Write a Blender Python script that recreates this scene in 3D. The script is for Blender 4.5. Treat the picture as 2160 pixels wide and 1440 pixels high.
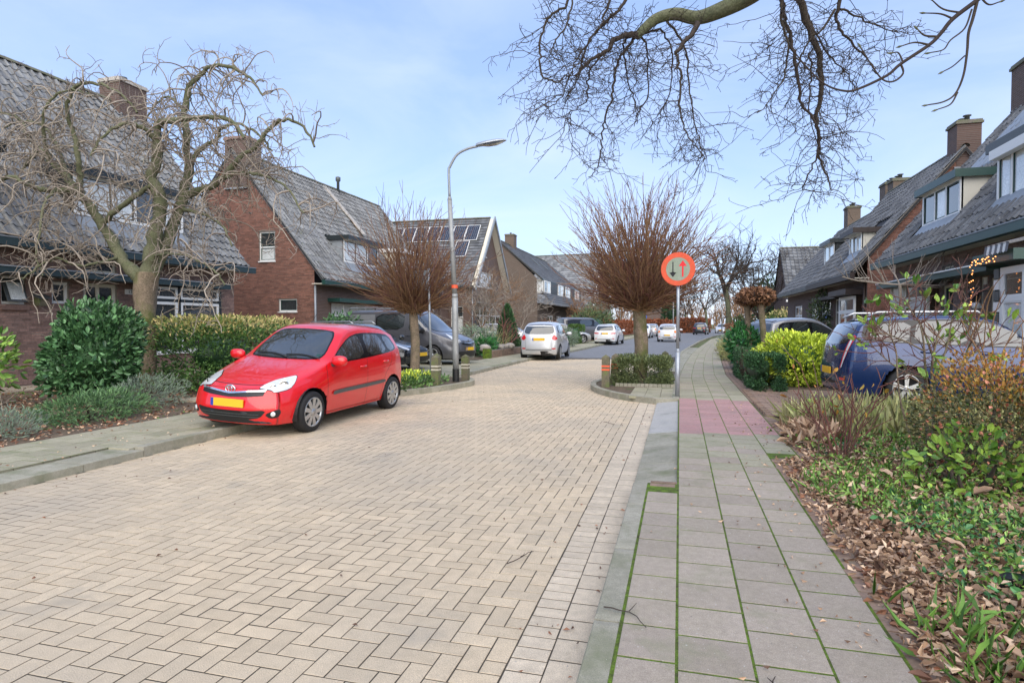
import bpy, math, random
import numpy as np
from mathutils import Vector, Matrix, geometry
from mathutils.bvhtree import BVHTree
random.seed(7); rng = np.random.default_rng(7)
for o in list(bpy.data.objects): bpy.data.objects.remove(o)
S = bpy.context.scene; COL = S.collection
R = math.radians
# ---------------------------------------------------------------- camera, sky, sun, exposure
TH = R(15.2); FPX = 1300.; CH = 1.55; PH = math.atan(38/FPX)
cam = bpy.data.objects.new('camera', bpy.data.cameras.new('camera')); COL.objects.link(cam)
cam.location = (0, 0, CH); cam.rotation_euler = (math.pi/2-PH, 0, TH)
cam.data.sensor_width = 36; cam.data.lens = FPX/2160*36; cam.data.clip_end = 3000; cam.data.clip_start = .05
S.camera = cam
SUN_EL, SUN_AZ = R(40), R(158)          # azimuth clockwise from +Y: behind the camera, a little to its left
wd = bpy.data.worlds.new('World'); S.world = wd; wd.use_nodes = True
nt = wd.node_tree; nt.nodes.clear()
def N(nt, t, **k):
    n = nt.nodes.new(t)
    for a, v in k.items(): setattr(n, a, v)
    return n
sky = N(nt, 'ShaderNodeTexSky', sky_type='NISHITA', sun_disc=False, sun_elevation=SUN_EL, sun_rotation=SUN_AZ, air_density=1.0, dust_density=.4, ozone_density=2.0)
geo = N(nt, 'ShaderNodeTexCoord'); mp = N(nt, 'ShaderNodeMapping'); mp.inputs['Scale'].default_value = (1, 1, 3.0)
nz = N(nt, 'ShaderNodeTexNoise'); nz.inputs['Scale'].default_value = 1.7; nz.inputs['Detail'].default_value = 7; nz.inputs['Roughness'].default_value = .55; nz.inputs['Distortion'].default_value = .6
cr = N(nt, 'ShaderNodeValToRGB'); cr.color_ramp.elements[0].position = .42; cr.color_ramp.elements[1].position = .82
mx = N(nt, 'ShaderNodeMix', data_type='RGBA'); bg = N(nt, 'ShaderNodeBackground'); ou = N(nt, 'ShaderNodeOutputWorld')
veil = N(nt, 'ShaderNodeMix', data_type='RGBA'); veil.inputs[0].default_value = .66; veil.inputs[7].default_value = (1.95, 2.7, 4.7, 1)
nt.links.new(geo.outputs['Generated'], mp.inputs[0]); nt.links.new(mp.outputs[0], nz.inputs[0]); nt.links.new(nz.outputs[0], cr.inputs[0])
mlt = N(nt, 'ShaderNodeMath', operation='MULTIPLY'); mlt.inputs[1].default_value = .42
nt.links.new(cr.outputs[0], mlt.inputs[0]); nt.links.new(mlt.outputs[0], mx.inputs[0])
nt.links.new(sky.outputs[0], veil.inputs[6]); nt.links.new(veil.outputs[2], mx.inputs[6]); mx.inputs[7].default_value = (4.6, 4.9, 5.6, 1)
nt.links.new(mx.outputs[2], bg.inputs[0]); bg.inputs[1].default_value = .088; nt.links.new(bg.outputs[0], ou.inputs[0])
sl = bpy.data.lights.new('sun', 'SUN'); sl.energy = 1.5; sl.angle = R(85); sl.color = (1, .90, .74)
so = bpy.data.objects.new('sun', sl); COL.objects.link(so)
sd = Vector((math.sin(SUN_AZ)*math.cos(SUN_EL), math.cos(SUN_AZ)*math.cos(SUN_EL), math.sin(SUN_EL)))
so.rotation_euler = sd.to_track_quat('Z', 'Y').to_euler()
S.view_settings.view_transform = 'Standard'; S.view_settings.look = 'None'; S.view_settings.exposure = 1.5; S.view_settings.gamma = 1
# ---------------------------------------------------------------- measuring helpers: a photo direction met with a plane
def ray(px, py):
    r = (px-1080)/FPX; up = -(py-720)/FPX
    fy = math.cos(PH)+up*math.sin(PH); fz = -math.sin(PH)+up*math.cos(PH)
    return np.array((-math.sin(TH)*fy+math.cos(TH)*r, math.cos(TH)*fy+math.sin(TH)*r, fz))
C0 = np.array((0, 0, CH))
def GD(px, py, d): return C0+ray(px, py)*d
def G(px, py, z=0.): d = ray(px, py); return C0+d*((z-CH)/d[2])
def proj(P):
    P = np.atleast_2d(P); f = -math.sin(TH)*P[:, 0]+math.cos(TH)*P[:, 1]; r = math.cos(TH)*P[:, 0]+math.sin(TH)*P[:, 1]; h = P[:, 2]-CH
    d = f*math.cos(PH)-h*math.sin(PH); u = f*math.sin(PH)+h*math.cos(PH); ds = np.where(d > .05, d, 1e9)
    return 1080+FPX*r/ds, 720-FPX*u/ds, d
# ---------------------------------------------------------------- materials
MATS = {}
def mat(name, c1, c2=None, rough=.85, metal=0., nscale=6., namt=.25, rnd=0., bump=0., bscale=60., coat=0., spec=.5, stain=None, mixrnd=False, emit=None, voro=None, axis=None, brick=None):
    m = bpy.data.materials.new(name); m.use_nodes = True; t = m.node_tree; b = t.nodes['Principled BSDF']; L = t.links.new
    b.inputs['Roughness'].default_value = rough; b.inputs['Metallic'].default_value = metal
    b.inputs['Coat Weight'].default_value = coat; b.inputs['Coat Roughness'].default_value = .03; b.inputs['Specular IOR Level'].default_value = spec
    g = N(t, 'ShaderNodeNewGeometry'); no = N(t, 'ShaderNodeTexNoise'); no.inputs['Scale'].default_value = nscale; no.inputs['Detail'].default_value = 6; no.inputs['Roughness'].default_value = .65
    L(g.outputs['Position'], no.inputs['Vector'])
    oi = N(t, 'ShaderNodeObjectInfo'); ad = N(t, 'ShaderNodeMath', operation='ADD'); L(oi.outputs['Random'], ad.inputs[0]); L(g.outputs['Random Per Island'], ad.inputs[1])
    fr = N(t, 'ShaderNodeMath', operation='FRACT'); L(ad.outputs[0], fr.inputs[0])
    col = N(t, 'ShaderNodeMix', data_type='RGBA'); col.inputs[6].default_value = (*c1, 1); col.inputs[7].default_value = (*(c2 or c1), 1)
    if mixrnd: L(fr.outputs[0], col.inputs[0])
    else:
        mr = N(t, 'ShaderNodeMapRange'); mr.inputs[1].default_value = .35; mr.inputs[2].default_value = .65; L(no.outputs[0], mr.inputs[0]); L(mr.outputs[0], col.inputs[0])
    out = col.outputs[2]
    if brick:
        sp = N(t, 'ShaderNodeSeparateXYZ'); cb = N(t, 'ShaderNodeCombineXYZ'); L(g.outputs['Position'], sp.inputs[0])
        L(sp.outputs['Y' if brick == 'y' else 'X'], cb.inputs[0]); L(sp.outputs['Z'], cb.inputs[1])
        bt = N(t, 'ShaderNodeTexBrick'); L(cb.outputs[0], bt.inputs['Vector']); bt.inputs['Scale'].default_value = 1
        bt.inputs['Brick Width'].default_value = .22; bt.inputs['Row Height'].default_value = .0625; bt.inputs['Mortar Size'].default_value = .007
        L(out, bt.inputs['Color1']); bt.inputs['Color2'].default_value = (*[x*.7 for x in c1], 1); bt.inputs['Mortar'].default_value = (.17, .15, .135, 1); out = bt.outputs[0]
    if namt or rnd:
        # value variation: fine noise and per-piece random
        n2 = N(t, 'ShaderNodeTexNoise'); n2.inputs['Scale'].default_value = nscale*9; n2.inputs['Detail'].default_value = 4; L(g.outputs['Position'], n2.inputs['Vector'])
        m1 = N(t, 'ShaderNodeMapRange'); m1.inputs[1].default_value = .25; m1.inputs[2].default_value = .75; m1.inputs[3].default_value = 1-namt; m1.inputs[4].default_value = 1+namt; L(n2.outputs[0], m1.inputs[0])
        m2 = N(t, 'ShaderNodeMapRange'); m2.inputs[3].default_value = 1-rnd; m2.inputs[4].default_value = 1+rnd; L(fr.outputs[0], m2.inputs[0])
        mm = N(t, 'ShaderNodeMath', operation='MULTIPLY'); L(m1.outputs[0], mm.inputs[0]); L(m2.outputs[0], mm.inputs[1])
        vm = N(t, 'ShaderNodeVectorMath', operation='SCALE'); L(out, vm.inputs[0]); L(mm.outputs[0], vm.inputs['Scale']); out = vm.outputs[0]
    if bump:
        ng = N(t, 'ShaderNodeTexNoise'); ng.inputs['Scale'].default_value = bscale*1.3; ng.inputs['Detail'].default_value = 2; L(g.outputs['Position'], ng.inputs['Vector'])
        mg = N(t, 'ShaderNodeMapRange'); mg.inputs[1].default_value = .3; mg.inputs[2].default_value = .7; mg.inputs[3].default_value = .78; mg.inputs[4].default_value = 1.2; L(ng.outputs[0], mg.inputs[0])
        vg = N(t, 'ShaderNodeVectorMath', operation='SCALE'); L(out, vg.inputs[0]); L(mg.outputs[0], vg.inputs['Scale']); out = vg.outputs[0]
    for st in (stain or []):
        (sc, ss, lo, hi) = st
        n3 = N(t, 'ShaderNodeTexNoise'); n3.inputs['Scale'].default_value = ss; n3.inputs['Detail'].default_value = 5; n3.inputs['Roughness'].default_value = .6; L(g.outputs['Position'], n3.inputs['Vector'])
        m3 = N(t, 'ShaderNodeMapRange'); m3.inputs[1].default_value = lo; m3.inputs[2].default_value = hi; m3.inputs[4].default_value = .9; L(n3.outputs[0], m3.inputs[0])
        cm = N(t, 'ShaderNodeMix', data_type='RGBA'); L(m3.outputs[0], cm.inputs[0]); L(out, cm.inputs[6]); cm.inputs[7].default_value = (*sc, 1); out = cm.outputs[2]
    L(out, b.inputs['Base Color'])
    if bump:
        nb = N(t, 'ShaderNodeTexNoise'); nb.inputs['Scale'].default_value = bscale; nb.inputs['Detail'].default_value = 3; L(g.outputs['Position'], nb.inputs['Vector'])
        bp = N(t, 'ShaderNodeBump'); bp.inputs['Strength'].default_value = bump; bp.inputs['Distance'].default_value = .01; L(nb.outputs[0], bp.inputs['Height']); L(bp.outputs[0], b.inputs['Normal'])
    if emit: b.inputs['Emission Color'].default_value = (*emit[0], 1); b.inputs['Emission Strength'].default_value = emit[1]
    MATS[name] = m; return m
mat('paver', (.61, .49, .335), (.56, .46, .325), rough=.9, nscale=1.3, namt=.10, rnd=.08, bump=.5, bscale=160, stain=[((.43, .37, .285), .42, .46, .72), ((.34, .30, .24), 1.3, .60, .78), ((.34, .31, .27), 35, .66, .74)])
mat('paver_light', (.61, .515, .385), (.55, .465, .35), rough=.9, nscale=2, namt=.13, rnd=.08, bump=.5, bscale=160, stain=[((.33, .30, .27), 30, .66, .72)])
mat('joint_sand', (.045, .037, .024), (.07, .055, .035), nscale=9)
mat('moss', (.14, .25, .012), (.06, .065, .018), rough=1, nscale=11, namt=.4, bump=1, bscale=200)
mat('slab', (.385, .325, .262), (.35, .30, .23), rough=.9, nscale=3, namt=.10, rnd=.10, bump=.4, bscale=180, stain=[((.22, .235, .13), 2.2, .56, .76), ((.62, .6, .55), 75, .67, .70), ((.2, .19, .16), 40, .66, .72)])
mat('slab_green', (.37, .338, .245), (.325, .305, .21), rough=.9, nscale=3, namt=.10, rnd=.10, bump=.4, bscale=180, stain=[((.20, .22, .12), 2.0, .52, .76), ((.2, .19, .16), 40, .66, .72)])
mat('slab_red', (.44, .25, .235), (.38, .24, .22), rough=.9, nscale=3, namt=.10, rnd=.08, bump=.4, bscale=180, stain=[((.22, .19, .14), 3, .6, .8)])
mat('kerb', (.37, .345, .275), (.28, .27, .20), rough=.9, nscale=3, namt=.12, rnd=.07, bump=.5, bscale=140, stain=[((.17, .185, .10), 2.5, .52, .72), ((.6, .58, .53), 80, .68, .71)])
mat('ramp_light', (.43, .42, .39), (.38, .37, .345), rough=.9, nscale=3, namt=.08, rnd=.05, bump=.3, bscale=140, stain=[((.26, .27, .24), 3, .6, .8)])
mat('asphalt', (.21, .215, .225), (.175, .18, .19), rough=.9, nscale=2, namt=.16, bump=.5, bscale=220, stain=[((.13, .13, .14), .8, .6, .8)])
mat('soil', (0.101, 0.074, 0.051), (0.149, 0.108, 0.070), rough=1, nscale=4, namt=.4, bump=1, bscale=50, stain=[((.06, .09, .025), 2.2, .58, .72)])
mat('lawn', (.08, .12, .03), (.14, .13, .06), rough=1, nscale=3, namt=.4, bump=1, bscale=60)
mat('driveway_brick', (.29, .19, .14), (.23, .165, .12), rough=.9, nscale=5, namt=.2, rnd=.15, stain=[((.16, .15, .10), 3, .58, .75)])
mat('sand_path', (.42, .36, .26), (.36, .30, .22), nscale=3, rnd=.1)
mat('mortar', (.19, .165, .145), nscale=3)
mat('brick_brown', (.285, .175, .142), (.225, .148, .125), rough=.92, nscale=2, namt=.22, rnd=.28, bump=.4, bscale=90, stain=[((.24, .19, .16), 1.3, .60, .8)])
mat('brick_red', (.255, .118, .082), (.195, .095, .070), rough=.92, nscale=2, namt=.22, rnd=.28, bump=.4, bscale=90)
mat('brick_purple', (.30, .20, .17), (.24, .165, .145), rough=.92, nscale=2, namt=.2, rnd=.25, bump=.4, bscale=90)
for ax in 'xy':
    mat('far_brick_'+ax, (.150, .085, .064), (.12, .075, .062), nscale=2, namt=.15, brick=ax)
    mat('far_brown_'+ax, (.155, .105, .07), (.12, .085, .06), nscale=2, namt=.15, brick=ax)
mat('roof_tile', (.150, .156, .164), (.215, .220, .220), rough=.7, nscale=2.2, namt=.25, rnd=.34, bump=.3, bscale=70, stain=[((.33, .33, .32), 9, .62, .74), ((.15, .17, .075), 1.4, .64, .82)])
mat('roof_dark', (.105, .110, .118), (.150, .155, .160), rough=.7, nscale=2.2, namt=.25, rnd=.36, bump=.3, bscale=70, stain=[((.28, .28, .27), 9, .66, .76)])
mat('ridge_tile', (.15, .13, .11), (.12, .13, .07), rough=.8, nscale=4, namt=.3, rnd=.2)
mat('roof_felt', (.03, .03, .032))
mat('white_paint', (.82, .82, .79), rough=.45, nscale=4, namt=.03)
mat('cream_paint', (.70, .66, .55), rough=.45, nscale=4, namt=.04)
mat('green_paint', (.012, .055, .045), (.018, .06, .05), rough=.4, nscale=4, namt=.1)
mat('dark_paint', (.015, .022, .024), rough=.4, namt=.1)
mat('bluegreen_paint', (.022, .045, .052), (.03, .052, .055), rough=.45, nscale=4, namt=.12)
mat('brown_paint', (.035, .022, .018), rough=.5)
mat('zinc', (.33, .36, .38), (.26, .28, .30), rough=.5, metal=.3, nscale=5, namt=.1)
mat('galv', (.42, .45, .48), (.34, .37, .40), rough=.42, metal=.55, nscale=14, namt=.12)
mat('galv_dark', (.10, .11, .11), rough=.5, metal=.3)
mat('pole_white', (.34, .35, .35), (.27, .28, .28), rough=.5, metal=.2, nscale=8, namt=.14, stain=[((.25, .25, .22), 6, .6, .75)])
mat('black_plastic', (.012, .012, .013), rough=.45)
mat('black_gloss', (.008, .008, .009), rough=.12)
mat('rubber', (.014, .014, .015), rough=.75, nscale=20, namt=.2)
mat('glass_house', (.035, .042, .045), (.05, .055, .055), rough=.04, spec=.9, nscale=1.5, coat=.6)
mat('glass_curtain', (.74, .76, .74), (.60, .63, .62), rough=.10, spec=.6, nscale=4, coat=.7)
mat('glass_car', (.018, .024, .024), (.03, .036, .036), rough=.02, spec=1.0, nscale=3, coat=1)
mat('glass_tint', (.006, .007, .007), rough=.03, spec=.8)
mat('glass_lamp', (.74, .76, .76), (.60, .62, .62), rough=.06, spec=.9, nscale=12, namt=.12, coat=1)
mat('chrome', (.75, .76, .77), rough=.12, metal=1)
mat('alloy', (.52, .53, .53), rough=.3, metal=.75, nscale=8, namt=.06)
mat('paint_red', (.69, .005, .010), rough=.28, coat=1, spec=.5, nscale=2, namt=.03)
mat('paint_silver', (.56, .57, .58), rough=.3, metal=.35, coat=1, nscale=2, namt=.02)
mat('paint_white', (.72, .73, .74), rough=.3, coat=1, nscale=2, namt=.02)
mat('paint_grey', (.11, .11, .12), rough=.3, metal=.4, coat=1, nscale=2, namt=.03)
mat('paint_midgrey', (.26, .265, .275), rough=.3, metal=.4, coat=1, nscale=2, namt=.03)
mat('paint_black', (.015, .018, .022), rough=.2, coat=1, namt=.02)
mat('paint_blue', (.008, .028, .11), rough=.25, metal=.3, coat=1, nscale=2, namt=.03)
mat('lamp_red', (.55, .01, .012), rough=.1, coat=1, nscale=30, namt=.25)
mat('lamp_orange', (.8, .22, .03), rough=.15, coat=1)
mat('plate_yellow', (.80, .48, .02), rough=.5, namt=.03)
mat('plate_blue', (.02, .05, .35), rough=.5)
mat('bark_brown', (.27, .205, .145), (.17, .135, .09), rough=.95, nscale=7, namt=.35, bump=1, bscale=26, stain=[((.10, .12, .03), 1.6, .52, .66)])
mat('bark_green', (.150, .148, .090), (.110, .122, .062), rough=.95, nscale=7, namt=.35, bump=1, bscale=26)
mat('twig_grey', (0.375, 0.323, 0.262), (0.195, 0.158, 0.128), rough=.9, nscale=3, namt=.2, mixrnd=True)
mat('twig_dark', (.05, .036, .032), (.07, .055, .04), rough=.95, nscale=3, namt=.2, mixrnd=True)
mat('twig_brown', (.33, .195, .10), (.21, .115, .060), rough=.9, nscale=3, namt=.2, mixrnd=True)
mat('twig_red', (0.189, 0.068, 0.054), (0.135, 0.081, 0.061), rough=.9, namt=.2, mixrnd=True)
mat('sign_red', (.80, .09, .035), (.62, .10, .03), rough=.4, nscale=14, namt=.1)
mat('sign_face', (.31, .35, .28), (.24, .29, .21), rough=.5, nscale=9, namt=.12)
mat('sign_black', (.012, .012, .015), rough=.5)
mat('sign_arrow', (.80, .02, .03), rough=.5)
mat('bollard_wood', (.17, .14, .095), (.12, .12, .075), rough=.95, nscale=8, namt=.3, bump=.8, bscale=40, stain=[((.14, .18, .05), 5, .5, .7)])
mat('band_orange', (.85, .11, .04), rough=.5); mat('band_white', (.55, .52, .42), rough=.6)
mat('stone', (.42, .38, .33), (.30, .28, .25), nscale=6, namt=.3, rnd=.3, bump=.6)
mat('solar', (.015, .016, .022), rough=.12, coat=1, spec=.6); mat('solar_cell', (.35, .36, .38), rough=.3)
mat('awning_white', (.72, .72, .69), rough=.8); mat('awning_grey', (.16, .16, .17), rough=.8)
mat('bulb', (.8, .3, .1), emit=((1, .35, .1), 1.6))
mat('blue_sign', (.03, .10, .45), rough=.5)
mat('wood_fence', (.10, .075, .055), (.075, .06, .045), rough=.95, nscale=6, namt=.3)
mat('puddle', (.09, .075, .06), rough=.12)
def leafmat(name, c1, c2, rough=.5, coat=0., st=None):
    m = mat(name, c1, c2, rough=rough, nscale=1.2, namt=.28, rnd=.45, mixrnd=True, spec=.5, stain=st); b = m.node_tree.nodes['Principled BSDF']
    b.inputs['Subsurface Weight'].default_value = 0; return m
leafmat('leaf_rhodo', (.022, .075, .026), (.12, .25, .10), rough=.32)
leafmat('leaf_pieris', (.045, .125, .03), (.12, .22, .055), rough=.4)
leafmat('leaf_pieris_top0', (0.405, 0.351, 0.081), (0.567, 0.297, 0.121), rough=.5)
leafmat('leaf_pieris_top', (.30, .38, .08), (.60, .46, .22), rough=.5)
leafmat('leaf_juniper', (.065, .16, .06), (.14, .25, .10), rough=.6)
leafmat('leaf_silver', (0.257, 0.311, 0.257), (0.149, 0.216, 0.135), rough=.7)
leafmat('leaf_yew', (0.025, 0.084, 0.028), (0.052, 0.131, 0.044), rough=.5)
leafmat('leaf_box', (0.088, 0.131, 0.044), (0.149, 0.175, 0.070), rough=.5)
leafmat('leaf_yellow', (.36, .50, .045), (.60, .68, .08), rough=.45)
leafmat('leaf_laurel', (0.032, 0.149, 0.044), (0.070, 0.245, 0.070), rough=.3)
leafmat('leaf_beech', (.30, .085, .025), (.18, .06, .025), rough=.7)
leafmat('leaf_litter', (.30, .165, .095), (.60, .44, .30), rough=.8)
leafmat('leaf_litter_dark', (0.135, 0.068, 0.041), (0.257, 0.121, 0.068), rough=.8)
leafmat('leaf_cover_old', (0.088, 0.280, 0.035), (0.280, 0.525, 0.079), rough=.4)
leafmat('leaf_cover_dark', (0.044, 0.158, 0.052), (0.088, 0.245, 0.079), rough=.35)
leafmat('leaf_cover', (.085, .22, .03), (.26, .40, .08), rough=.4)
leafmat('leaf_magnolia', (.10, .26, .03), (.25, .36, .05), rough=.4)
leafmat('leaf_coton', (0.061, 0.096, 0.035), (0.175, 0.140, 0.044), rough=.5)
leafmat('leaf_orange', (.45, .17, .03), (.32, .22, .03), rough=.6)
leafmat('berry_red', (.42, .10, .05), (.50, .22, .14), rough=.5)
leafmat('leaf_hydra', (.19, .085, .045), (.28, .15, .08), rough=.8)
leafmat('grass_dry', (.52, .47, .24), (.30, .34, .12), rough=.8)
leafmat('grass_green', (.08, .20, .03), (.16, .30, .05), rough=.6)
leafmat('leaf_hedge', (.06, .13, .025), (.09, .17, .035), rough=.5)
leafmat('leaf_far', (.04, .075, .025), (.09, .12, .04), rough=.7)
# ---------------------------------------------------------------- mesh helpers
PW = {}
def link(o, parent=None, world=True):
    COL.objects.link(o)
    if parent is not None:
        o.parent = parent
        if world: o.matrix_parent_inverse = PW.get(parent.name, Matrix()).inverted()
    if parent is None or world: PW[o.name] = Matrix()
    return o
def tag(o, label=None, cat=None, group=None, kind=None):
    for k, v in (('label', label), ('category', cat), ('group', group), ('kind', kind)):
        if v: o[k] = v
    return o
def empty(name, loc, label, cat, group=None, rz=0.):
    o = bpy.data.objects.new(name, None); COL.objects.link(o); o.location = loc; o.rotation_euler = (0, 0, rz); o.empty_display_size = .2
    PW[o.name] = Matrix.Translation(loc) @ Matrix.Rotation(rz, 4, 'Z'); return tag(o, label, cat, group)
def fast_mesh(name, V, Q, smooth=False):
    V = np.asarray(V, dtype=np.float32); Q = np.asarray(Q, dtype=np.int32); me = bpy.data.meshes.new(name)
    k = Q.shape[1]; me.vertices.add(len(V)); me.vertices.foreach_set('co', V.ravel()); me.loops.add(Q.size); me.loops.foreach_set('vertex_index', Q.ravel())
    me.polygons.add(len(Q)); me.polygons.foreach_set('loop_start', np.arange(0, Q.size, k, dtype=np.int32)); me.polygons.foreach_set('loop_total', np.full(len(Q), k, dtype=np.int32))
    me.polygons.foreach_set('use_smooth', np.full(len(Q), bool(smooth)))
    me.update(calc_edges=True); return me
def mobj(name, me, material, parent=None, world=True):
    o = bpy.data.objects.new(name, me)
    if material: me.materials.append(MATS[material] if isinstance(material, str) else material)
    return link(o, parent, world)
class MB:
    def __init__(s): s.v = []; s.f = []; s.sm = []
    def add(s, vs, fs, smooth=False):
        n = len(s.v); s.v += [tuple(map(float, p)) for p in vs]; s.f += [tuple(i+n for i in f) for f in fs]; s.sm += [smooth]*len(fs); return s
    def hexa(s, p):  # 8 points: bottom 4, top 4
        return s.add(p, [(3, 2, 1, 0), (4, 5, 6, 7), (0, 1, 5, 4), (1, 2, 6, 5), (2, 3, 7, 6), (3, 0, 4, 7)])
    def box(s, x0, x1, y0, y1, z0, z1):
        return s.hexa([(x0, y0, z0), (x1, y0, z0), (x1, y1, z0), (x0, y1, z0), (x0, y0, z1), (x1, y0, z1), (x1, y1, z1), (x0, y1, z1)])
    def poly_prism(s, pts, z0, z1, bev=0.):
        n = len(pts); c = np.mean(np.array(pts), axis=0); top = [tuple(np.array(p)+(c-np.array(p))/max(1e-6, np.linalg.norm(c-np.array(p)))*bev) for p in pts]
        s.add([(x, y, z0) for x, y in pts]+[(x, y, z1-bev) for x, y in pts]+[(x, y, z1) for x, y in top],
              [tuple(range(2*n, 3*n)), tuple(range(n-1, -1, -1))]+[(i, (i+1) % n, n+(i+1) % n, n+i) for i in range(n)]+[(n+i, n+(i+1) % n, 2*n+(i+1) % n, 2*n+i) for i in range(n)]); return s
    def tube(s, pts, r, k=8, caps=True):
        pts = np.array(pts, float); n = len(pts); rr = np.full(n, r) if np.isscalar(r) else np.array(r, float)
        V, Q = tube_arrays([(pts, rr)], k); s.add(V, [tuple(q) for q in Q], True)
        if caps: s.add([], []); b = len(s.v)-n*k; s.f += [tuple(b+i for i in range(k))[::-1], tuple(b+(n-1)*k+i for i in range(k))]; s.sm += [False, False]
        return s
    def lathe(s, prof, k=16, c=(0, 0, 0), axis='z'):
        n = len(prof); vs = []
        for r, h in prof:
            for i in range(k):
                a = 2*math.pi*i/k; p = (r*math.cos(a), r*math.sin(a), h)
                if axis == 'x': p = (p[2], p[0], p[1])
                if axis == 'y': p = (p[0], p[2], p[1])
                vs.append((c[0]+p[0], c[1]+p[1], c[2]+p[2]))
        return s.add(vs, [(j*k+i, j*k+(i+1) % k, (j+1)*k+(i+1) % k, (j+1)*k+i) for j in range(n-1) for i in range(k)], True)
    def build(s, name, material, parent=None, world=True):
        me = bpy.data.meshes.new(name); me.from_pydata(s.v, [], s.f); me.polygons.foreach_set('use_smooth', s.sm); me.update()
        return mobj(name, me, material, parent, world)
def tube_arrays(paths, k=3):
    VV = []; QQ = []; off = 0; ang = np.arange(k)*2*math.pi/k; ca = np.cos(ang)[None, :, None]; sa = np.sin(ang)[None, :, None]
    for P, rr in paths:
        n = len(P)
        if n < 2: continue
        T = np.empty_like(P); T[1:-1] = P[2:]-P[:-2]; T[0] = P[1]-P[0]; T[-1] = P[-1]-P[-2]
        T /= (np.linalg.norm(T, axis=1, keepdims=True)+1e-9)
        m = T.mean(axis=0); ref = np.eye(3)[np.argmin(np.abs(m))]
        A = np.cross(T, ref); A /= (np.linalg.norm(A, axis=1, keepdims=True)+1e-9); B = np.cross(T, A)
        V = P[:, None, :]+rr[:, None, None]*(ca*A[:, None, :]+sa*B[:, None, :]); VV.append(V.reshape(-1, 3))
        j = np.arange(n-1)[:, None]*k; i = np.arange(k)[None, :]; i2 = (i+1) % k
        QQ.append((np.stack([j+i, j+i2, j+k+i2, j+k+i], axis=-1)+off).reshape(-1, 4)); off += n*k
    return np.concatenate(VV), np.concatenate(QQ)
def branch_obj(name, paths, material, parent=None, k=3, world=True):
    V, Q = tube_arrays(paths, k); return mobj(name, fast_mesh(name, V, Q, True), material, parent, world)
# ---- pieces: the ones that show largest become objects, the rest one joined mesh
def pieces(name, tmpl, X, material, parent, n_ind=300, rest=None, stuff_top=None, smooth=False):
    TV, TQ = tmpl; TV = np.array(TV, float); TQ = np.array(TQ); X = np.array(X, float)    # X: n x 3 x 4 (columns ax, ay, az, origin)
    if not len(X): return
    px, py, d = proj(X[:, :, 3]); size = np.linalg.norm(X[:, :, 0], axis=1)/np.maximum(d, .1)
    vis = (d > .1) & (px > -20) & (px < 2180) & (py > -20) & (py < 1460)
    order = np.argsort(-(size+vis*100)); ind = [i for i in order[:n_ind] if vis[i]]; rs = np.setdiff1d(np.arange(len(X)), ind)
    base = fast_mesh(name, TV, TQ, smooth); base.materials.append(MATS[material])
    for i in ind:
        o = bpy.data.objects.new(name, base); m = Matrix.Identity(4)
        for r_ in range(3):
            for c_ in range(4): m[r_][c_] = X[i, r_, c_]
        o.matrix_basis = m; COL.objects.link(o)
        if parent is not None: o.parent = parent; o.matrix_parent_inverse = PW.get(parent.name, Matrix()).inverted()
    if len(rs):
        V = np.einsum('nij,vj->nvi', X[rs][:, :, :3], TV)+X[rs][:, None, :, 3]; n = len(TV)
        Q = (TQ[None]+np.arange(len(rs))[:, None, None]*n).reshape(-1, TQ.shape[1])
        o = mobj(rest or name+'_field', fast_mesh(name, V.reshape(-1, 3), Q, smooth), material, parent); o['kind'] = 'stuff'; return o
def slab_template(bev=.06, dr=.03):   # unit footprint -.5...5, top z=0, bottom z=-1, bevel as a share of the footprint
    a, b = .5, .5-bev
    V = [(-a, -a, -1), (a, -a, -1), (a, a, -1), (-a, a, -1), (-a, -a, -dr), (a, -a, -dr), (a, a, -dr), (-a, a, -dr), (-b, -b, 0), (b, -b, 0), (b, b, 0), (-b, b, 0)]
    Q = [(8, 9, 10, 11)]+[(4+i, 4+(i+1) % 4, 8+(i+1) % 4, 8+i) for i in range(4)]+[(i, (i+1) % 4, 4+(i+1) % 4, 4+i) for i in range(4)]
    return V, Q
def xf(o, ax, ay, az): return np.stack([np.array(ax, float), np.array(ay, float), np.array(az, float), np.array(o, float)], axis=1)
def catmull(P, n=6):
    P = np.array(P, float); Q = np.vstack([2*P[0]-P[1], P, 2*P[-1]-P[-2]]); out = []
    for i in range(1, len(Q)-2):
        for t in np.linspace(0, 1, n, endpoint=False):
            a, b, c, d = Q[i-1:i+3]; out.append(.5*((2*b)+(-a+c)*t+(2*a-5*b+4*c-d)*t*t+(-a+3*b-3*c+d)*t**3))
    out.append(P[-1]); return np.array(out)
# ================================================================ GROUND
def sheet(name, pts, z, material, kind='structure', label=None, parent=None):
    m = MB(); m.add([(x, y, z) for x, y in pts], [tuple(range(len(pts)))]); o = m.build(name, material, parent)
    if kind: o['kind'] = kind
    return o
sheet('ground', [(-600, -100), (600, -100), (600, 900), (-600, 900)], -.02, 'lawn')
# centre lines of the kerbs; the street bends gently to the right beyond the gate
KL = [(-5.9, -2), (-6.0, 5), (-6.02, 24), (-5.7, 30), (-5.4, 36.5), (-5.1, 50), (-4.6, 62), (-2.6, 99), (3, 150), (40, 300)]
KR = [(-.36, -2), (-.36, 12.2), (-.3, 19), (-.05, 29), (.05, 32.6), (.45, 38.8), (1.6, 54), (3.5, 73), (7.2, 99), (14, 150), (55, 300)]
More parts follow.
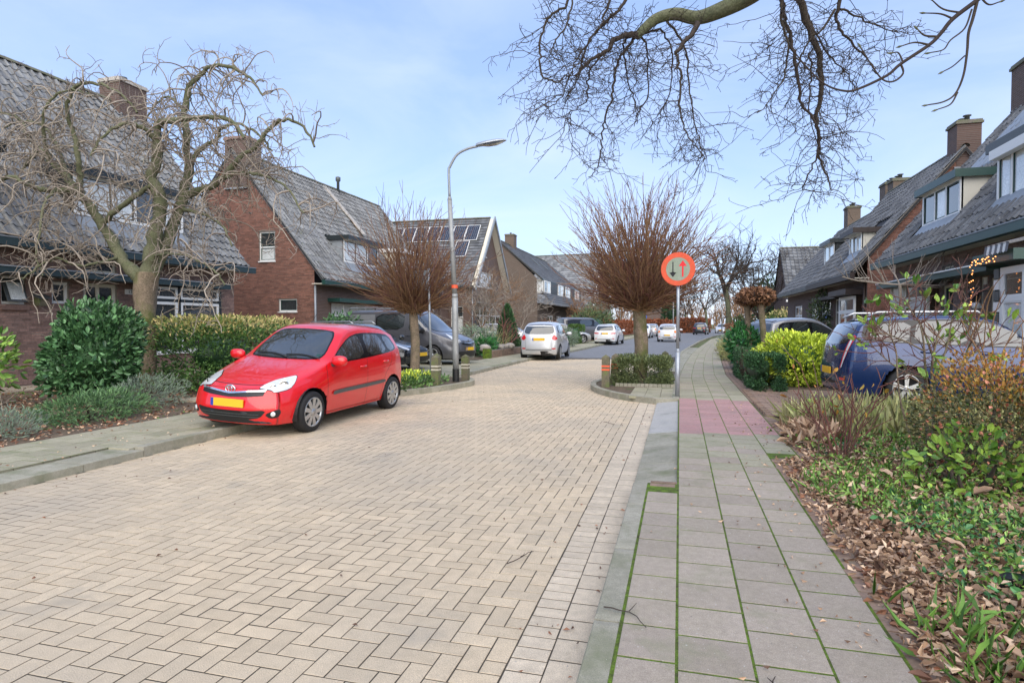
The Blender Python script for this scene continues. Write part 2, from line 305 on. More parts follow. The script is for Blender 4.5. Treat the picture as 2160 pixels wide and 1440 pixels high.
# road beds
road = sheet('road', [(-6.0, -2), (-.36, -2), (-.36, 12.5), (-.3, 19), (-.06, 29.6), (-2.7, 27.85), (-4.8, 27.3), (-6.02, 26.0)], -.0012, 'joint_sand')
asp = sheet('asphalt_road', [(-6.02, 26.0), (-4.8, 27.3), (-2.7, 27.85), (-.06, 29.6)]+KR[4:]+KL[:2:-1], 0.0, 'asphalt')
asp_side = sheet('side_street', [(-40, 103), (-2, 99), (2, 112), (-40, 116)], .004, 'asphalt')
# herringbone pavers, laid square to the street
U = .1068; X = []; XL = []
TP = slab_template(.022)
for i in range(-62, -7):
    for j in range(-8, 283):
        dm = (i-j) % 4
        if dm == 0: cx, cy, sx, sy = (i+1)*U, (j+.5)*U, 2*U, U
        elif dm == 3: cx, cy, sx, sy = (i+.5)*U, (j+1)*U, U, 2*U
        else: continue
        if dm == 0 and i == -8: cx, sx = (i+.5)*U, U
        if cx < -6.06 or cy < -.6: continue
        if cy > 25.95+(cx+6)*.30+max(0, cx+2.7)*.25: continue
        dz = .0006+.0008*math.sin(cx*2.1)*math.cos(cy*.9)+random.uniform(-.0005, .0009)
        t = random.uniform(-.006, .006); g = .0072
        X.append(xf((cx+random.uniform(-.0007, .0007), cy, dz), ((sx-g)*1, t*.1, random.uniform(-.0008, .0008)), (-t*.1, (sy-g), random.uniform(-.0008, .0008)), (0, 0, .05)))
pieces('paver', TP, X, 'paver', road, 300, 'paver_field')
X = []
for j in range(-6, 250):                      # two courses against the right kerb
    y = j*U
    if y < 12.3:
        X.append(xf((-.6585+random.uniform(-.002, .002), y, random.uniform(0, .002)), (.168, 0, .001), (0, .0985, 0), (0, 0, .05)))
for j in range(-3, 62):
    X.append(xf((-.486, j*.2+.05, .001), (.163, 0, .001), (0, .190, 0), (0, 0, .05)))
pieces('edge_paver', TP, X, 'paver_light', road, 200, 'edge_paver_field')
# kerbs as single stones
def kerb_line(owner, line, y0, y1, z, w=.12, step=1.0, side=1, material='kerb', n_ind=60):
    P = np.array(line, float); seg = np.linalg.norm(np.diff(P, axis=0), axis=1); cs = np.concatenate([[0], np.cumsum(seg)]); X = []
    s = 0.
    while s < cs[-1]-.08:
        a = np.array([np.interp(s, cs, P[:, k]) for k in (0, 1)]); b = np.array([np.interp(s+step, cs, P[:, k]) for k in (0, 1)])
        s += step
        if not (y0 <= a[1] <= y1): continue
        d = (b-a); L_ = np.linalg.norm(d); d /= L_; n = np.array((-d[1], d[0])); c = (a+b)/2+n*side*w/2
        X.append(xf((c[0], c[1], z+random.uniform(-.003, .003)), (n[0]*w, n[1]*w, 0), (d[0]*(L_-.008), d[1]*(L_-.008), 0), (0, 0, .2)))
        if L_ < 1e-3: break
    pieces('kerb_stone', slab_template(.05), X, material, owner, n_ind, 'kerb_stone_run')
PR0 = [(-.27, -2), (-.27, 5.72), (-.01, 5.72), (-.01, 12.2), (0, 12.2), (0, 17), (.2, 23), (.6, 31), (1.18, 39.4), (2.84, 60), (4.6, 73), (8.4, 99), (15, 150)]
PR1 = [(.96, -2), (.96, 7.08), (1.275, 7.1), (1.275, 12), (1.275, 18.4), (1.55, 24.8), (1.85, 31), (2.4, 39.7), (4.1, 60), (5.9, 73), (9.6, 99), (16.5, 150)]
pavR = sheet('pavement', PR0+PR1[::-1], .1-.0012, 'moss')
pavL = sheet('left_pavement', [(-6.43, -2), (-6.43, 5.74), (-6.1, 5.76), (-6.1, 24), (-5.8, 30), (-5.5, 36.5), (-5.2, 50), (-4.7, 62), (-2.7, 99), (-4.6, 99), (-6.6, 62), (-7.2, 36.5), (-7.6, 24), (-7.6, -2)], .1-.0012, 'moss')
def path_off(line, y): P = np.array(line); return np.interp(y, P[:, 1], P[:, 0])
kerb_line(pavR, [(-.395, -1), (-.395, 5.7)], -1, 5.7, .1, w=.13, side=-1)
kerb_line(pavR, KR[3:], 19, 110, .1, w=.12, side=-1)
kerb_line(pavL, [(-6.0, -1), (-6.0, 5.75)], -2, 6, .082, w=.425, step=1.0, side=1)
kerb_line(pavL, [(-6.0, 5.75), (-6.0, 10.9)], 5.7, 11, .12, w=.13, side=1)
kerb_line(pavL, KL[2:], 23.8, 110, .1, side=1)
kerb_line(pavL, [(-6.02, 16.2), (-6.02, 24)], 16.2, 24, .1, w=.3, side=1, step=.9)
# transition stone on the left kerb and fill between the wide kerb and the slabs
# paving slabs, right side
sl1 = slab_template(.018)
X = []; XR = []; XG = []
def slabx(cx, cy, w, h, z=.1, sk=0.): return xf((cx, cy, z+random.uniform(0., .0022)), (w, sk*w, random.uniform(-.0006, .0006)), (-sk*h, h, random.uniform(-.0006, .0006)), (0, 0, .045))
for c in range(-1, 4):
    off = {-1: .05, 0: .0, 1: .13, 2: .06, 3: .18}[c]
    for j in range(-2, 330):
        y = .35+j*.3045+off; sk = 0.
        if (c == -1 and y > 5.55) or (c == 3 and y < 7.25): continue
        x0 = c*.3165+.006; x1 = x0+.304
        if c == -1: x0, x1 = -.252, -.008
        if y > 12.3:
            X_ = lambda v, q: path_off(PR0[4:], v)*(1-q/4)+path_off(PR1, v)*q/4
            x0 = X_(y, c)+.005; x1 = X_(y, c+1)-.005; sk = -(X_(y+.5, c+.5)-X_(y-.5, c+.5))
        L_ = XR if 8.5 < y < 12.35 else (X if y < 6.5 or random.random() < .25 else XG)
        L_.append(slabx((x0+x1)/2, y, x1-x0, .292, sk=sk))
pieces('paving_slab', sl1, X, 'slab', pavR, 170, 'paving_slab_field')
pieces('green_slab', sl1, XG, 'slab_green', pavR, 90, 'green_slab_field')
pieces('red_slab', sl1, XR, 'slab_red', pavR, 60, 'red_slab_field')
X = []
for j in range(0, 48):
    y = 19.3+j*.31; a = path_off(KR, y)+.13; b = path_off(PR0[4:], y)-.01
    if b-a < .08: continue
    nn_ = max(1, int((b-a)/.3+.5))
    for k in range(nn_): X.append(slabx(a+(b-a)*(k+.5)/nn_, y, (b-a)/nn_-.012, .295, z=.092))
for j in range(0, 34):
    y = 12.7+j*.2; X.append(xf((-.055, y, .108), (.09, 0, 0), (0, .19, 0), (0, 0, .05)))
pieces('apron_slab', sl1, X, 'kerb', pavR, 60, 'apron_slab_field')
sheet('apron', [(-.30, 19), (-.04, 29.6), (.1, 33), (.6, 39), (1.2, 39), (.6, 31), (0, 17), (-.1, 12.2), (-.1, 19)], .080, 'kerb')
# small bricks that fill the gap where the sloping kerb begins
X = [xf((-.235+k*.054+.02, 5.66, .1), (.05 if k % 2 else .06, 0, 0), (0, .1, 0), (0, 0, .05)) for k in range(4)]
X += [xf((-.13, 5.80-.02, .099), (.23, 0, 0), (0, .05, 0), (0, 0, .05))]
pieces('filler_brick', sl1, X, 'driveway_brick', pavR, 10)
# brick edging along the garden
X = []
for j in range(0, 90):
    y = .6+j*.108
    x = path_off(PR1, y)+.085
    X.append(xf((x+random.uniform(-.006, .006), y, .096+random.uniform(-.006, .004)), (.20, random.uniform(-.01, .01), random.uniform(-.008, .008)), (0, .1, 0), (0, 0, .06)))
for j in range(0, 60):
    y = 12.2+j*.22
    for q in range(2): X.append(xf((path_off(PR1, y)+.065+q*.11, y, .095), (.1, 0, 0), (0, .205, 0), (0, 0, .06)))
pieces('edging_brick', TP, X, 'driveway_brick', pavR, 60, 'edging_brick_run')
# sloping kerb stones down to the road
X = []
def rampstone(y0, y1, m_):
    L = X if m_ == 0 else XR
    sk = -.10
    L.append(xf((-.207, (y0+y1)/2, .053), (.39, 0, .094), (0, (y1-y0)-.008, 0), (0, 0, .12)))
XR = []
for k in range(3): rampstone(5.78+k*.97, 5.78+(k+1)*.97, 0)
for k in range(6): rampstone(8.69+k*.575, 8.69+(k+1)*.575, 1)
pieces('ramp_stone', slab_template(.01), X, 'kerb', pavR, 10)
pieces('pale_ramp_stone', slab_template(.01), XR, 'ramp_light', pavR, 10)
# left pavement slabs in half bond
X = []
for r_ in range(0, 5):
    for j in range(0, 330):
        y = 2.2+j*.302+(r_ % 2)*.15
        if y > 98: break
        base = path_off(KL, y); x0 = base-.135-(r_+1)*.302
        if y < 5.72 and r_ == 0: continue
        X.append(slabx(x0+.15, y, .295, .292, z=.1))
pieces('left_slab', sl1, X, 'slab_green', pavL, 240, 'left_slab_field')
# garden ground, left and right
gl = sheet('garden_soil', [(-7.62, -3), (-7.62, 11.5), (-8.4, 17), (-15, 17), (-15, 40), (-40, 40), (-40, -3)], .085, 'soil')
sheet('parking_apron', [(-7.6, 16), (-7.6, 23.2), (-14.9, 23.2), (-14.9, 17.0), (-8.4, 17.0)], .089, 'slab_green')
m = MB()
for a in range(0, 26):
    for b in range(0, 2):
        x0 = -14.6+b*.52+random.uniform(-.03, .03); y0 = 5+a*.5
        m.box(x0, x0+.5, y0, y0+.48, .05, .115)
o = m.build('garden_path', 'sand_path'); o['kind'] = 'structure'
m = MB()
for a in range(6): m.box(-10.8+a*.55, -10.8+a*.55+.5, 8.6+a*.3, 9.2+a*.3, .05, .112)
o = m.build('stepping_path', 'sand_path'); o['kind'] = 'structure'
gf = sheet('far_verge', [(-7.5, 23.5), (-7.1, 36.5), (-6.5, 62), (-4.5, 99), (-40, 120), (-40, 23.5)], .087, 'soil')
def terrain(name, x0, x1, y0, y1, n, f, material):
    nx, ny = n; V = []; Q = []
    for j in range(ny+1):
        for i in range(nx+1):
            y = y0+(y1-y0)*j/ny; xa = path_off(PR1, y)+.19 if x0 is None else x0; x = xa+(x1-xa)*i/nx; V.append((x, y, f(x, y)))
    for j in range(ny):
        for i in range(nx): a = j*(nx+1)+i; Q.append((a, a+1, a+nx+2, a+nx+1))
    o = mobj(name, fast_mesh(name, V, Q, True), material); o['kind'] = 'structure'; return o
def gz(x, y):
    e = path_off(PR1, y)+.15 if np.isscalar(y) else None
    t = min(1, max(0, (x-e)/.8)); return .085+.06*t+.02*math.sin(x*3.1+y)*t+.015*math.sin(y*4.3)*t
terrain('right_garden_soil', None, 6.4, .2, 10.9, (26, 50), gz, 'soil')
sheet('garden_base', [(.9, -3), (9, -3), (9, 15), (.9, 15)], .082, 'soil')
sheet('driveway', [(1.42, 10.2), (1.42, 14.6), (8.5, 14.6), (8.5, 10.6)], .118, 'joint_sand')
X = []
for i in range(0, 38):
    for j in range(0, 34):
        x = 1.42+j*.212+(i % 2)*.1; y = 10.3+i*.107
        if x > 4.4 or y > 14.4: continue
        X.append(xf((x, y, .132+random.uniform(-.003, .003)), (.2, 0, 0), (0, .1, 0), (0, 0, .05)))
pieces('drive_brick', TP, X, 'driveway_brick', pavR, 40, 'drive_brick_field')
sheet('far_garden_soil', [(1.2, 14.6), (1.6, 24.8), (2.5, 39.7), (4.2, 60), (9.7, 99), (40, 99), (40, 14.6)], .088, 'soil')
# kerbed islands of the narrowing
def island(name, pts, label_soil, nst):
    P = np.array(pts+[pts[0]], float); m = MB(); m.poly_prism(pts, -.05, .10); top = m.build(name, 'soil'); top['kind'] = 'structure'
    X = []
    for a, b in zip(P[:-1], P[1:]):
        L_ = np.linalg.norm(b-a); n_ = max(1, int(round(L_/nst))); d = (b-a)/L_; nn = np.array((-d[1], d[0]))
        for k in range(n_):
            c = a+d*L_*(k+.5)/n_+nn*(-.0); X.append(xf((c[0], c[1], .125), (nn[0]*.13, nn[1]*.13, 0), (d[0]*(L_/n_+.03), d[1]*(L_/n_+.03), 0), (0, 0, .2)))
    pieces('kerb_stone', slab_template(.08), X, 'kerb', top, 40, 'kerb_stone_run')
    return top
isl = catmull([(-6.0, 10.9), (-5.9, 11.8), (-5.62, 12.3), (-5.3, 13.1), (-5.08, 14.0), (-5.03, 14.6), (-5.25, 15.2), (-5.7, 15.6), (-6.1, 15.75)], 3)
island('left_traffic_island', [tuple(p) for p in isl]+[(-7.0, 15.75), (-7.0, 10.9)], '', .5)
isr = catmull([(-.42, 12.15), (-.9, 12.5), (-1.3, 12.95), (-1.75, 13.8), (-1.98, 14.7), (-1.95, 15.6), (-1.6, 17.0), (-.9, 18.4), (-.3, 19.2)], 3)
isR = island('right_traffic_island', [tuple(p) for p in isr]+[(-.06, 19.2), (-.06, 12.15)], '', .5)
X = []
for i in range(6):
    for j in range(3): X.append(slabx(-.21-j*.3, 12.5+i*.3, .292, .292, z=.114))
pieces('island_slab', sl1, X, 'slab_green', isR, 30)
m = MB()
for k in range(14): m.box(-1.42+k*.095, -1.42+k*.095+.085, 14.35, 14.42, .1, .17)
m.build('bed_edging', 'kerb', isR)
# ================================================================ HOUSES
class Fr:
    def __init__(s, O, A, B): s.O = np.array(O, float); s.A = np.array(A, float); s.B = np.array(B, float)
    def P(s, a, b, z): return s.O+s.A*a+s.B*b+np.array((0, 0, z))
class FM(MB):
    def __init__(s, fr): super().__init__(); s.fr = fr
    def build(s, name, material, parent=None, world=True):
        V = np.array(s.v, float).reshape(-1, 3); W_ = s.fr.O+V[:, :1]*s.fr.A+V[:, 1:2]*s.fr.B; W_[:, 2] += V[:, 2]
        s2 = MB(); s2.v = [tuple(p) for p in W_]; s2.f = s.f; s2.sm = s.sm; return MB.build(s2, name, material, parent, world)
BT = ([(-.5, 0, -.5), (.5, 0, -.5), (.5, 0, .5), (-.5, 0, .5), (-.5, -1, -.5), (.5, -1, -.5), (.5, -1, .5), (-.5, -1, .5)], [(4, 5, 6, 7), (0, 1, 5, 4), (1, 2, 6, 5), (2, 3, 7, 6), (3, 0, 4, 7)])
def wall(parent, fr, lim, z0, z1, ops, material, back='mortar', n_ind=200, real=True, name='wall', zb=()):
    """a wall in the plane b=0 of frame fr; lim(z) gives its left and right end; ops are openings (a0,a1,z0,z1)"""
    zs = sorted(set([z0, z1]+[z for o in ops for z in o[2:] if z0 < z < z1]+[z for z in zb if z0 < z < z1])); m = FM(fr)
    for za, zb_ in zip(zs[:-1], zs[1:]):
        l0, h0 = lim(za+1e-6); l1, h1 = lim(zb_-1e-6); zm = (za+zb_)/2
        cuts = sorted([(o[0], o[1]) for o in ops if o[2] < zm < o[3]]); segs = []; cur = (l0, l1)
        for c in cuts: segs.append((cur, (c[0], c[0]))); cur = (c[1], c[1])
        segs.append((cur, (h0, h1)))
        for (x0, x0t), (x1, x1t) in segs:
            if x1-x0 > 1e-4 or x1t-x0t > 1e-4: m.add([(x0, 0, za), (x1, 0, za), (x1t, 0, zb_), (x0t, 0, zb_)], [(0, 1, 2, 3)])
    for a0, a1, b0, b1 in ops:
        d = .14; m.add([(a0, 0, b0), (a1, 0, b0), (a1, 0, b1), (a0, 0, b1), (a0, d, b0), (a1, d, b0), (a1, d, b1), (a0, d, b1)], [(0, 1, 5, 4), (1, 2, 6, 5), (2, 3, 7, 6), (3, 0, 4, 7)])
    w = m.build(name, back if real else material, parent)
    if not real: return w
    X = []; ch = .0625; r = 0; z = z0+ch/2
    while z < z1-.02:
        lo, hi = lim(z); x = lo-(r % 2)*.11-random.choice([0, .055])*(r % 3 == 0)
        while x < hi:
            x0, x1 = max(lo, x), min(hi, x+.209); x += .2195
            for o in ops:
                if o[2]-.02 < z < o[3]+.02:
                    if o[0] <= x0 and x1 <= o[1]: x0 = x1 = 0
                    elif x0 < o[0] < x1: x1 = o[0]
                    elif x0 < o[1] < x1: x0 = o[1]
            if x1-x0 < .035: continue
            c = fr.P((x0+x1)/2, 0, z); X.append(xf(c, fr.A*(x1-x0), fr.B*.007*random.uniform(.6, 1.3), (0, 0, .0525)))
        z += ch; r += 1
    pieces('brick', BT, X, material, w, n_ind, 'brick_field'); return w
def window(parent, fr, a0, a1, z0, z1, cols=(1.,), rows=(1.,), frame='white_paint', glass='glass_house', b=.05, t=.055, sill=True, name='window', glasses=None, sash=None, lead=False):
    m = FM(fr); d = .07; m.box(a0, a1, b, b+d, z0, z0+t); m.box(a0, a1, b, b+d, z1-t, z1); m.box(a0, a0+t, b+.002, b+d, z0+t, z1-t); m.box(a1-t, a1, b+.002, b+d, z0+t, z1-t)
    ca = np.concatenate([[0], np.cumsum(cols)/sum(cols)])*(a1-a0-t)+a0+t/2; ra = np.concatenate([[0], np.cumsum(rows)/sum(rows)])*(z1-z0-t)+z0+t/2
    for x in ca[1:-1]: m.box(x-t/2, x+t/2, b+.004, b+d, z0+t, z1-t)
    for i in range(len(ca)-1):
        for z in ra[1:-1]: m.box(ca[i]+t/2, ca[i+1]-t/2, b+.006, b+d, z-t/2, z+t/2)
    w = m.build(name, frame, parent); k = 0
    for i in range(len(ca)-1):
        for j in range(len(ra)-1):
            x0, x1, y0, y1 = ca[i]+t/2, ca[i+1]-t/2, ra[j]+t/2, ra[j+1]-t/2
            if sash:
                s_ = .028; q = FM(fr); q.box(x0, x1, b+.012, b+.05, y0, y0+s_); q.box(x0, x1, b+.012, b+.05, y1-s_, y1); q.box(x0, x0+s_, b+.012, b+.05, y0+s_, y1-s_); q.box(x1-s_, x1, b+.012, b+.05, y0+s_, y1-s_)
                q.build('sash', sash, w); x0 += s_; x1 -= s_; y0 += s_; y1 -= s_
            g = FM(fr); g.box(x0-.004, x1+.004, b+.035, b+.045, y0-.004, y1+.004)
            gm = glasses[k % len(glasses)] if glasses else glass; k += 1
            g.build('pane', gm, w)
            if lead and j == len(ra)-2:
                q = FM(fr); n_ = max(2, int((x1-x0)/.11))
                for u_ in range(1, n_): xx = x0+(x1-x0)*u_/n_; q.box(xx-.004, xx+.004, b+.028, b+.034, y0, y1)
                for v_ in (.33, .67): zz = y0+(y1-y0)*v_; q.box(x0, x1, b+.026, b+.030, zz-.004, zz+.004)
                q.build('lead_bars', 'galv_dark', w)
    if sill: q = FM(fr); q.box(a0-.03, a1+.03, -.05, b+.01, z0-.05, z0-.002); q.build('sill', 'white_paint' if sill is True else sill, w)
    return w
def pantile():
    xs = np.array([-.5, -.40, -.28, -.14, .04, .28, .5]); zz = np.array([.012, .054, .062, .034, .002, -.002, .014]); V = []
    for y, dz in ((-.5, -.040), (-.5, 0), (.5, 0)): V += [(x, y, z+dz) for x, z in zip(xs, zz)]
    return V, [(r*7+i, r*7+i+1, (r+1)*7+i+1, (r+1)*7+i) for r in range(2) for i in range(6)]
def flattile():
    return [(-.49, -.5, -.035), (.49, -.5, -.035), (-.49, -.5, 0), (.49, -.5, 0), (.49, .5, 0), (-.49, .5, 0)], [(0, 1, 3, 2), (2, 3, 4, 5)]
PT, FT = pantile(), flattile()
def roof(parent, fr, L, D, ze, zr, over, material, cuts=(), n_ind=250, tile=PT, tw=.25, tl=.335, name='roof', a0=-.12, a1=None, back=True, clip=None, felt='roof_felt'):
    a1 = L+.12 if a1 is None else a1; m = FM(fr); n = np.cross(fr.A, fr.B*(D+over)+np.array((0, 0, zr-ze))); n /= np.linalg.norm(n); n = n if n[2] > 0 else -n
    m.hexa([(a0, -over, ze-.12), (a1, -over, ze-.12), (a1, D, zr-.12), (a0, D, zr-.12), (a0, -over, ze), (a1, -over, ze), (a1, D, zr), (a0, D, zr)])
    if back: m.hexa([(a0, D, zr-.12), (a1, D, zr-.12), (a1, 2*D+over, ze-.12), (a0, 2*D+over, ze-.12), (a0, D, zr), (a1, D, zr), (a1, 2*D+over, ze), (a0, 2*D+over, ze)])
    rf = m.build(name, felt, parent)
    sv = fr.B*(D+over)+np.array((0, 0, zr-ze)); SL = np.linalg.norm(sv); sd_ = sv/SL; nr = int(round(SL/tl)); tl_ = SL/nr; nc = int(round((a1-a0)/tw)); tw_ = (a1-a0)/nc; X = []
    for r_ in range(nr):
        for c in range(nc):
            a = a0+(c+.5)*tw_; t = (r_+.5)*tl_
            if any(q[0] < a < q[1] and q[2] < t < q[3] for q in cuts): continue
            if clip and not clip(a, t, SL): continue
            o = fr.P(a, -over, ze)+sd_*t+n*(.034+random.uniform(-.003, .003)); k = random.uniform(-.012, .012)
            X.append(xf(o, fr.A*tw_*1.06+sd_*k*.3, sd_*tl_*1.12-n*.050, n))
    pieces('tile', tile, X, material, rf, n_ind, 'tile_field')
    # ridge tiles
    X = []; nrt = int((a1-a0)/.33)
    V = []; K = 6
    for y in (-.5, .5):
        for i in range(K+1): an = math.pi*i/K; V.append((y, -math.cos(an)*.13, math.sin(an)*.11))
    Q = [(i, i+1, K+2+i, K+1+i) for i in range(K)]
    for i in range(nrt): X.append(xf(fr.P(a0+(i+.5)*(a1-a0)/nrt, D, zr+.0+random.uniform(-.006, .006)), fr.A*.35+np.array((0, 0, random.uniform(-.01, .01))), fr.B, (0, 0, 1.)))
    pieces('ridge_tile', (V, Q), X, 'ridge_tile', rf, 30, 'ridge_tile_run', smooth=True)
    return rf
def gutter(parent, fr, a0, a1, ze, over, material, h=.2, white=True):
    m = FM(fr); m.box(a0, a1, -over-.14, -over+.02, ze-h-.02, ze-.03); m.build('gutter', material, parent)
    m = FM(fr); m.box(a0, a1, -over-.155, -over-.135, ze-.045, ze-.02); m.build('gutter_lip', 'zinc', parent)
    m = FM(fr); m.box(a0, a1, -over+.02, .0, ze-h-.0, ze-h+.03); m.build('soffit', 'cream_paint', parent)
def verge(parent, fr, a, D, ze, zr, over, material='ridge_tile', th=.1, out=.06):
    s = -1 if a < 1 else 1; m = FM(fr); x0, x1 = sorted((a+s*.05, a+s*(.05+out)))
    for (b0, z0), (b1, z1) in (((-over, ze), (D, zr)), ((D, zr), (2*D+over, ze))):
        m.hexa([(x0, b0, z0-.14), (x1, b0, z0-.14), (x1, b1, z1-.14), (x0, b1, z1-.14), (x0, b0, z0+.03), (x1, b0, z0+.03), (x1, b1, z1+.03), (x0, b1, z1+.03)])
    m.build('verge_board', material, parent)
def chimney(parent, fr, a0, a1, b0, b1, z0, z1, material='far_brick_y', pots=2, cap='ridge_tile'):
    m = FM(fr); m.box(a0, a1, b0, b1, z0, z1-.14); c = m.build('chimney', material, parent)
    m = FM(fr); m.box(a0-.05, a1+.05, b0-.05, b1+.05, z1-.14, z1-.06); m.box(a0-.02, a1+.02, b0-.02, b1+.02, z1-.06, z1); m.build('chimney_cap', cap, c)
    for k in range(pots):
        a = a0+(a1-a0)*(k+.5)/pots; m = FM(fr); m.lathe([(.0, z1-.01), (.08, z1-.01), (.08, z1+.16), (.13, z1+.17), (.13, z1+.2), (0, z1+.22)], 10, (0, 0, 0)); 
        m.v = [(x+a, y+(b0+b1)/2, z) for x, y, z in m.v]; m.build('chimney_pot', 'galv_dark', c)
    m = FM(fr); m.box(a0-.06, a1+.06, b0-.08, b1+.02, z0+.0, z0+.06); m.build('flashing', 'zinc', c)
def dormer(parent, fr, a0, a1, bf, z0, z1, ze, zr, D, over, cols, cheek='white_paint', fascia='green_paint', glasses=('glass_house',), sash=None, topw=.32, frame='white_paint', rows=(1.,), zw=None, name='dormer'):
    rb = lambda z: -over+(z-ze)*(D+over)/(zr-ze); bb = rb(z1); rz = lambda b: ze+(b+over)*(zr-ze)/(D+over); zf = rz(bf)
    d = None
    for a in (a0, a1-.06):
        m = FM(fr); p = [(bf+.01, zf-.05), (bf+.01, z1), (bb+.05, z1)]; m.add([(x, b, z) for x in (a, a+.06) for b, z in p], [(0, 1, 2), (5, 4, 3), (0, 3, 4, 1), (1, 4, 5, 2), (2, 5, 3, 0)])
        d = m.build('cheek' if d else name, cheek, d or parent)
    m = FM(fr); m.box(a0, a1, bf+.02, bf+.1, zf-.05, z0); m.build('apron', frame, d)
    m = FM(fr); m.box(a0-.12, a1+.12, bf-topw, bb+.1, z1, z1+.03); m.box(a0-.14, a1+.14, bf-topw-.03, bf-topw, z1-.14, z1+.06); m.box(a0-.14, a0-.11, bf-topw, bb, z1-.14, z1+.06); m.box(a1+.11, a1+.14, bf-topw, bb, z1-.14, z1+.06); m.build('dormer_roof', fascia, d)
    m = FM(fr); m.box(a0-.1, a1+.1, bf-topw, bf+.02, z1-.12, z1-.1); m.build('dormer_soffit', 'cream_paint', d)
    window(d, fr, a0+.0, a1-.0, z0, z1-.1, cols, rows, frame, b=bf-.02, t=.09, sill=False, name='dormer_window', glasses=glasses, sash=sash)
    m = FM(fr); m.hexa([(a0-.05, bf-.35, rz(bf-.35)+.06), (a1+.05, bf-.35, rz(bf-.35)+.06), (a1+.05, bf+.03, zf+.09), (a0-.05, bf+.03, zf+.09), (a0-.05, bf-.35, rz(bf-.35)+.075), (a1+.05, bf-.35, rz(bf-.35)+.075), (a1+.05, bf+.03, zf+.12), (a0-.05, bf+.03, zf+.12)]); m.build('lead_apron', 'zinc', d)
    return d
def tcut(a0, a1, bf, bb, D, over, ze, zr):
    k = math.hypot(D+over, zr-ze)/(D+over); return (a0-.02, a1+.02, (bf-.25+over)*k, (bb+over)*k)
def gable_lim(D, ze, zr, over=.5, inset=0.):
    def f(z):
        if z <= ze-.35: return (0, 2*D)
        zz = min(z, zr); t = (zr-zz)/(zr-ze); h = t*(D+over)-.09; h = min(h, D); return (D-max(h, .01), D+max(h, .01))
    return f
def pipe(parent, P0, P1, r=.045, material='zinc', name='downpipe'):
    m = MB(); m.tube([P0, P1], r, 10); m.build(name, material, parent)
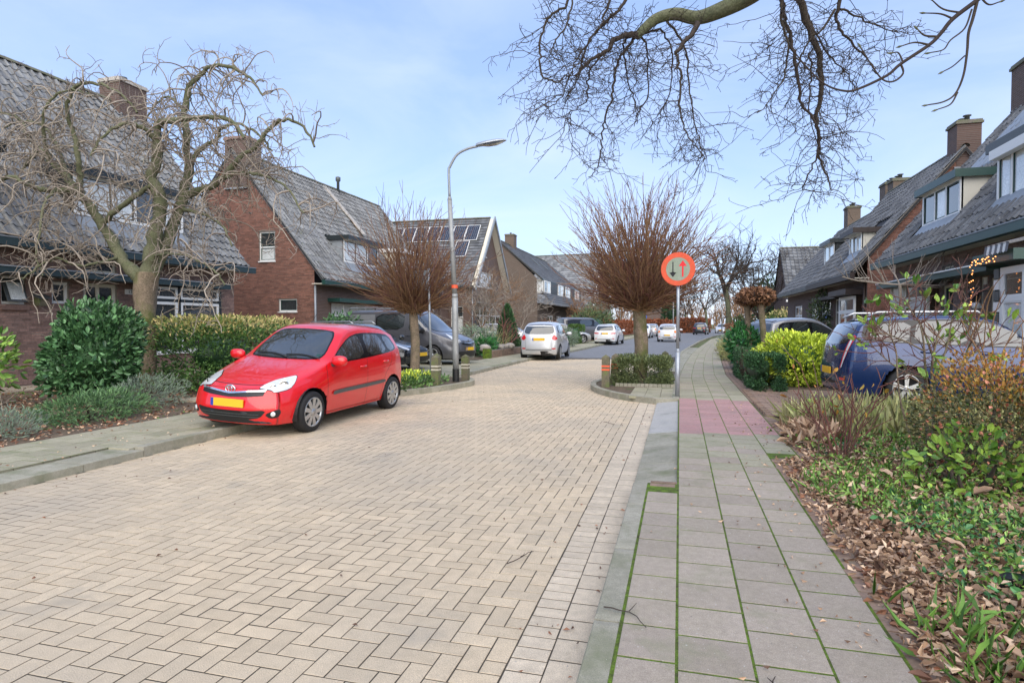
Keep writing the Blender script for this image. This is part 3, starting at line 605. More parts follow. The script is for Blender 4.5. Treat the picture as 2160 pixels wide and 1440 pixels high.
# ---------------- left house 1: pantiled semi with the long dark gutter
Y = np.array((0, 1, 0.)); XM = np.array((-1., 0, 0)); XP = np.array((1., 0, 0))
def H1():
    fr = Fr((-14.9, 3.6, 0), Y, XM); h = empty('brick_house', (-14.9, 3.6, 0), 'brown brick house with grey pantiled roof behind the gnarled tree, number 126', 'house')
    L, D, ze, zr, ov = 14.5, 4.0, 3.5, 9.15, .5; u = lambda y: y-3.6
    ops = [(u(10.5), u(11.05), 2.0, 2.64), (u(11.68), u(12.12), 2.04, 2.58), (u(12.52), u(13.5), .2, 2.6), (u(12.52), u(13.5), 2.9, 3.24), (u(14.3), u(16.9), .7, 2.62), (u(6.2), u(8.2), .8, 2.6)]
    wall(h, fr, lambda z: (0, L), .05, 3.38, ops, 'brick_brown', n_ind=200)
    g = Fr((-14.9, 18.1, 0), XM, -Y); wall(h, Fr(g.O, g.A, Y*-1), gable_lim(D, ze, zr), .05, zr-.2, [], 'far_brick_x', real=False, zb=[ze-.35]+list(np.linspace(ze, zr, 6)))
    g2 = Fr((-14.9, 3.6, 0), XM, Y); wall(h, g2, gable_lim(D, ze, zr), .05, zr-.2, [], 'far_brick_x', real=False, zb=[ze-.35, ze])
    cuts = [tcut(u(12.4), u(16.0), .12, 1.25, D, ov, ze, zr), tcut(u(6.9), u(10.5), .12, 1.25, D, ov, ze, zr)]
    roof(h, fr, L, D, ze, zr, ov, 'roof_tile', cuts, 270); gutter(h, fr, -.2, L+.35, ze, ov, 'bluegreen_paint', .2); verge(h, fr, L, D, ze, zr, ov)
    chimney(h, fr, L-1.15, L-.02, D-.45, D+.4, 7.9, 9.95, pots=1, cap='stone')
    dormer(h, fr, u(12.4), u(16.0), .12, 4.36, 5.55, ze, zr, D, ov, (1.2, .8, .8, 1.1), cheek='dark_paint', fascia='dark_paint', glasses=('glass_curtain', 'glass_curtain', 'glass_house', 'glass_curtain'), sash='dark_paint', topw=.14)
    dormer(h, fr, u(6.9), u(10.4), .12, 4.36, 5.55, ze, zr, D, ov, (1, .8, 1), cheek='green_paint', fascia='dark_paint', glasses=('glass_curtain', 'glass_house'), sash='dark_paint')
    w = window(h, fr, u(10.5), u(11.05), 2.0, 2.64, sill=False); m = FM(fr)
    m.add([(u(10.54), .03, 2.56), (u(11.0), .03, 2.56), (u(11.0), -.16, 2.06), (u(10.54), -.16, 2.06), (u(10.54), .06, 2.58), (u(11.0), .06, 2.58), (u(11.0), -.13, 2.05), (u(10.54), -.13, 2.05)], [(0, 1, 2, 3), (4, 5, 6, 7), (0, 4, 7, 3), (1, 5, 6, 2), (3, 2, 6, 7)]); m.build('open_sash', 'galv_dark', w)
    m = FM(fr); m.add([(u(10.6), -.0, 2.5), (u(10.94), -.0, 2.5), (u(10.94), -.155, 2.1), (u(10.6), -.155, 2.1)], [(0, 1, 2, 3)]); m.v = [(a, b-.018, z) for a, b, z in m.v]; m.build('sash_pane', 'glass_curtain', w)
    m = FM(fr); m.box(u(10.46), u(11.08), -.09, .0, 1.86, 1.95); m.build('brick_sill', 'brick_brown', h)
    window(h, fr, u(11.68), u(12.12), 2.04, 2.58, lead=True, rows=(1,), sill=False, t=.07)
    d = window(h, fr, u(12.52), u(13.5), .2, 2.6, (.42, .5), (.06, 1), glass='glass_house', name='front_door', t=.09, sill=False, frame='cream_paint')
    window(h, fr, u(12.52), u(13.5), 2.9, 3.24, (1,), (1,), sill=True, lead=True, frame='cream_paint')
    window(h, fr, u(6.2), u(8.2), .8, 2.6, (1, 1), (2, 1), name='window')
    bf = Fr(fr.P(0, -.42, 0), Y, XM); m = FM(bf); m.box(u(14.2), u(17.0), .06, .42, .05, .68); b_ = m.build('bay', 'brick_brown', h)
    m = FM(bf); [m.box(x-.06, x+.06, 0, .1, .68, 2.62) for x in (u(14.2), u(15.25), u(16.95))]; m.box(u(14.2), u(16.9), .0, .1, 2.18, 2.27); m.build('bay_post', 'dark_paint', b_)
    m = FM(bf); m.add([(u(16.93), .05, .68), (u(17.35), .42, .68), (u(17.35), .42, 2.62), (u(16.93), .05, 2.62)], [(0, 1, 2, 3)]); m.build('bay_cheek', 'dark_paint', b_)
    for x0, x1 in ((u(14.26), u(15.19)), (u(15.31), u(16.89))):
        window(b_, bf, x0, x1, 2.27, 2.62, lead=True, rows=(1,), b=.0, sill=False, t=.07); window(b_, bf, x0, x1, .7, 2.18, (1,), (1,), b=.0, sill=True, t=.08, glasses=('glass_house',))
    c = FM(fr); c.box(u(6), u(17.1), -.72, .0, 2.66, 2.81); c.build('canopy', 'bluegreen_paint', h); c = FM(fr); c.box(u(5.98), u(17.12), -.745, -.7, 2.80, 2.83); c.build('canopy_lip', 'zinc', h)
    m = FM(fr); m.box(u(13.74), u(14.12), -.035, -.012, 2.36, 2.50); pl = m.build('number_plate', 'white_paint', h)
    tc = bpy.data.curves.new('number', 'FONT'); tc.body = '126'; tc.size = .135; tc.extrude = .002; tc.align_x = 'CENTER'; tc.align_y = 'CENTER'; tc.materials.append(MATS['sign_black'])
    to = bpy.data.objects.new('number', tc); to.location = (-14.9+.038, 3.6+(u(13.74)+u(14.12))/2, 2.43); to.rotation_euler = (math.pi/2, 0, math.pi/2); COL.objects.link(to); bpy.context.view_layer.update(); me = bpy.data.meshes.new_from_object(to.evaluated_get(bpy.context.evaluated_depsgraph_get())); me.transform(to.matrix_world); bpy.data.objects.remove(to); mobj('number', me, None, pl)
    bx = Fr((-14.88, 11.33, 0), Y, XP); m = FM(bx); m.box(-.1, .12, .0, .16, 1.97, 2.18); m.lathe([(0, 0), (.02, 0)], 8); bb = m.build('nesting_box', 'bollard_wood'); tag(bb, 'weathered wooden bird box on the brown brick wall between two small windows', 'bird box')
    m = FM(bx); m.hexa([(-.16, -.0, 2.2), (.16, -.0, 2.2), (.16, .24, 2.14), (-.16, .24, 2.14), (-.16, -.0, 2.27), (.16, -.0, 2.27), (.16, .24, 2.16), (-.16, .24, 2.16)]); m.build('lid', 'galv_dark', bb)
H1()
# ---------------- left house 2: red brick gable towards us, window in the gable
def H2():
    fr = Fr((-14.9, 23.0, 0), Y, XM); h = empty('gabled_house', (-14.9, 23, 0), 'red brick semi-detached house with a tall side gable and pantiled roof, behind the red car', 'house')
    L, D, ze, zr, ov = 13.6, 4.0, 3.4, 9.1, .5; u = lambda y: y-23
    g = Fr((-14.9, 23.0, 0), XM, Y); gx = lambda x: -14.9-x
    ops = [(gx(-16.8), gx(-17.6), 4.24, 5.5), (gx(-15.75), gx(-16.65), 2.06, 2.6)]
    wall(h, g, gable_lim(D, ze, zr), .05, zr-.15, ops, 'brick_red', n_ind=200, zb=[ze-.35]+list(np.linspace(ze, zr, 14)))
    window(h, g, gx(-16.8), gx(-17.6), 4.24, 5.5, (1,), (1, 1.1), sash='green_paint', glasses=('glass_curtain', 'glass_house')); window(h, g, gx(-15.75), gx(-16.65), 2.06, 2.6, sash='green_paint')
    wall(h, fr, lambda z: (0, L), .05, 3.28, [(u(24.3), u(28.4), .7, 2.45), (u(29.2), u(30.2), .1, 2.5), (u(32.2), u(35.6), .7, 2.45)], 'far_brick_y', real=False)
    window(h, fr, u(24.3), u(28.4), .7, 2.45, (1.2, 1.3, .9, .9), (2.2, 1), lead=False, glasses=('glass_house', 'glass_curtain')); window(h, fr, u(32.2), u(35.6), .7, 2.45, (1, 1, 1), (2.2, 1), glasses=('glass_house', 'glass_curtain')); window(h, fr, u(29.2), u(30.2), .1, 2.5, (1,), (1, 2), frame='cream_paint', name='front_door')
    c = FM(fr); c.box(u(24), u(31), -.6, 0, 2.5, 2.66); c.build('canopy', 'green_paint', h)
    cuts = [tcut(u(25.8), u(29.2), .25, 1.4, D, ov, ze, zr), tcut(u(31.2), u(34.8), .25, 1.4, D, ov, ze, zr)]
    roof(h, fr, L, D, ze, zr, ov, 'roof_tile', cuts, 230); gutter(h, fr, -.2, L+.2, ze, ov, 'green_paint', .2); verge(h, fr, 0, D, ze, zr, ov, 'zinc'); verge(h, fr, L, D, ze, zr, ov)
    dormer(h, fr, u(25.8), u(29.2), .25, 4.42, 5.6, ze, zr, D, ov, (1, 1, 1), cheek='zinc', fascia='dark_paint', glasses=('glass_curtain', 'glass_curtain', 'glass_house'), sash='dark_paint')
    dormer(h, fr, u(31.2), u(34.8), .25, 4.42, 5.6, ze, zr, D, ov, (1, 1, 1), cheek='cream_paint', fascia='white_paint', glasses=('glass_curtain',))
    chimney(h, Fr((-14.9, 23, 0), Y, XM), -.06, .95, 3.25, 4.35, 7.4, 9.68, 'far_brick_x', 1, 'brick_brown')
    m = FM(fr); m.hexa([(6.9, 1.5, 6.29), (7.25, 1.5, 6.29), (7.25, 3.9, 9.02), (6.9, 3.9, 9.02), (6.9, 1.5, 6.36), (7.25, 1.5, 6.36), (7.25, 3.9, 9.1), (6.9, 3.9, 9.1)]); m.build('party_flashing', 'stone', h)
    m = FM(fr); m.lathe([(.0, 8.9), (.08, 8.9), (.08, 9.55), (.14, 9.6), (.14, 9.8), (0, 9.85)], 10); m.v = [(x+8.3, y+3.8, z) for x, y, z in m.v]; m.build('flue_pipe', 'galv_dark', h)
    pipe(h, (-14.82, 22.93, .1), (-14.82, 22.93, 3.25)); 
    m = FM(fr)   # a builder's ladder lying on the roof
    for s_ in (0, .32):
        m.tube([(2.2+s_, -.1, 3.95), (2.2+s_-.8, 1.55, 5.9)], .03, 6)
    for k in range(8): t = (k+.5)/8; m.tube([(2.2-.8*t, -.1+1.65*t, 3.97+1.95*t), (2.52-.8*t, -.1+1.65*t, 3.97+1.95*t)], .02, 5)
    tag(m.build('roof_ladder', 'zinc'), 'metal ladder lying on the pantiled roof of the red brick gabled house', 'ladder')
H2()
# ---------------- left house 3: gable to the street, solar panels on the slope towards us
def H3():
    D, ze, zr, ov = 4.1, 4.2, 9.5, .35; fr = Fr((-14.0, 40.7, 0), XM, Y); h = empty('solar_panel_house', (-14, 40.7, 0), 'brick house with a street gable and solar panels on its dark roof', 'house'); L = 11.
    wall(h, fr, lambda z: (0, L), .05, ze-.1, [(.6, 1.5, .9, 2.75), (2.2, 3.6, 1.2, 2.8)], 'far_brick_x', real=False)
    g = Fr((-14.0, 40.7, 0), Y, XM); ops = [(1.2, 5.2, 4.2, 5.35), (3.3, 3.52, 6.5, 7.8), (.8, 7.4, .3, 2.95)]
    wall(h, g, gable_lim(D, ze, zr, ov), .05, zr-.2, ops, 'far_brick_y', real=False, zb=[ze-.35]+list(np.linspace(ze, zr, 5)))
    window(h, g, 1.2, 5.2, 4.2, 5.35, (.5, 1.3, .5), glasses=('glass_house', 'glass_curtain', 'glass_house'), sash='dark_paint', t=.08); window(h, g, 3.3, 3.52, 6.5, 7.8, t=.05, glass='glass_curtain')
    window(h, g, .8, 7.4, .3, 2.95, (1, .6, 1.2, 1.2, 1), (1.6, .7), t=.09, glasses=('glass_house',), frame='white_paint'); m = FM(g); m.box(.5, 7.7, -.4, 0, 2.98, 3.08); m.build('canopy', 'zinc', h)
    window(h, fr, .6, 1.5, .9, 2.75, (1,), (1.5, 1), sash='dark_paint', glasses=('glass_curtain', 'glass_house')); window(h, fr, 2.2, 3.6, 1.2, 2.8, (1, 1), (1.6, 1), glasses=('glass_curtain', 'glass_house'))
    m = FM(fr); m.box(1.7, 5.2, -1.6, 0, .05, 2.75); e = m.build('extension', 'far_brick_x', h); m = FM(fr); m.box(1.6, 5.3, -1.75, 0, 2.78, 2.95); m.build('extension_roof', 'galv_dark', e)
    window(e, Fr(fr.P(0, -1.6, 0), XM, Y), 2.0, 4.8, .9, 2.6, (1, 1, 1), (1.8, 1), b=-.03, glasses=('glass_curtain', 'glass_house'))
    roof(h, fr, L, D, ze, zr, ov, 'roof_dark', (), 40, FT, .30, .30); gutter(h, fr, -.3, L, ze, ov, 'bluegreen_paint', .15)
    m = FM(fr)                                   # barge boards with cream soffit
    for (b0, z0), (b1, z1) in (((-ov-.1, ze-.05), (D, zr+.12)), ((D, zr+.12), (2*D+ov+.1, ze-.05))):
        m.hexa([(-.55, b0, z0-.3), (-.45, b0, z0-.3), (-.45, b1, z1-.3), (-.55, b1, z1-.3), (-.55, b0, z0), (-.45, b0, z0), (-.45, b1, z1), (-.55, b1, z1)])
    m.build('barge_board', 'zinc', h); m = FM(fr)
    for (b0, z0), (b1, z1) in (((-ov+.05, ze-.12), (D, zr-.06)), ((D, zr-.06), (2*D+ov-.05, ze-.12))):
        m.hexa([(-.45, b0, z0-.06), (.0, b0, z0-.06), (.0, b1, z1-.06), (-.45, b1, z1-.06), (-.45, b0, z0), (.0, b0, z0), (.0, b1, z1), (-.45, b1, z1)])
    m.build('barge_soffit', 'cream_paint', h)
    sv = np.array((0, D+ov, zr-ze)); SL = np.linalg.norm(sv); sv /= SL; nn = np.array((0, -sv[2], sv[1]))
    def panel(a0, t0):
        m = FM(fr); c = lambda a, t, n_: tuple(np.array((a, -ov, ze))+sv*t+nn*n_)
        m.hexa([c(a0, t0, .10), c(a0+1.0, t0, .10), c(a0+1.0, t0+1.62, .10), c(a0, t0+1.62, .10), c(a0, t0, .14), c(a0+1.0, t0, .14), c(a0+1.0, t0+1.62, .14), c(a0, t0+1.62, .14)]); f = m.build('solar_panel', 'white_paint', h)
        m = FM(fr); q = [c(a0+.035, t0+.035, .143), c(a0+.965, t0+.035, .143), c(a0+.965, t0+1.585, .143), c(a0+.035, t0+1.585, .143)]; m.add(q, [(0, 1, 2, 3)]); m.build('solar_sheet', 'solar', f)
        m = FM(fr)
        for i in range(1, 6):
            for j in range(1, 10): a, t, r_ = a0+.035+.93*i/6, t0+.035+1.55*j/10, .028; m.add([c(a-r_, t, .1455), c(a, t-r_, .1455), c(a+r_, t, .1455), c(a, t+r_, .1455)], [(0, 1, 2, 3)])
        m.build('cell_gap', 'solar_cell', f)
    for i in range(8): panel(-.02+.42+i*1.03, 4.42)
    panel(.9, 2.72)
    pipe(h, (-13.93, 40.75, .1), (-13.93, 40.75, 4.1), .05)
H3()
# ---------------- left house 4: brown gable, jettied upper bay with black boards
def H4():
    L, D, ze, zr, ov = 24, 4.1, 6.0, 10.0, .5; fr = Fr((-13.7, 60, 0), Y, XM); h = empty('brown_gabled_house', (-13.7, 60, 0), 'long brown brick house with chimney, black boarded upper bays and slate roof', 'house')
    g = Fr((-13.7, 60, 0), XM, Y); wall(h, g, gable_lim(D, ze, zr, ov), .05, zr-.2, [], 'far_brown_x', real=False, zb=[ze-.35, ze])
    wall(h, fr, lambda z: (0, L), .05, 3.6, [(5, 8, .7, 2.4), (10, 13, .7, 2.4), (17, 19, .7, 2.4)], 'far_brown_y', real=False)
    for a in (5, 10): window(h, fr, a, a+3, .7, 2.4, (1, 1), (1.8, 1), glasses=('glass_curtain', 'glass_house'), t=.12)
    window(h, fr, 17, 19, .7, 2.4, (1, 1), t=.12)
    up = Fr((-13.1, 60, 0), Y, XM); m = FM(up); m.box(.0, L, .0, .6, 4.55, 5.95); b = m.build('boarded_storey', 'black_plastic', h)
    m = FM(up)
    for k in range(9): m.box(.01, L-.01, -.03, -.005, 4.6+k*.15, 4.6+k*.15+.12)
    m.build('board', 'dark_paint', b)
    for a in (.1, 7.5, 12, 19): window(b, up, a, a+3.2, 4.62, 5.85, (1, 1), b=-.1, t=.13, glasses=('glass_house', 'glass_curtain'))
    window(h, Fr((-13.1, 60, 0), XM, Y), .0, .62, 4.62, 5.85, b=-.05, t=.1, glass='glass_curtain')
    m = FM(fr); m.hexa([(-.3, -1.5, 3.6), (L, -1.5, 3.6), (L, -.5, 4.7), (-.3, -.5, 4.7), (-.3, -1.5, 3.7), (L, -1.5, 3.7), (L, -.5, 4.8), (-.3, -.5, 4.8)]); m.build('skirt_roof', 'roof_dark', h)
    for k in range(5):
        m = FM(fr); t = k/5; m.box(-.3, L, -1.52+t, -1.28+t, 3.7+1.1*t, 3.74+1.1*t+.02); m.build('tile', 'roof_dark', h)
    m = FM(fr); m.box(-.3, L, -1.65, -1.45, 3.45, 3.62); m.build('gutter', 'zinc', h)
    roof(h, fr, L, D, ze, zr, ov, 'roof_dark', (), 0, FT, .32, .36); gutter(h, fr, -.3, L, ze, ov, 'bluegreen_paint', .16); verge(h, fr, 0, D, ze, zr, ov)
    chimney(h, fr, 4.4, 5.6, 3.6, 4.6, 9.2, 11.2, 'far_brown_y', 1)
    for a, t in ((9, 2.3), (13, 2.2)):
        m = FM(fr); s = (zr-ze)/(D+ov); m.hexa([(a, t-ov, ze+s*t+.06), (a+.8, t-ov, ze+s*t+.06), (a+.8, t+1.0-ov, ze+s*(t+1.0)+.06), (a, t+1.0-ov, ze+s*(t+1)+.06), (a, t-ov, ze+s*t+.16), (a+.8, t-ov, ze+s*t+.16), (a+.8, t+1.0-ov, ze+s*(t+1.0)+.16), (a, t+1.0-ov, ze+s*(t+1)+.16)]); m.build('roof_light', 'galv_dark', h)
    c, s = math.cos(R(5)), math.sin(R(5)); A = np.array((-c, s, 0)); B = np.array((s, c, 0)); O = np.array((-12.2, 88.5, 0)); fr = Fr(O, A, B); h = empty('white_trimmed_gable_house', tuple(O), 'far brick house with white trimmed street gable and steep tiled roof', 'house'); D, ze, zr, ov, L = 6.5, 3.6, 12.2, .4, 14
    wall(h, Fr(O, B, A), gable_lim(D, ze, zr, ov), .05, zr-.2, [(1.5, 5, 4.6, 6.6), (5, 8, .6, 2.6)], 'far_brick_y', real=False, zb=[ze-.35, ze, 6.7, 8, 10])
    window(h, Fr(O, B, A), 1.5, 5, 4.6, 6.6, (1, 1, 1), (1, 1), t=.14); window(h, Fr(O, B, A), 5, 8, .6, 2.6, (1, 1), (1.6, 1), t=.14)
    wall(h, fr, lambda z: (0, L), .05, 3.5, [], 'far_brick_x', real=False)
    roof(h, fr, L, D, ze, zr, ov, 'roof_tile', (), 0, FT, .4, .42); m = FM(fr)
    for (b0, z0), (b1, z1) in (((-ov, ze), (D, zr)), ((D, zr), (2*D+ov, ze))): m.hexa([(-.3, b0, z0-.3), (-.2, b0, z0-.3), (-.2, b1, z1-.3), (-.3, b1, z1-.3), (-.3, b0, z0+.05), (-.2, b0, z0+.05), (-.2, b1, z1+.05), (-.3, b1, z1+.05)])
    m.build('barge_board', 'white_paint', h)
    m = FM(Fr(O, B, A)); m.box(0.2, 4.6, -1.2, 0, 2.9, 3.1); m.build('porch_roof', 'green_paint', h)
H4()
# ---------------- right house 1
def R1():
    fr = Fr((6.6, 13.1, 0), Y, XP); h = empty('green_trimmed_house', (6.6, 13.1, 0), 'brick house on the right with long green gutter, white dormers and grey pantiles', 'house'); u = lambda y: y-13.1
    L, D, ze, zr, ov = 9.2, 4.2, 3.5, 9.2, .45
    ops = [(u(18.65), u(21.5), .8, 2.72), (u(17.78), u(18.5), .15, 3.02), (u(17.1), u(17.3), 1.95, 2.6), (u(16.2), u(16.4), 1.95, 2.6), (u(15.15), u(15.95), .15, 3.05), (u(13.2), u(14.3), .7, 2.7)]
    wall(h, fr, lambda z: (0, L), .05, 3.4, ops, 'brick_purple', n_ind=200)
    wall(h, Fr((6.6, 13.1, 0), XP, Y), gable_lim(D, ze, zr, ov), .05, zr-.2, [], 'far_brick_x', real=False, zb=[ze-.35, ze]); wall(h, Fr((6.6, 22.3, 0), XP, -Y), gable_lim(D, ze, zr, ov), .05, zr-.2, [], 'far_brick_x', real=False, zb=[ze-.35, ze])
    bay = Fr(fr.P(0, -.3, 0), Y, XP); m = FM(bay); m.box(u(18.55), u(21.6), .08, .3, .05, .78); b = m.build('bay', 'brick_purple', h)
    window(b, bay, u(18.6), u(20.3), .8, 2.72, (1,), (1.9, .6), frame='cream_paint', b=0, t=.1, glasses=('glass_curtain', 'glass_house')); window(b, bay, u(20.38), u(21.55), .8, 2.72, (1,), (1.9, .6), frame='cream_paint', b=0, t=.1, glasses=('glass_curtain', 'glass_curtain'))
    for y0, y1 in ((17.78, 18.5), (15.15, 15.95)):
        window(h, fr, u(y0), u(y1), .15, 2.55, (1,), (1,), frame='cream_paint', sash='green_paint', glass='glass_house', b=.06, t=.09, sill=False, name='front_door'); window(h, fr, u(y0), u(y1), 2.72, 3.02, frame='cream_paint', sash='green_paint', b=.06, sill=False, name='fanlight')
    for y0 in (17.1, 16.2): window(h, fr, u(y0), u(y0+.22), 1.95, 2.6, frame='cream_paint', t=.04)
    for y0, z in ((17.45, 2.32), (15.9+.1, 2.42)): m = FM(fr); m.box(u(y0), u(y0+.14), -.03, -.011, z, z+.16); m.build('number_plate', 'white_paint', h)
    b2 = Fr(fr.P(0, -.62, 0), Y, XP); m = FM(b2); m.box(u(13.1), u(14.2), .08, .62, .05, .68); b = m.build('bay', 'brick_purple', h); 
    window(b, b2, u(13.12), u(14.02), .7, 2.62, (1,), (1.6, .7), b=0, t=.1, glasses=('glass_curtain', 'glass_house'), sash='white_paint')
    for k in range(9): m = FM(b2); z = .7+k*.215; m.box(u(14.03), u(14.22), -.02, .1, z, z+.19); m.build('quoin', 'white_paint' if k % 2 else 'galv_dark', b)
    c = FM(fr); c.box(u(13.0), u(14.6), -.86, 0, 2.70, 2.90); c.build('bay_canopy', 'green_paint', h); c = FM(fr); c.box(u(14.6), u(21.8), -.62, 0, 2.62, 2.77); c.build('canopy', 'green_paint', h); c = FM(fr); c.box(u(14.6), u(21.82), -.645, -.6, 2.76, 2.79); c.build('canopy_lip', 'white_paint', h)
    cuts = [tcut(u(17.95), u(20.55), .2, 1.2, D, ov, ze, zr), tcut(u(13.1), u(16.0), .12, 1.3, D, ov, ze, zr)]
    roof(h, fr, L, D, ze, zr, ov, 'roof_dark', cuts, 270); gutter(h, fr, -.2, L+.3, ze, ov, 'green_paint', .2); verge(h, fr, L, D, ze, zr, ov)
    dormer(h, fr, u(18.0), u(20.5), .2, 4.3, 5.35, ze, zr, D, ov, (1, .9, 1), cheek='cream_paint', fascia='green_paint', glasses=('glass_house', 'glass_curtain', 'glass_house'), sash='green_paint', topw=.16)
    dormer(h, fr, u(13.15), u(15.95), .12, 4.12, 5.42, ze, zr, D, ov, (1, 1, 1, .8), cheek='green_paint', fascia='galv_dark', glasses=('glass_curtain',), sash='green_paint', topw=.16)
    m = FM(fr); m.box(u(13.2), u(15.9), -.08, .1, 5.1, 5.3); m.build('shutter_box', 'white_paint', h)
    k = (zr-ze)/(D+ov)                          # pale roof panels above the dormers
    for i in range(7):
        a = u(13.6)+i*1.04; m = FM(fr); b0, b1 = 1.35, 2.75
        m.hexa([(a, b0, ze+(b0+ov)*k+.10), (a+1.0, b0, ze+(b0+ov)*k+.10), (a+1.0, b1, ze+(b1+ov)*k+.10), (a, b1, ze+(b1+ov)*k+.10), (a, b0, ze+(b0+ov)*k+.16), (a+1.0, b0, ze+(b0+ov)*k+.16), (a+1.0, b1, ze+(b1+ov)*k+.16), (a, b1, ze+(b1+ov)*k+.16)]); m.build('roof_panel', 'zinc', h)
    chimney(h, fr, L-.75, L+.02, 3.1, 4.0, 7.6, 9.35, 'far_brick_y', 1, 'ridge_tile')
    # striped awning
    aw = empty('striped_awning', (6.0, 13.6, 3.1), 'rolled grey and white striped awning with scalloped edge above the right bay window', 'awning')
    for k in range(9):
        a = u(13.0)+k*.1; m = FM(fr); m.hexa([(a, -.92, 2.98), (a+.1, -.92, 2.98), (a+.1, -.3, 3.12), (a, -.3, 3.12), (a, -.94, 3.02), (a+.1, -.94, 3.02), (a+.1, -.3, 3.2), (a, -.3, 3.2)])
        m.add([(a, -.93, 3.0), (a+.1, -.93, 3.0), (a+.1, -.95, 2.86), (a+.05, -.95, 2.83), (a, -.95, 2.86)], [(0, 1, 2, 3, 4)]); m.build('stripe', 'awning_white' if k % 2 else 'awning_grey', aw)
    # lantern with a white bird ornament, string of little lights
    ln = MB(); c = (6.3, 15.9); ln.lathe([(0, 2.02), (.07, 2.02), (.11, 2.2), (.11, 2.22)], 6, (c[0], c[1], 0)); lo = ln.build('wall_lantern', 'black_plastic'); tag(lo, 'black carriage lantern on the wall beside the right front door', 'lantern')
    ln = MB(); ln.lathe([(.13, 2.22), (.15, 2.24), (.05, 2.36), (0, 2.40)], 6, (c[0], c[1], 0)); ln.box(c[0], 6.6, c[1]-.015, c[1]+.015, 2.25, 2.28); ln.build('roof_cap', 'galv_dark', lo)
    ln = MB(); ln.lathe([(0, 1.86), (.07, 1.89), (.095, 1.95), (.07, 2.0), (0, 2.03)], 12, (c[0]+.02, c[1]-.05, 0)); tag(ln.build('globe_ornament', 'white_paint'), 'round white ornament hanging under the black carriage lantern', 'ornament')
    st = empty('string_lights', (5.9, 14.1, 2.6), 'string of small orange lights draped on the right bay window', 'string lights')
    w_ = []; 
    for k in range(44):
        t = k/43; p = (5.62-.02*math.sin(k), 14.3-.05*math.sin(k*1.7)-(.9*max(0, t-.5)*2 if t > .5 else 0), 1.55+2.4*min(t, .5)+.05*math.sin(k*2.3)); w_.append(p)
        m = MB(); m.lathe([(0, -.012), (.010, -.007), (.011, .004), (0, .013)], 6, p); m.build('bulb', 'bulb', st)
    branch_obj('wire', [(np.array(w_), np.full(44, .004))], 'green_paint', st)
R1()
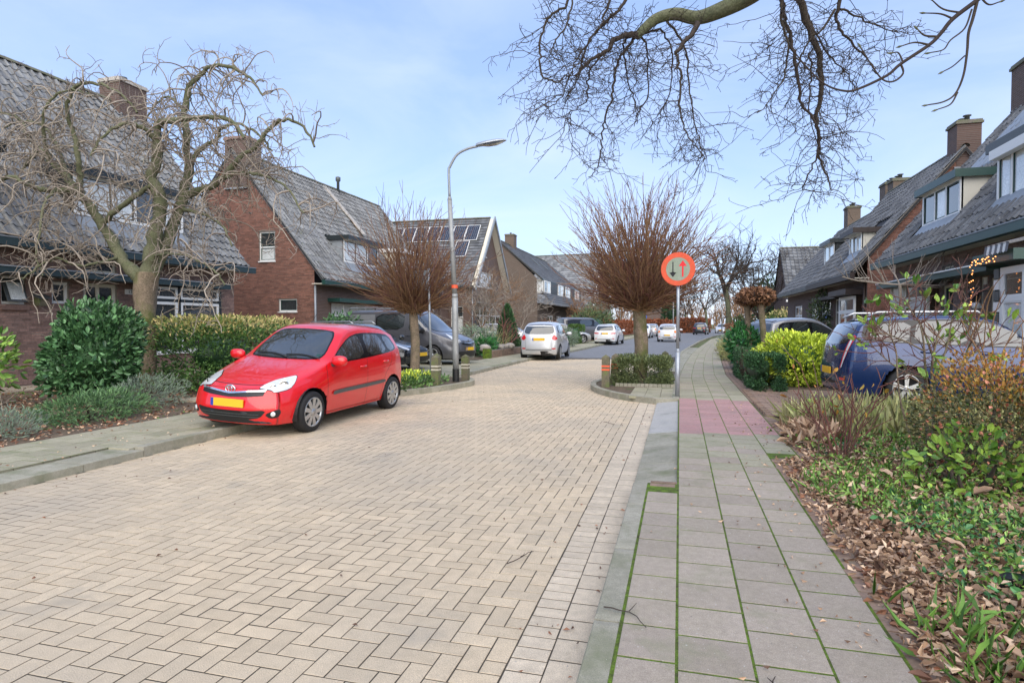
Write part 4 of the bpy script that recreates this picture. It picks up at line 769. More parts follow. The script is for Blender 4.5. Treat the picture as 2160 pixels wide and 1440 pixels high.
def R2():
    L, D, ze, zr, ov = 8.0, 3.0, 3.45, 7.75, .5; fr = Fr((6.64, 25.3, 0), Y, XP); h = empty('brown_fascia_house', (6.64, 25.3, 0), 'red brick gable house with brown fascia and small white dormer, past the green trimmed house', 'house'); u = lambda y: y-25.3
    wall(h, Fr((6.64, 25.3, 0), XP, Y), gable_lim(D, ze, zr, ov), .05, zr-.1, [], 'brick_red', n_ind=180, zb=[ze-.35]+list(np.linspace(ze, zr, 10)))
    wall(h, fr, lambda z: (0, L), .05, 3.3, [(.6, 2.8, .7, 2.6), (4, 4.9, .2, 2.6), (5.6, 7.6, .7, 2.6)], 'far_brick_y', real=False)
    bay = Fr(fr.P(0, -.3, 0), Y, XP); m = FM(bay); m.box(.5, 2.9, .08, .3, .05, .68); b = m.build('bay', 'far_brick_y', h); window(b, bay, .55, 2.85, .7, 2.6, (1.3, 1), (1.6, .7), b=0, t=.1, sash='white_paint'); m = FM(bay); m.box(.3, 3.1, -.35, .3, 2.64, 2.85); m.box(3.1, 7.8, -.1, .3, 2.6, 2.75); m.build('canopy', 'brown_paint', h)
    window(h, fr, 4, 4.9, .2, 2.6, (1,), (2, .6), name='front_door', frame='cream_paint'); window(h, fr, 5.6, 7.6, .7, 2.6, (1, 1), (1.6, .7), t=.09)
    cuts = [tcut(1.75, 3.65, .25, 1.35, D, ov, ze, zr)]; roof(h, fr, L, D, ze, zr, ov, 'roof_dark', cuts, 200); gutter(h, fr, -.25, L, ze, ov, 'brown_paint', .26); verge(h, fr, 0, D, ze, zr, ov, 'stone', out=.04)
    dormer(h, fr, 1.8, 3.6, .25, 4.28, 5.25, ze, zr, D, ov, (1, 1, 1), cheek='cream_paint', fascia='brown_paint', glasses=('glass_curtain', 'glass_house'))
    chimney(h, fr, -.02, .8, 2.75, 3.5, 7.0, 8.7, 'far_brick_y', 2); pipe(h, (6.58, 25.45, .1), (6.58, 25.45, 3.2), .045, 'brown_paint')
    chimney(h, fr, 7.2, 8.0, 2.9, 3.6, 7.0, 8.3, 'far_brown_y', 2)
    fr = Fr((6.9, 33.2, 0), Y, XP); h = empty('dark_dormer_house', (6.9, 33.2, 0), 'house with a dark clad dormer and white windows beyond the red brick gable', 'house'); L = 11
    wall(h, Fr((6.9, 33.2, 0), XP, Y), gable_lim(D, ze, 7.4, ov), .05, 7.2, [], 'far_brick_x', real=False, zb=[ze-.35, ze]); wall(h, fr, lambda z: (0, L), .05, 3.3, [(1, 3.4, .7, 2.6), (6, 8.4, .7, 2.6)], 'far_brick_y', real=False)
    window(h, fr, 1, 3.4, .7, 2.6, (1, 1), (1.6, .7), t=.1); window(h, fr, 6, 8.4, .7, 2.6, (1, 1), (1.6, .7), t=.1)
    roof(h, fr, L, D, ze, 7.4, ov, 'roof_dark', [tcut(.2, 2.4, .4, 1.9, D, ov, ze, 7.4)], 0); gutter(h, fr, -.25, L, ze, ov, 'dark_paint', .2); verge(h, fr, 0, D, ze, 7.4, ov, 'stone', out=.04)
    dormer(h, fr, .25, 2.35, .4, 4.5, 5.65, ze, 7.4, D, ov, (1, 1), cheek='dark_paint', fascia='dark_paint', glasses=('glass_curtain',), topw=.2); chimney(h, fr, 1, 1.9, 2.8, 3.5, 6.8, 8.5, 'far_brown_y', 2); chimney(h, fr, 8, 8.9, 2.8, 3.5, 6.8, 8.6, 'far_brown_y', 2)
    c, s = 1, 0; fr = Fr((8.9, 57, 0), XP, Y); h = empty('tiled_end_house', (8.9, 57, 0), 'far right house, grey tiled roof facing the road, small dormer', 'house'); L, D, ze, zr, ov = 9, 4, 3.6, 8.4, .4
    wall(h, fr, lambda z: (0, L), .05, 3.5, [], 'far_brick_x', real=False); wall(h, Fr((8.9, 57, 0), Y, XP), gable_lim(D, ze, zr, ov), .05, zr-.2, [], 'far_brick_y', real=False, zb=[ze-.35, ze]); roof(h, fr, L, D, ze, zr, ov, 'roof_dark', (), 60, PT, .34, .42)
    gutter(h, fr, -.2, L, ze, ov, 'white_paint', .2); dormer(h, fr, 1.3, 2.9, .4, 4.6, 6.0, ze, zr, D, ov, (1, 1), cheek='zinc', fascia='dark_paint', glasses=('glass_curtain',), topw=.2)
R2()
# far houses closing the street
def far_house(loc, rz, L, D, ze, zr, wm, rm, label, name='far_house'):
    c, s = math.cos(rz), math.sin(rz); fr = Fr((*loc, 0), np.array((c, s, 0)), np.array((-s, c, 0))); h = empty(name, (*loc, 0), label, 'house')
    ops = [(1.2+k*3.2, 2.8+k*3.2, .8, 2.4) for k in range(int(L/3.2))]; wall(h, fr, lambda z: (0, L), 0, ze, ops, wm, real=False)
    for o in ops: window(h, fr, *o, (1, 1), (1.6, .7), t=.12)
    for a, f in ((0, Fr(fr.P(0, 0, 0), fr.B, fr.A)), (L, Fr(fr.P(L, 0, 0), fr.B, -fr.A))): wall(h, f, gable_lim(D, ze, zr, .4), 0, zr-.2, [], wm, real=False, zb=[ze-.35, ze])
    roof(h, fr, L, D, ze, zr, .4, rm, (), 0, FT, .45, .5); chimney(h, fr, L*.3, L*.3+1, D-.5, D+.5, zr-.8, zr+1.3, 'far_brown_y', 1); gutter(h, fr, -.2, L+.2, ze, .4, 'white_paint', .2)
mat('roof_red', (.30, .15, .10), (.24, .12, .09), rough=.8, nscale=2, namt=.2, rnd=.25)
far_house((-10.5, 150), 0, 10, 4.5, 5.4, 10.5, 'far_brick_x', 'roof_red', 'far house with an orange red tiled roof behind the beech hedge, left of the sign')
far_house((16, 128), -.15, 13, 4.5, 3.6, 8.5, 'far_brick_x', 'roof_red', 'far red roofed house on the right behind the pollarded pair')
far_house((31, 105), -.1, 13, 4.5, 3.6, 8.5, 'far_brown_x', 'roof_dark', 'far grey roofed house at the right edge of the distant street')
# ================================================================ CARS
def interp(prof, x): P = np.array(prof, float); return np.interp(x, P[:, 0], P[:, 1])
def sm(prof, x, w=.05): return sum(interp(prof, np.asarray(x)+d) for d in (-w, -w/2, 0, w/2, w))/5
TYPES = dict(
 mpv=dict(L=4.0, W=.85, wb=(.79, 3.34), wr=.31,
  top=[(0, .66), (.08, .745), (.25, .815), (.6, .925), (.95, 1.02), (1.1, 1.07), (1.45, 1.275), (1.85, 1.475), (2.15, 1.565), (2.6, 1.60), (3.2, 1.585), (3.6, 1.55), (3.85, 1.49), (4.0, 1.43)],
  belt=[(0, .60), (.3, .73), (.9, .90), (1.4, .965), (2.5, 1.03), (3.5, 1.09), (4, 1.12)], plan=[(0, .68), (.12, .76), (.4, .825), (.9, .85), (3, .85), (3.6, .825), (4, .765)],
  fz=[(.15, .10), (.25, .03), (.38, 0), (.5, .015), (.62, .05), (.72, .11), (.8, .18)], rz=[(.15, .12), (.3, .01), (.55, 0), (.75, .03), (1.0, .08), (1.15, .14), (1.45, .34), (1.6, .42)], fc=.34, rc=.20, lean=.42, side='mpv'),
 estate=dict(L=4.55, W=.88, wb=(.86, 3.53), wr=.315,
  top=[(0, .62), (.1, .70), (.3, .76), (.7, .85), (1.15, .93), (1.3, .98), (1.7, 1.19), (2.05, 1.36), (2.35, 1.44), (2.8, 1.475), (3.6, 1.46), (4.2, 1.42), (4.45, 1.36), (4.55, 1.32)],
  belt=[(0, .56), (.4, .70), (1.2, .85), (1.6, .90), (3, .94), (4.1, .99), (4.55, 1.0)], plan=[(0, .70), (.15, .79), (.5, .85), (1, .88), (3.6, .88), (4.2, .845), (4.55, .79)],
  fz=[(.15, .12), (.25, .03), (.4, 0), (.5, .015), (.62, .06), (.72, .14)], rz=[(.15, .12), (.3, .01), (.55, 0), (.75, .03), (.95, .07), (1.1, .14), (1.35, .34), (1.5, .42)], fc=.36, rc=.18, lean=.46, side='estate'),
 hatch=dict(L=3.8, W=.845, wb=(.75, 3.2), wr=.30,
  top=[(0, .62), (.08, .71), (.25, .79), (.6, .89), (.9, .97), (1.05, 1.02), (1.4, 1.23), (1.75, 1.41), (2.05, 1.49), (2.4, 1.52), (3.0, 1.50), (3.4, 1.45), (3.65, 1.38), (3.8, 1.30)],
  belt=[(0, .58), (.3, .72), (.9, .88), (1.4, .93), (2.5, .98), (3.4, 1.04), (3.8, 1.06)], plan=[(0, .68), (.12, .76), (.4, .82), (.9, .845), (2.8, .845), (3.4, .82), (3.8, .74)],
  fz=[(.15, .10), (.25, .03), (.38, 0), (.5, .015), (.62, .05), (.75, .13)], rz=[(.15, .12), (.3, .01), (.55, 0), (.75, .02), (1.0, .07), (1.15, .14), (1.4, .32), (1.5, .4)], fc=.34, rc=.22, lean=.42, side='hatch'),
 van=dict(L=5.1, W=.95, wb=(1.0, 4.1), wr=.335,
  top=[(0, .80), (.08, .92), (.3, 1.03), (.7, 1.16), (.95, 1.28), (1.3, 1.55), (1.65, 1.80), (1.9, 1.91), (2.2, 1.955), (2.6, 1.97), (4.5, 1.97), (4.9, 1.95), (5.05, 1.90), (5.1, 1.86)],
  belt=[(0, .70), (.3, .86), (.9, 1.08), (1.5, 1.15), (2.3, 1.18), (5.1, 1.18)], plan=[(0, .74), (.12, .84), (.4, .91), (.9, .945), (4.8, .95), (5.0, .93), (5.1, .89)],
  fz=[(.15, .12), (.25, .03), (.45, 0), (.65, .02), (.85, .08), (1.0, .2)], rz=[(.15, .1), (.3, .01), (.9, 0), (1.2, .01), (1.9, .06)], fc=.36, rc=.10, lean=.20, side='van'))
for k in ('suv', 'beetle'): TYPES[k] = dict(TYPES['mpv' if k == 'suv' else 'hatch'])
TYPES['beetle'].update(top=[(0, .55), (.1, .70), (.3, .84), (.7, .95), (1.05, 1.02), (1.2, 1.08), (1.5, 1.28), (1.8, 1.42), (2.1, 1.48), (2.5, 1.44), (2.9, 1.25), (3.2, 1.08), (3.5, .95), (3.7, .80), (3.8, .68)], rz=[(.15, .12), (.3, .01), (.55, 0), (.75, .03), (1.0, .1)], side='beetle')
GLASS = dict(
 mpv=([(1.30, .992), (1.36, 1.05), (1.6, 1.21), (1.98, 1.395), (2.32, 1.46), (2.9, 1.455), (3.40, 1.41), (3.58, 1.16), (3.35, 1.105), (2.3, 1.03)],
      [[(1.345, 1.005), (1.38, 1.045), (1.44, 1.085), (1.45, 1.015)], [(1.50, 1.025), (1.50, 1.135), (1.70, 1.245), (2.0, 1.38), (2.29, 1.43), (2.31, 1.05)], [(2.43, 1.06), (2.41, 1.435), (2.72, 1.432), (2.96, 1.41), (3.12, 1.10)], [(3.20, 1.11), (3.06, 1.40), (3.34, 1.37), (3.50, 1.16)]]),
 estate=([(1.32, .94), (1.72, 1.17), (2.1, 1.33), (2.45, 1.385), (3.5, 1.385), (4.12, 1.33), (4.22, 1.09), (4.0, 1.035), (2.6, .975)],
      [[(1.5, .965), (1.8, 1.16), (2.15, 1.31), (2.5, 1.355), (2.52, .99)], [(2.60, .99), (2.58, 1.358), (3.1, 1.36), (3.32, 1.35), (3.42, 1.02)], [(3.50, 1.025), (3.40, 1.35), (4.02, 1.30), (4.1, 1.10), (3.95, 1.06)]]),
 hatch=([(1.05, .955), (1.45, 1.19), (1.8, 1.37), (2.15, 1.435), (2.9, 1.42), (3.25, 1.37), (3.38, 1.12), (3.1, 1.06), (2.2, .995)],
      [[(1.22, .98), (1.5, 1.18), (1.85, 1.35), (2.2, 1.405), (2.22, 1.02)], [(2.32, 1.025), (2.30, 1.408), (2.75, 1.40), (2.95, 1.36), (3.06, 1.085)]]),
 van=([(.98, 1.19), (1.28, 1.46), (1.6, 1.70), (1.85, 1.78), (4.85, 1.80), (4.85, 1.22), (2.3, 1.20)],
      [[(1.12, 1.20), (1.40, 1.46), (1.68, 1.68), (1.95, 1.74), (2.05, 1.20), (1.6, 1.14)], [(2.25, 1.24), (2.22, 1.76), (3.45, 1.77), (3.45, 1.24)]]),
)
GLASS['suv'] = GLASS['mpv']; GLASS['beetle'] = ([(1.25, 1.0), (1.5, 1.17), (1.8, 1.33), (2.1, 1.39), (2.5, 1.36), (2.85, 1.18), (2.95, 1.04)], [[(1.38, 1.02), (1.55, 1.16), (1.82, 1.30), (2.1, 1.35), (2.25, 1.34), (2.28, 1.04)], [(2.35, 1.04), (2.32, 1.33), (2.5, 1.31), (2.78, 1.15), (2.84, 1.06)]])
def chaikin(P, n=2):
    P = [np.array(p, float) for p in P]
    for _ in range(n): P = [q for i in range(len(P)) for q in (P[i]*.8+P[(i+1) % len(P)]*.2, P[i]*.2+P[(i+1) % len(P)]*.8)]
    return P
class Car:
    """local frame: +Y nose, +X its right side, origin under the middle between the axles"""
    def __init__(s, kind, name, label, paint, loc, head, scale=(1, 1, 1), res=1., group=None, tilt=(0, 0), cat='car'):
        T = s.T = TYPES[kind]; s.kind = kind; s.L = T['L']; s.W = T['W']; s.paint = paint; s.sc = np.array(scale, float); s.mid = sum(T['wb'])/2
        s.root = empty(name, loc, label, cat, group, rz=head); s.root.rotation_euler = (tilt[0], tilt[1], head)
        nu, nl, nc = int(96*res), max(6, int(15*res)), max(7, int(16*res)); ends = .5-.5*np.cos(np.linspace(0, math.pi, nu+1)); us = ends*.45+np.linspace(0, 1, nu+1)*.55
        s.rows = [s.section(u*s.L, nl, nc) for u in us]; V = []; nj = len(s.rows[0])
        for u, sec in zip(us, s.rows):
            for w, z in sec: V.append((w, s.L*0+s.smap(u, w, z), z))
        V = np.array(V); Q = []
        for i in range(nu):
            for j in range(nj-1): a = i*nj+j; Q.append((a, a+1, a+nj+1, a+nj))
        half = nj; allV = [V]; allQ = [np.array(Q)]; off = len(V)
        for u, i0 in ((0., 0), (1., nu)):                 # end caps
            sec = s.rows[i0]; K = max(5, int(12*res)); cv = [(w*k/K, s.smap(u, w*k/K, z), z) for w, z in sec for k in range(K+1)]
            cq = [(off+j*(K+1)+k, off+j*(K+1)+k+1, off+(j+1)*(K+1)+k+1, off+(j+1)*(K+1)+k) for j in range(nj-1) for k in range(K)]
            allV.append(np.array(cv)); allQ.append(np.array(cq)); off += len(cv)
        V = np.concatenate(allV); Q = np.concatenate(allQ); M = V*np.array((-1, 1, 1)); n = len(V); V = np.concatenate([V, M]); Q = np.concatenate([Q, Q[:, ::-1]+n])
        key = np.round(V/1e-4).astype(np.int64); _, idx, inv = np.unique(key, axis=0, return_index=True, return_inverse=True); inv = inv.ravel(); V = V[idx]; Q = inv[Q]
        Q = np.array([q for q in Q if len(set(q)) >= 3])
        # soften the crease lines a little
        E = np.concatenate([Q[:, [0, 1]], Q[:, [1, 2]], Q[:, [2, 3]], Q[:, [3, 0]]]); E = E[E[:, 0] != E[:, 1]]
        for _ in range(5 if res > .7 else 1):
            A = np.zeros_like(V); c = np.zeros(len(V)); np.add.at(A, E[:, 0], V[E[:, 1]]); np.add.at(c, E[:, 0], 1); np.add.at(A, E[:, 1], V[E[:, 0]]); np.add.at(c, E[:, 1], 1)
            V = V*.55+.45*A/np.maximum(c, 1)[:, None]
        s.full = (V.copy(), Q.copy())
        s.bvh = BVHTree.FromPolygons([tuple(p) for p in V], [tuple(dict.fromkeys(map(int, q))) for q in Q])
        # wheel arches: faces inside the circle go, the rim of the hole is drawn onto the circle
        R_ = T['wr']+.052; ctr = [(s.ly(w), T['wr']) for w in T['wb']]; ins = np.zeros(len(V), bool); side = np.abs(V[:, 0]) > s.W*.62
        for cy, cz in ctr: ins |= side & ((V[:, 1]-cy)**2+(V[:, 2]-cz)**2 < R_**2)
        keep = ~(ins[Q].sum(axis=1) >= 3); Q2 = Q[keep]; used = np.unique(Q2[ins[Q2]])
        for i in used:
            cy, cz = min(ctr, key=lambda c: (V[i, 1]-c[0])**2+(V[i, 2]-c[1])**2); d = np.array((V[i, 1]-cy, V[i, 2]-cz)); V[i, 1:] = np.array((cy, cz))+d/np.linalg.norm(d)*R_
        me = bpy.data.meshes.new('body'); me.from_pydata([tuple(p) for p in V*s.sc], [], [tuple(dict.fromkeys(map(int, q))) for q in Q2]); me.polygons.foreach_set('use_smooth', [True]*len(me.polygons))
        s.body = mobj('body', me, paint, s.root, False)
        m = MB(); m.box(-.66*s.W/.85, .66*s.W/.85, s.ly(s.L-.4), s.ly(.42), .17, .34)
        for cy, cz in ctr:      # dark arch liners
            for sg in (-1, 1):
                K = 14; x0, x1 = sg*s.W*.62, sg*(s.W-.03); vs = [(x, cy+(R_+.01)*math.cos(math.pi*k/K*1.16-.25), cz+(R_+.01)*math.sin(math.pi*k/K*1.16-.25)) for x in (x0, x1) for k in range(K+1)]
                m.add(vs, [(k, k+1, K+2+k, K+1+k) for k in range(K)]); m.add(vs[:K+1], [tuple(range(K+1))])
        s.fin(m, 'underbody', 'black_plastic')
        for cy, cz in ctr:
            for sg in (-1, 1): s.wheel(sg, cy, cz)
    def ly(s, d): return s.mid-d
    def smap(s, u, w, z):
        T = s.T; yn = min(1, abs(w)/s.W); f = interp(T['fz'], z)+T['fc']*yn**3.0; r = interp(T['rz'], z)+T['rc']*yn**3.0
        return s.ly(f+(s.L-r-f)*u)
    def section(s, d, nl, nc):
        T = s.T; zt = float(sm(T['top'], d)); zk = min(float(sm(T['belt'], d, .1)), zt-.05); W = float(sm(T['plan'], d, .08)); zb = .19 if .5 < d < s.L-.5 else .17
        out = []
        for t in np.linspace(0, 1, nl): out.append((W*float(np.interp(t, [0, .06, .2, .32, .5, .8, .93, 1], [.90, .94, .965, .985, 1.0, .992, .975, .96])), zb+(zk-zb)*t))
        h = zt-zk; wb_ = W*.96; hs = h*.80; ws = wb_-T['lean']*hs
        if T['side'] == 'van': ws = wb_-T['lean']*hs
        for t in np.linspace(0, 1, max(4, nl//2))[1:]: out.append((wb_+(ws-wb_)*(t**1.15), zk+hs*t))
        for t in np.linspace(0, math.pi/2, nc)[1:]:
            n = 2.9; out.append((ws*max(0, math.cos(t))**(2/n), zk+hs+(h-hs)*max(0, math.sin(t))**(2/n)))
        return out
    def fin(s, m, name, material, parent=None):
        m.v = [tuple(np.array(p)*s.sc) for p in m.v]; return m.build(name, material, parent or s.root, False)
    def wheel(s, sg, cy, cz, k=20):
        r = s.T['wr']; x = sg*(s.W-.012); m = MB(); tw = .19
        m.lathe([(r*.70, 0), (r*.88, -.004), (r*.97, .012), (r, .045), (r, tw-.03), (r*.95, tw), (r*.6, tw)], 26, (0, cy, cz), 'x')
        m.v = [(x-sg*(p[0]), p[1], p[2]) for p in m.v]; o = s.fin(m, 'wheel', 'rubber')
        m = MB(); m.lathe([(r*.70, .004), (r*.66, .012), (r*.63, .03), (0, .034)], 26, (0, cy, cz), 'x'); m.v = [(x-sg*(p[0]), p[1], p[2]) for p in m.v]; s.fin(m, 'rim_well', 'black_plastic', o)
        m = MB(); m.lathe([(r*.715, .000), (r*.70, -.006), (r*.655, .006), (r*.64, .016)], 26, (0, cy, cz), 'x')
        ns = 9 if s.kind == 'mpv' else 5; wd_ = .105 if ns == 9 else .11
        for q in range(ns):
            a = 2*math.pi*q/ns+.3; ca, sa = math.cos(a), math.sin(a); tn = (-sa, ca); P = []
            for rr, ww, dx in ((.04, wd_*.45, .004), (r*.66, wd_*.62, .004)):
                for e in (-1, 1): P.append((dx, ca*rr+tn[0]*ww*e*.5*1.1, sa*rr+tn[1]*ww*e*.5*1.1))
            V = [(p[0], p[1]+cy, p[2]+cz) for p in P]+[(p[0]+.018, p[1]+cy, p[2]+cz) for p in P]; m.add(V, [(0, 1, 3, 2), (0, 2, 6, 4), (1, 5, 7, 3)])
        m.lathe([(0, -.004), (.045, -.002), (.055, .012)], 12, (0, cy, cz), 'x'); m.v = [(x-sg*(p[0]), p[1], p[2]) for p in m.v]; s.fin(m, 'rim', 'alloy', o)
    def decal(s, poly, az, name, material, off=.004, side=1, step=.05, th=.0, parent=None, sm_=0, grid=True):
        """a patch laid on the body. az 0: seen from the front, poly (x,z); 'r': from the rear; 's': from the side given by side, poly (distance from nose, z); number: degrees round from the front"""
        if sm_: poly = chaikin(poly, sm_)
        poly = [np.array(p, float) for p in poly]; a = {'f': 0., 's': 90., 'r': 180., 't': 0.}.get(az, az); a = R(a)*side
        d = np.array((math.sin(a), math.cos(a), 0)); q = np.array((math.cos(a), -math.sin(a), 0))*(1 if abs(a) <= math.pi/2 else -1)     # outward, and the polygon's horizontal axis
        if az == 's': pl = [np.array((0, s.ly(p[0]), p[1])) for p in poly]; toP = lambda u, v: np.array((0, u, v)); pl2 = [(p[1], p[2]) for p in pl]
        elif az == 't': pl2 = [(p[0], s.ly(p[1])) for p in poly]
        else: pl2 = [(p[0], p[1]) for p in poly]
        B = []; n = len(pl2)
        for i in range(n):
            p0, p1 = np.array(pl2[i]), np.array(pl2[(i+1) % n]); k = max(1, int(np.linalg.norm(p1-p0)/step)); B += [p0+(p1-p0)*t/k for t in range(k)]
        nb = len(B); pts = list(B); mn, mxx = np.min(B, axis=0), np.max(B, axis=0)
        if grid:
            def inside(p):
                c = False; j = nb-1
                for i in range(nb):
                    if (B[i][1] > p[1]) != (B[j][1] > p[1]) and p[0] < (B[j][0]-B[i][0])*(p[1]-B[i][1])/(B[j][1]-B[i][1])+B[i][0]: c = not c
                    j = i
                return c
            BB = np.array(B)
            for gx in np.arange(mn[0]+step/2, mxx[0], step):
                for gy in np.arange(mn[1]+step/2, mxx[1], step):
                    p = np.array((gx, gy))
                    if inside(p) and np.min(np.linalg.norm(BB-p, axis=1)) > step*.35: pts.append(p)
        r_ = geometry.delaunay_2d_cdt([Vector(p) for p in pts], [], [list(range(nb))], 1, 1e-6); P2, F = r_[0], r_[2]; V = []
        for p in P2:
            if az == 's': o = np.array((side*3., p[0], p[1])); dr = np.array((-side, 0, 0))
            elif az == 't': o = np.array((p[0], p[1], 4.)); dr = np.array((0, 0, -1.))
            else: o = q*p[0]+d*5+np.array((0, s.ly(0) if abs(a) < math.pi/2 else s.ly(s.L), p[1])); dr = -d
            h = s.bvh.ray_cast(Vector(o), Vector(dr))
            if h[0] is None:
                h = s.bvh.find_nearest(Vector(o+dr*(2.2 if az == 's' else 3.0)))
            nn = np.array(h[1]); nn = nn if np.dot(nn, dr) < 0 else -nn; V.append(np.array(h[0])+nn*off)
        m = MB(); m.add(V, [tuple(f) for f in F], True); return s.fin(m, name, material, parent or s.body)
    def line(s, P, az, side=1, w=.007, name='panel_gap', material='black_plastic', off=.0012):
        P = catmull(P, 4); T_ = np.gradient(P, axis=0); T_ /= np.linalg.norm(T_, axis=1, keepdims=True); n = np.stack([-T_[:, 1], T_[:, 0]], axis=1)*w/2
        return s.decal(list(P+n)+list((P-n)[::-1]), az, name, material, off, side, step=.05, grid=False)
    def windows(s, front=True, rear=True, glass='glass_car', step=.06, wiper=True, fw=None, rw=None, surround='black_gloss'):
        sur, gl = GLASS[s.kind if s.kind in GLASS else 'mpv']
        for sd in (-1, 1):
            s.decal(sur, 's', 'window_surround', surround, .003, sd, step, sm_=1)
            for g in gl: s.decal(g, 's', 'side_window', glass, .006, sd, step, sm_=1)
        if front and fw: s.decal(fw, 'f', 'windshield_seal', 'black_gloss', .003, 1, step, sm_=2); s.decal([(x*.965, z+(.018 if z < np.mean([p[1] for p in fw]) else -.016)) for x, z in fw], 'f', 'windshield', glass, .006, 1, step, sm_=2)
        if rear and rw: s.decal(rw, 'r', 'rear_window', glass, .005, 1, step, sm_=2)
    def plate(s, z, rear=False, w=.52):
        d = 'r' if rear else 'f'; hz = .055
        y = s.ly(s.L) if rear else s.ly(0); h = s.bvh.ray_cast(Vector((0, (-4 if rear else 4), z)), Vector((0, (1 if rear else -1), 0))); y = h[0][1]; sg = -1 if rear else 1
        m = MB(); m.box(-w/2, w/2, *sorted((y+sg*.006, y+sg*.022)), z-hz, z+hz); p = s.fin(m, 'number_plate', 'plate_yellow')
        x0 = w/2-.045 if not rear else -w/2; m = MB(); m.box(x0, x0+.045, *sorted((y+sg*.022, y+sg*.0245)), z-hz, z+hz); s.fin(m, 'plate_band', 'plate_blue', p)
    def mirror(s, d, z, material=None, size=1., out=.10):
        for sg in (-1, 1):
            h = s.bvh.ray_cast(Vector((sg*3, s.ly(d), z)), Vector((-sg, 0, 0))); x = h[0][0] if h[0] else sg*s.W
            m = MB(); K = 8; V = []; c = np.array((x+sg*(out+.03), s.ly(d)+.02, z+.06))
            for i in range(K+1):
                th = math.pi*i/K
                for j in range(12):
                    ph = 2*math.pi*j/12; e = lambda v: math.copysign(abs(v)**.75, v); V.append(c+np.array((e(math.sin(th)*math.cos(ph))*.125, e(math.sin(th)*math.sin(ph))*.06*(1.2 if math.sin(ph) > 0 else .7), e(math.cos(th))*.078))*size)
            m.add(V, [(i*12+j, i*12+(j+1) % 12, (i+1)*12+(j+1) % 12, (i+1)*12+j) for i in range(K) for j in range(12)], True); o = s.fin(m, 'mirror', material or s.paint)
            m = MB(); m.hexa([(x-sg*.02, s.ly(d)-.04, z-.05), (x+sg*(out), s.ly(d)-.03, z-.0), (x+sg*out, s.ly(d)+.03, z-.0), (x-sg*.02, s.ly(d)+.05, z-.05), (x-sg*.02, s.ly(d)-.04, z-.0), (x+sg*(out), s.ly(d)-.03, z+.03), (x+sg*out, s.ly(d)+.03, z+.03), (x-sg*.02, s.ly(d)+.05, z-.0)]); s.fin(m, 'mirror_arm', 'black_plastic', o)
    def handles(s, ds, z, material=None):
        for sg in (-1, 1):
            for d, zz in ds:
                h = s.bvh.ray_cast(Vector((sg*3, s.ly(d), zz)), Vector((-sg, 0, 0)))
                if h[0] is None: continue
                x = h[0][0]; m = MB(); m.tube([(x-sg*.0, s.ly(d)+.1, zz), (x+sg*.028, s.ly(d)+.07, zz+.002), (x+sg*.03, s.ly(d)-.05, zz+.004), (x, s.ly(d)-.09, zz+.004)], .014, 8); s.fin(m, 'door_handle', material or s.paint)
    def doors(s, cuts):
        for sg in (-1, 1):
            for P in cuts: s.line(P, 's', sg)
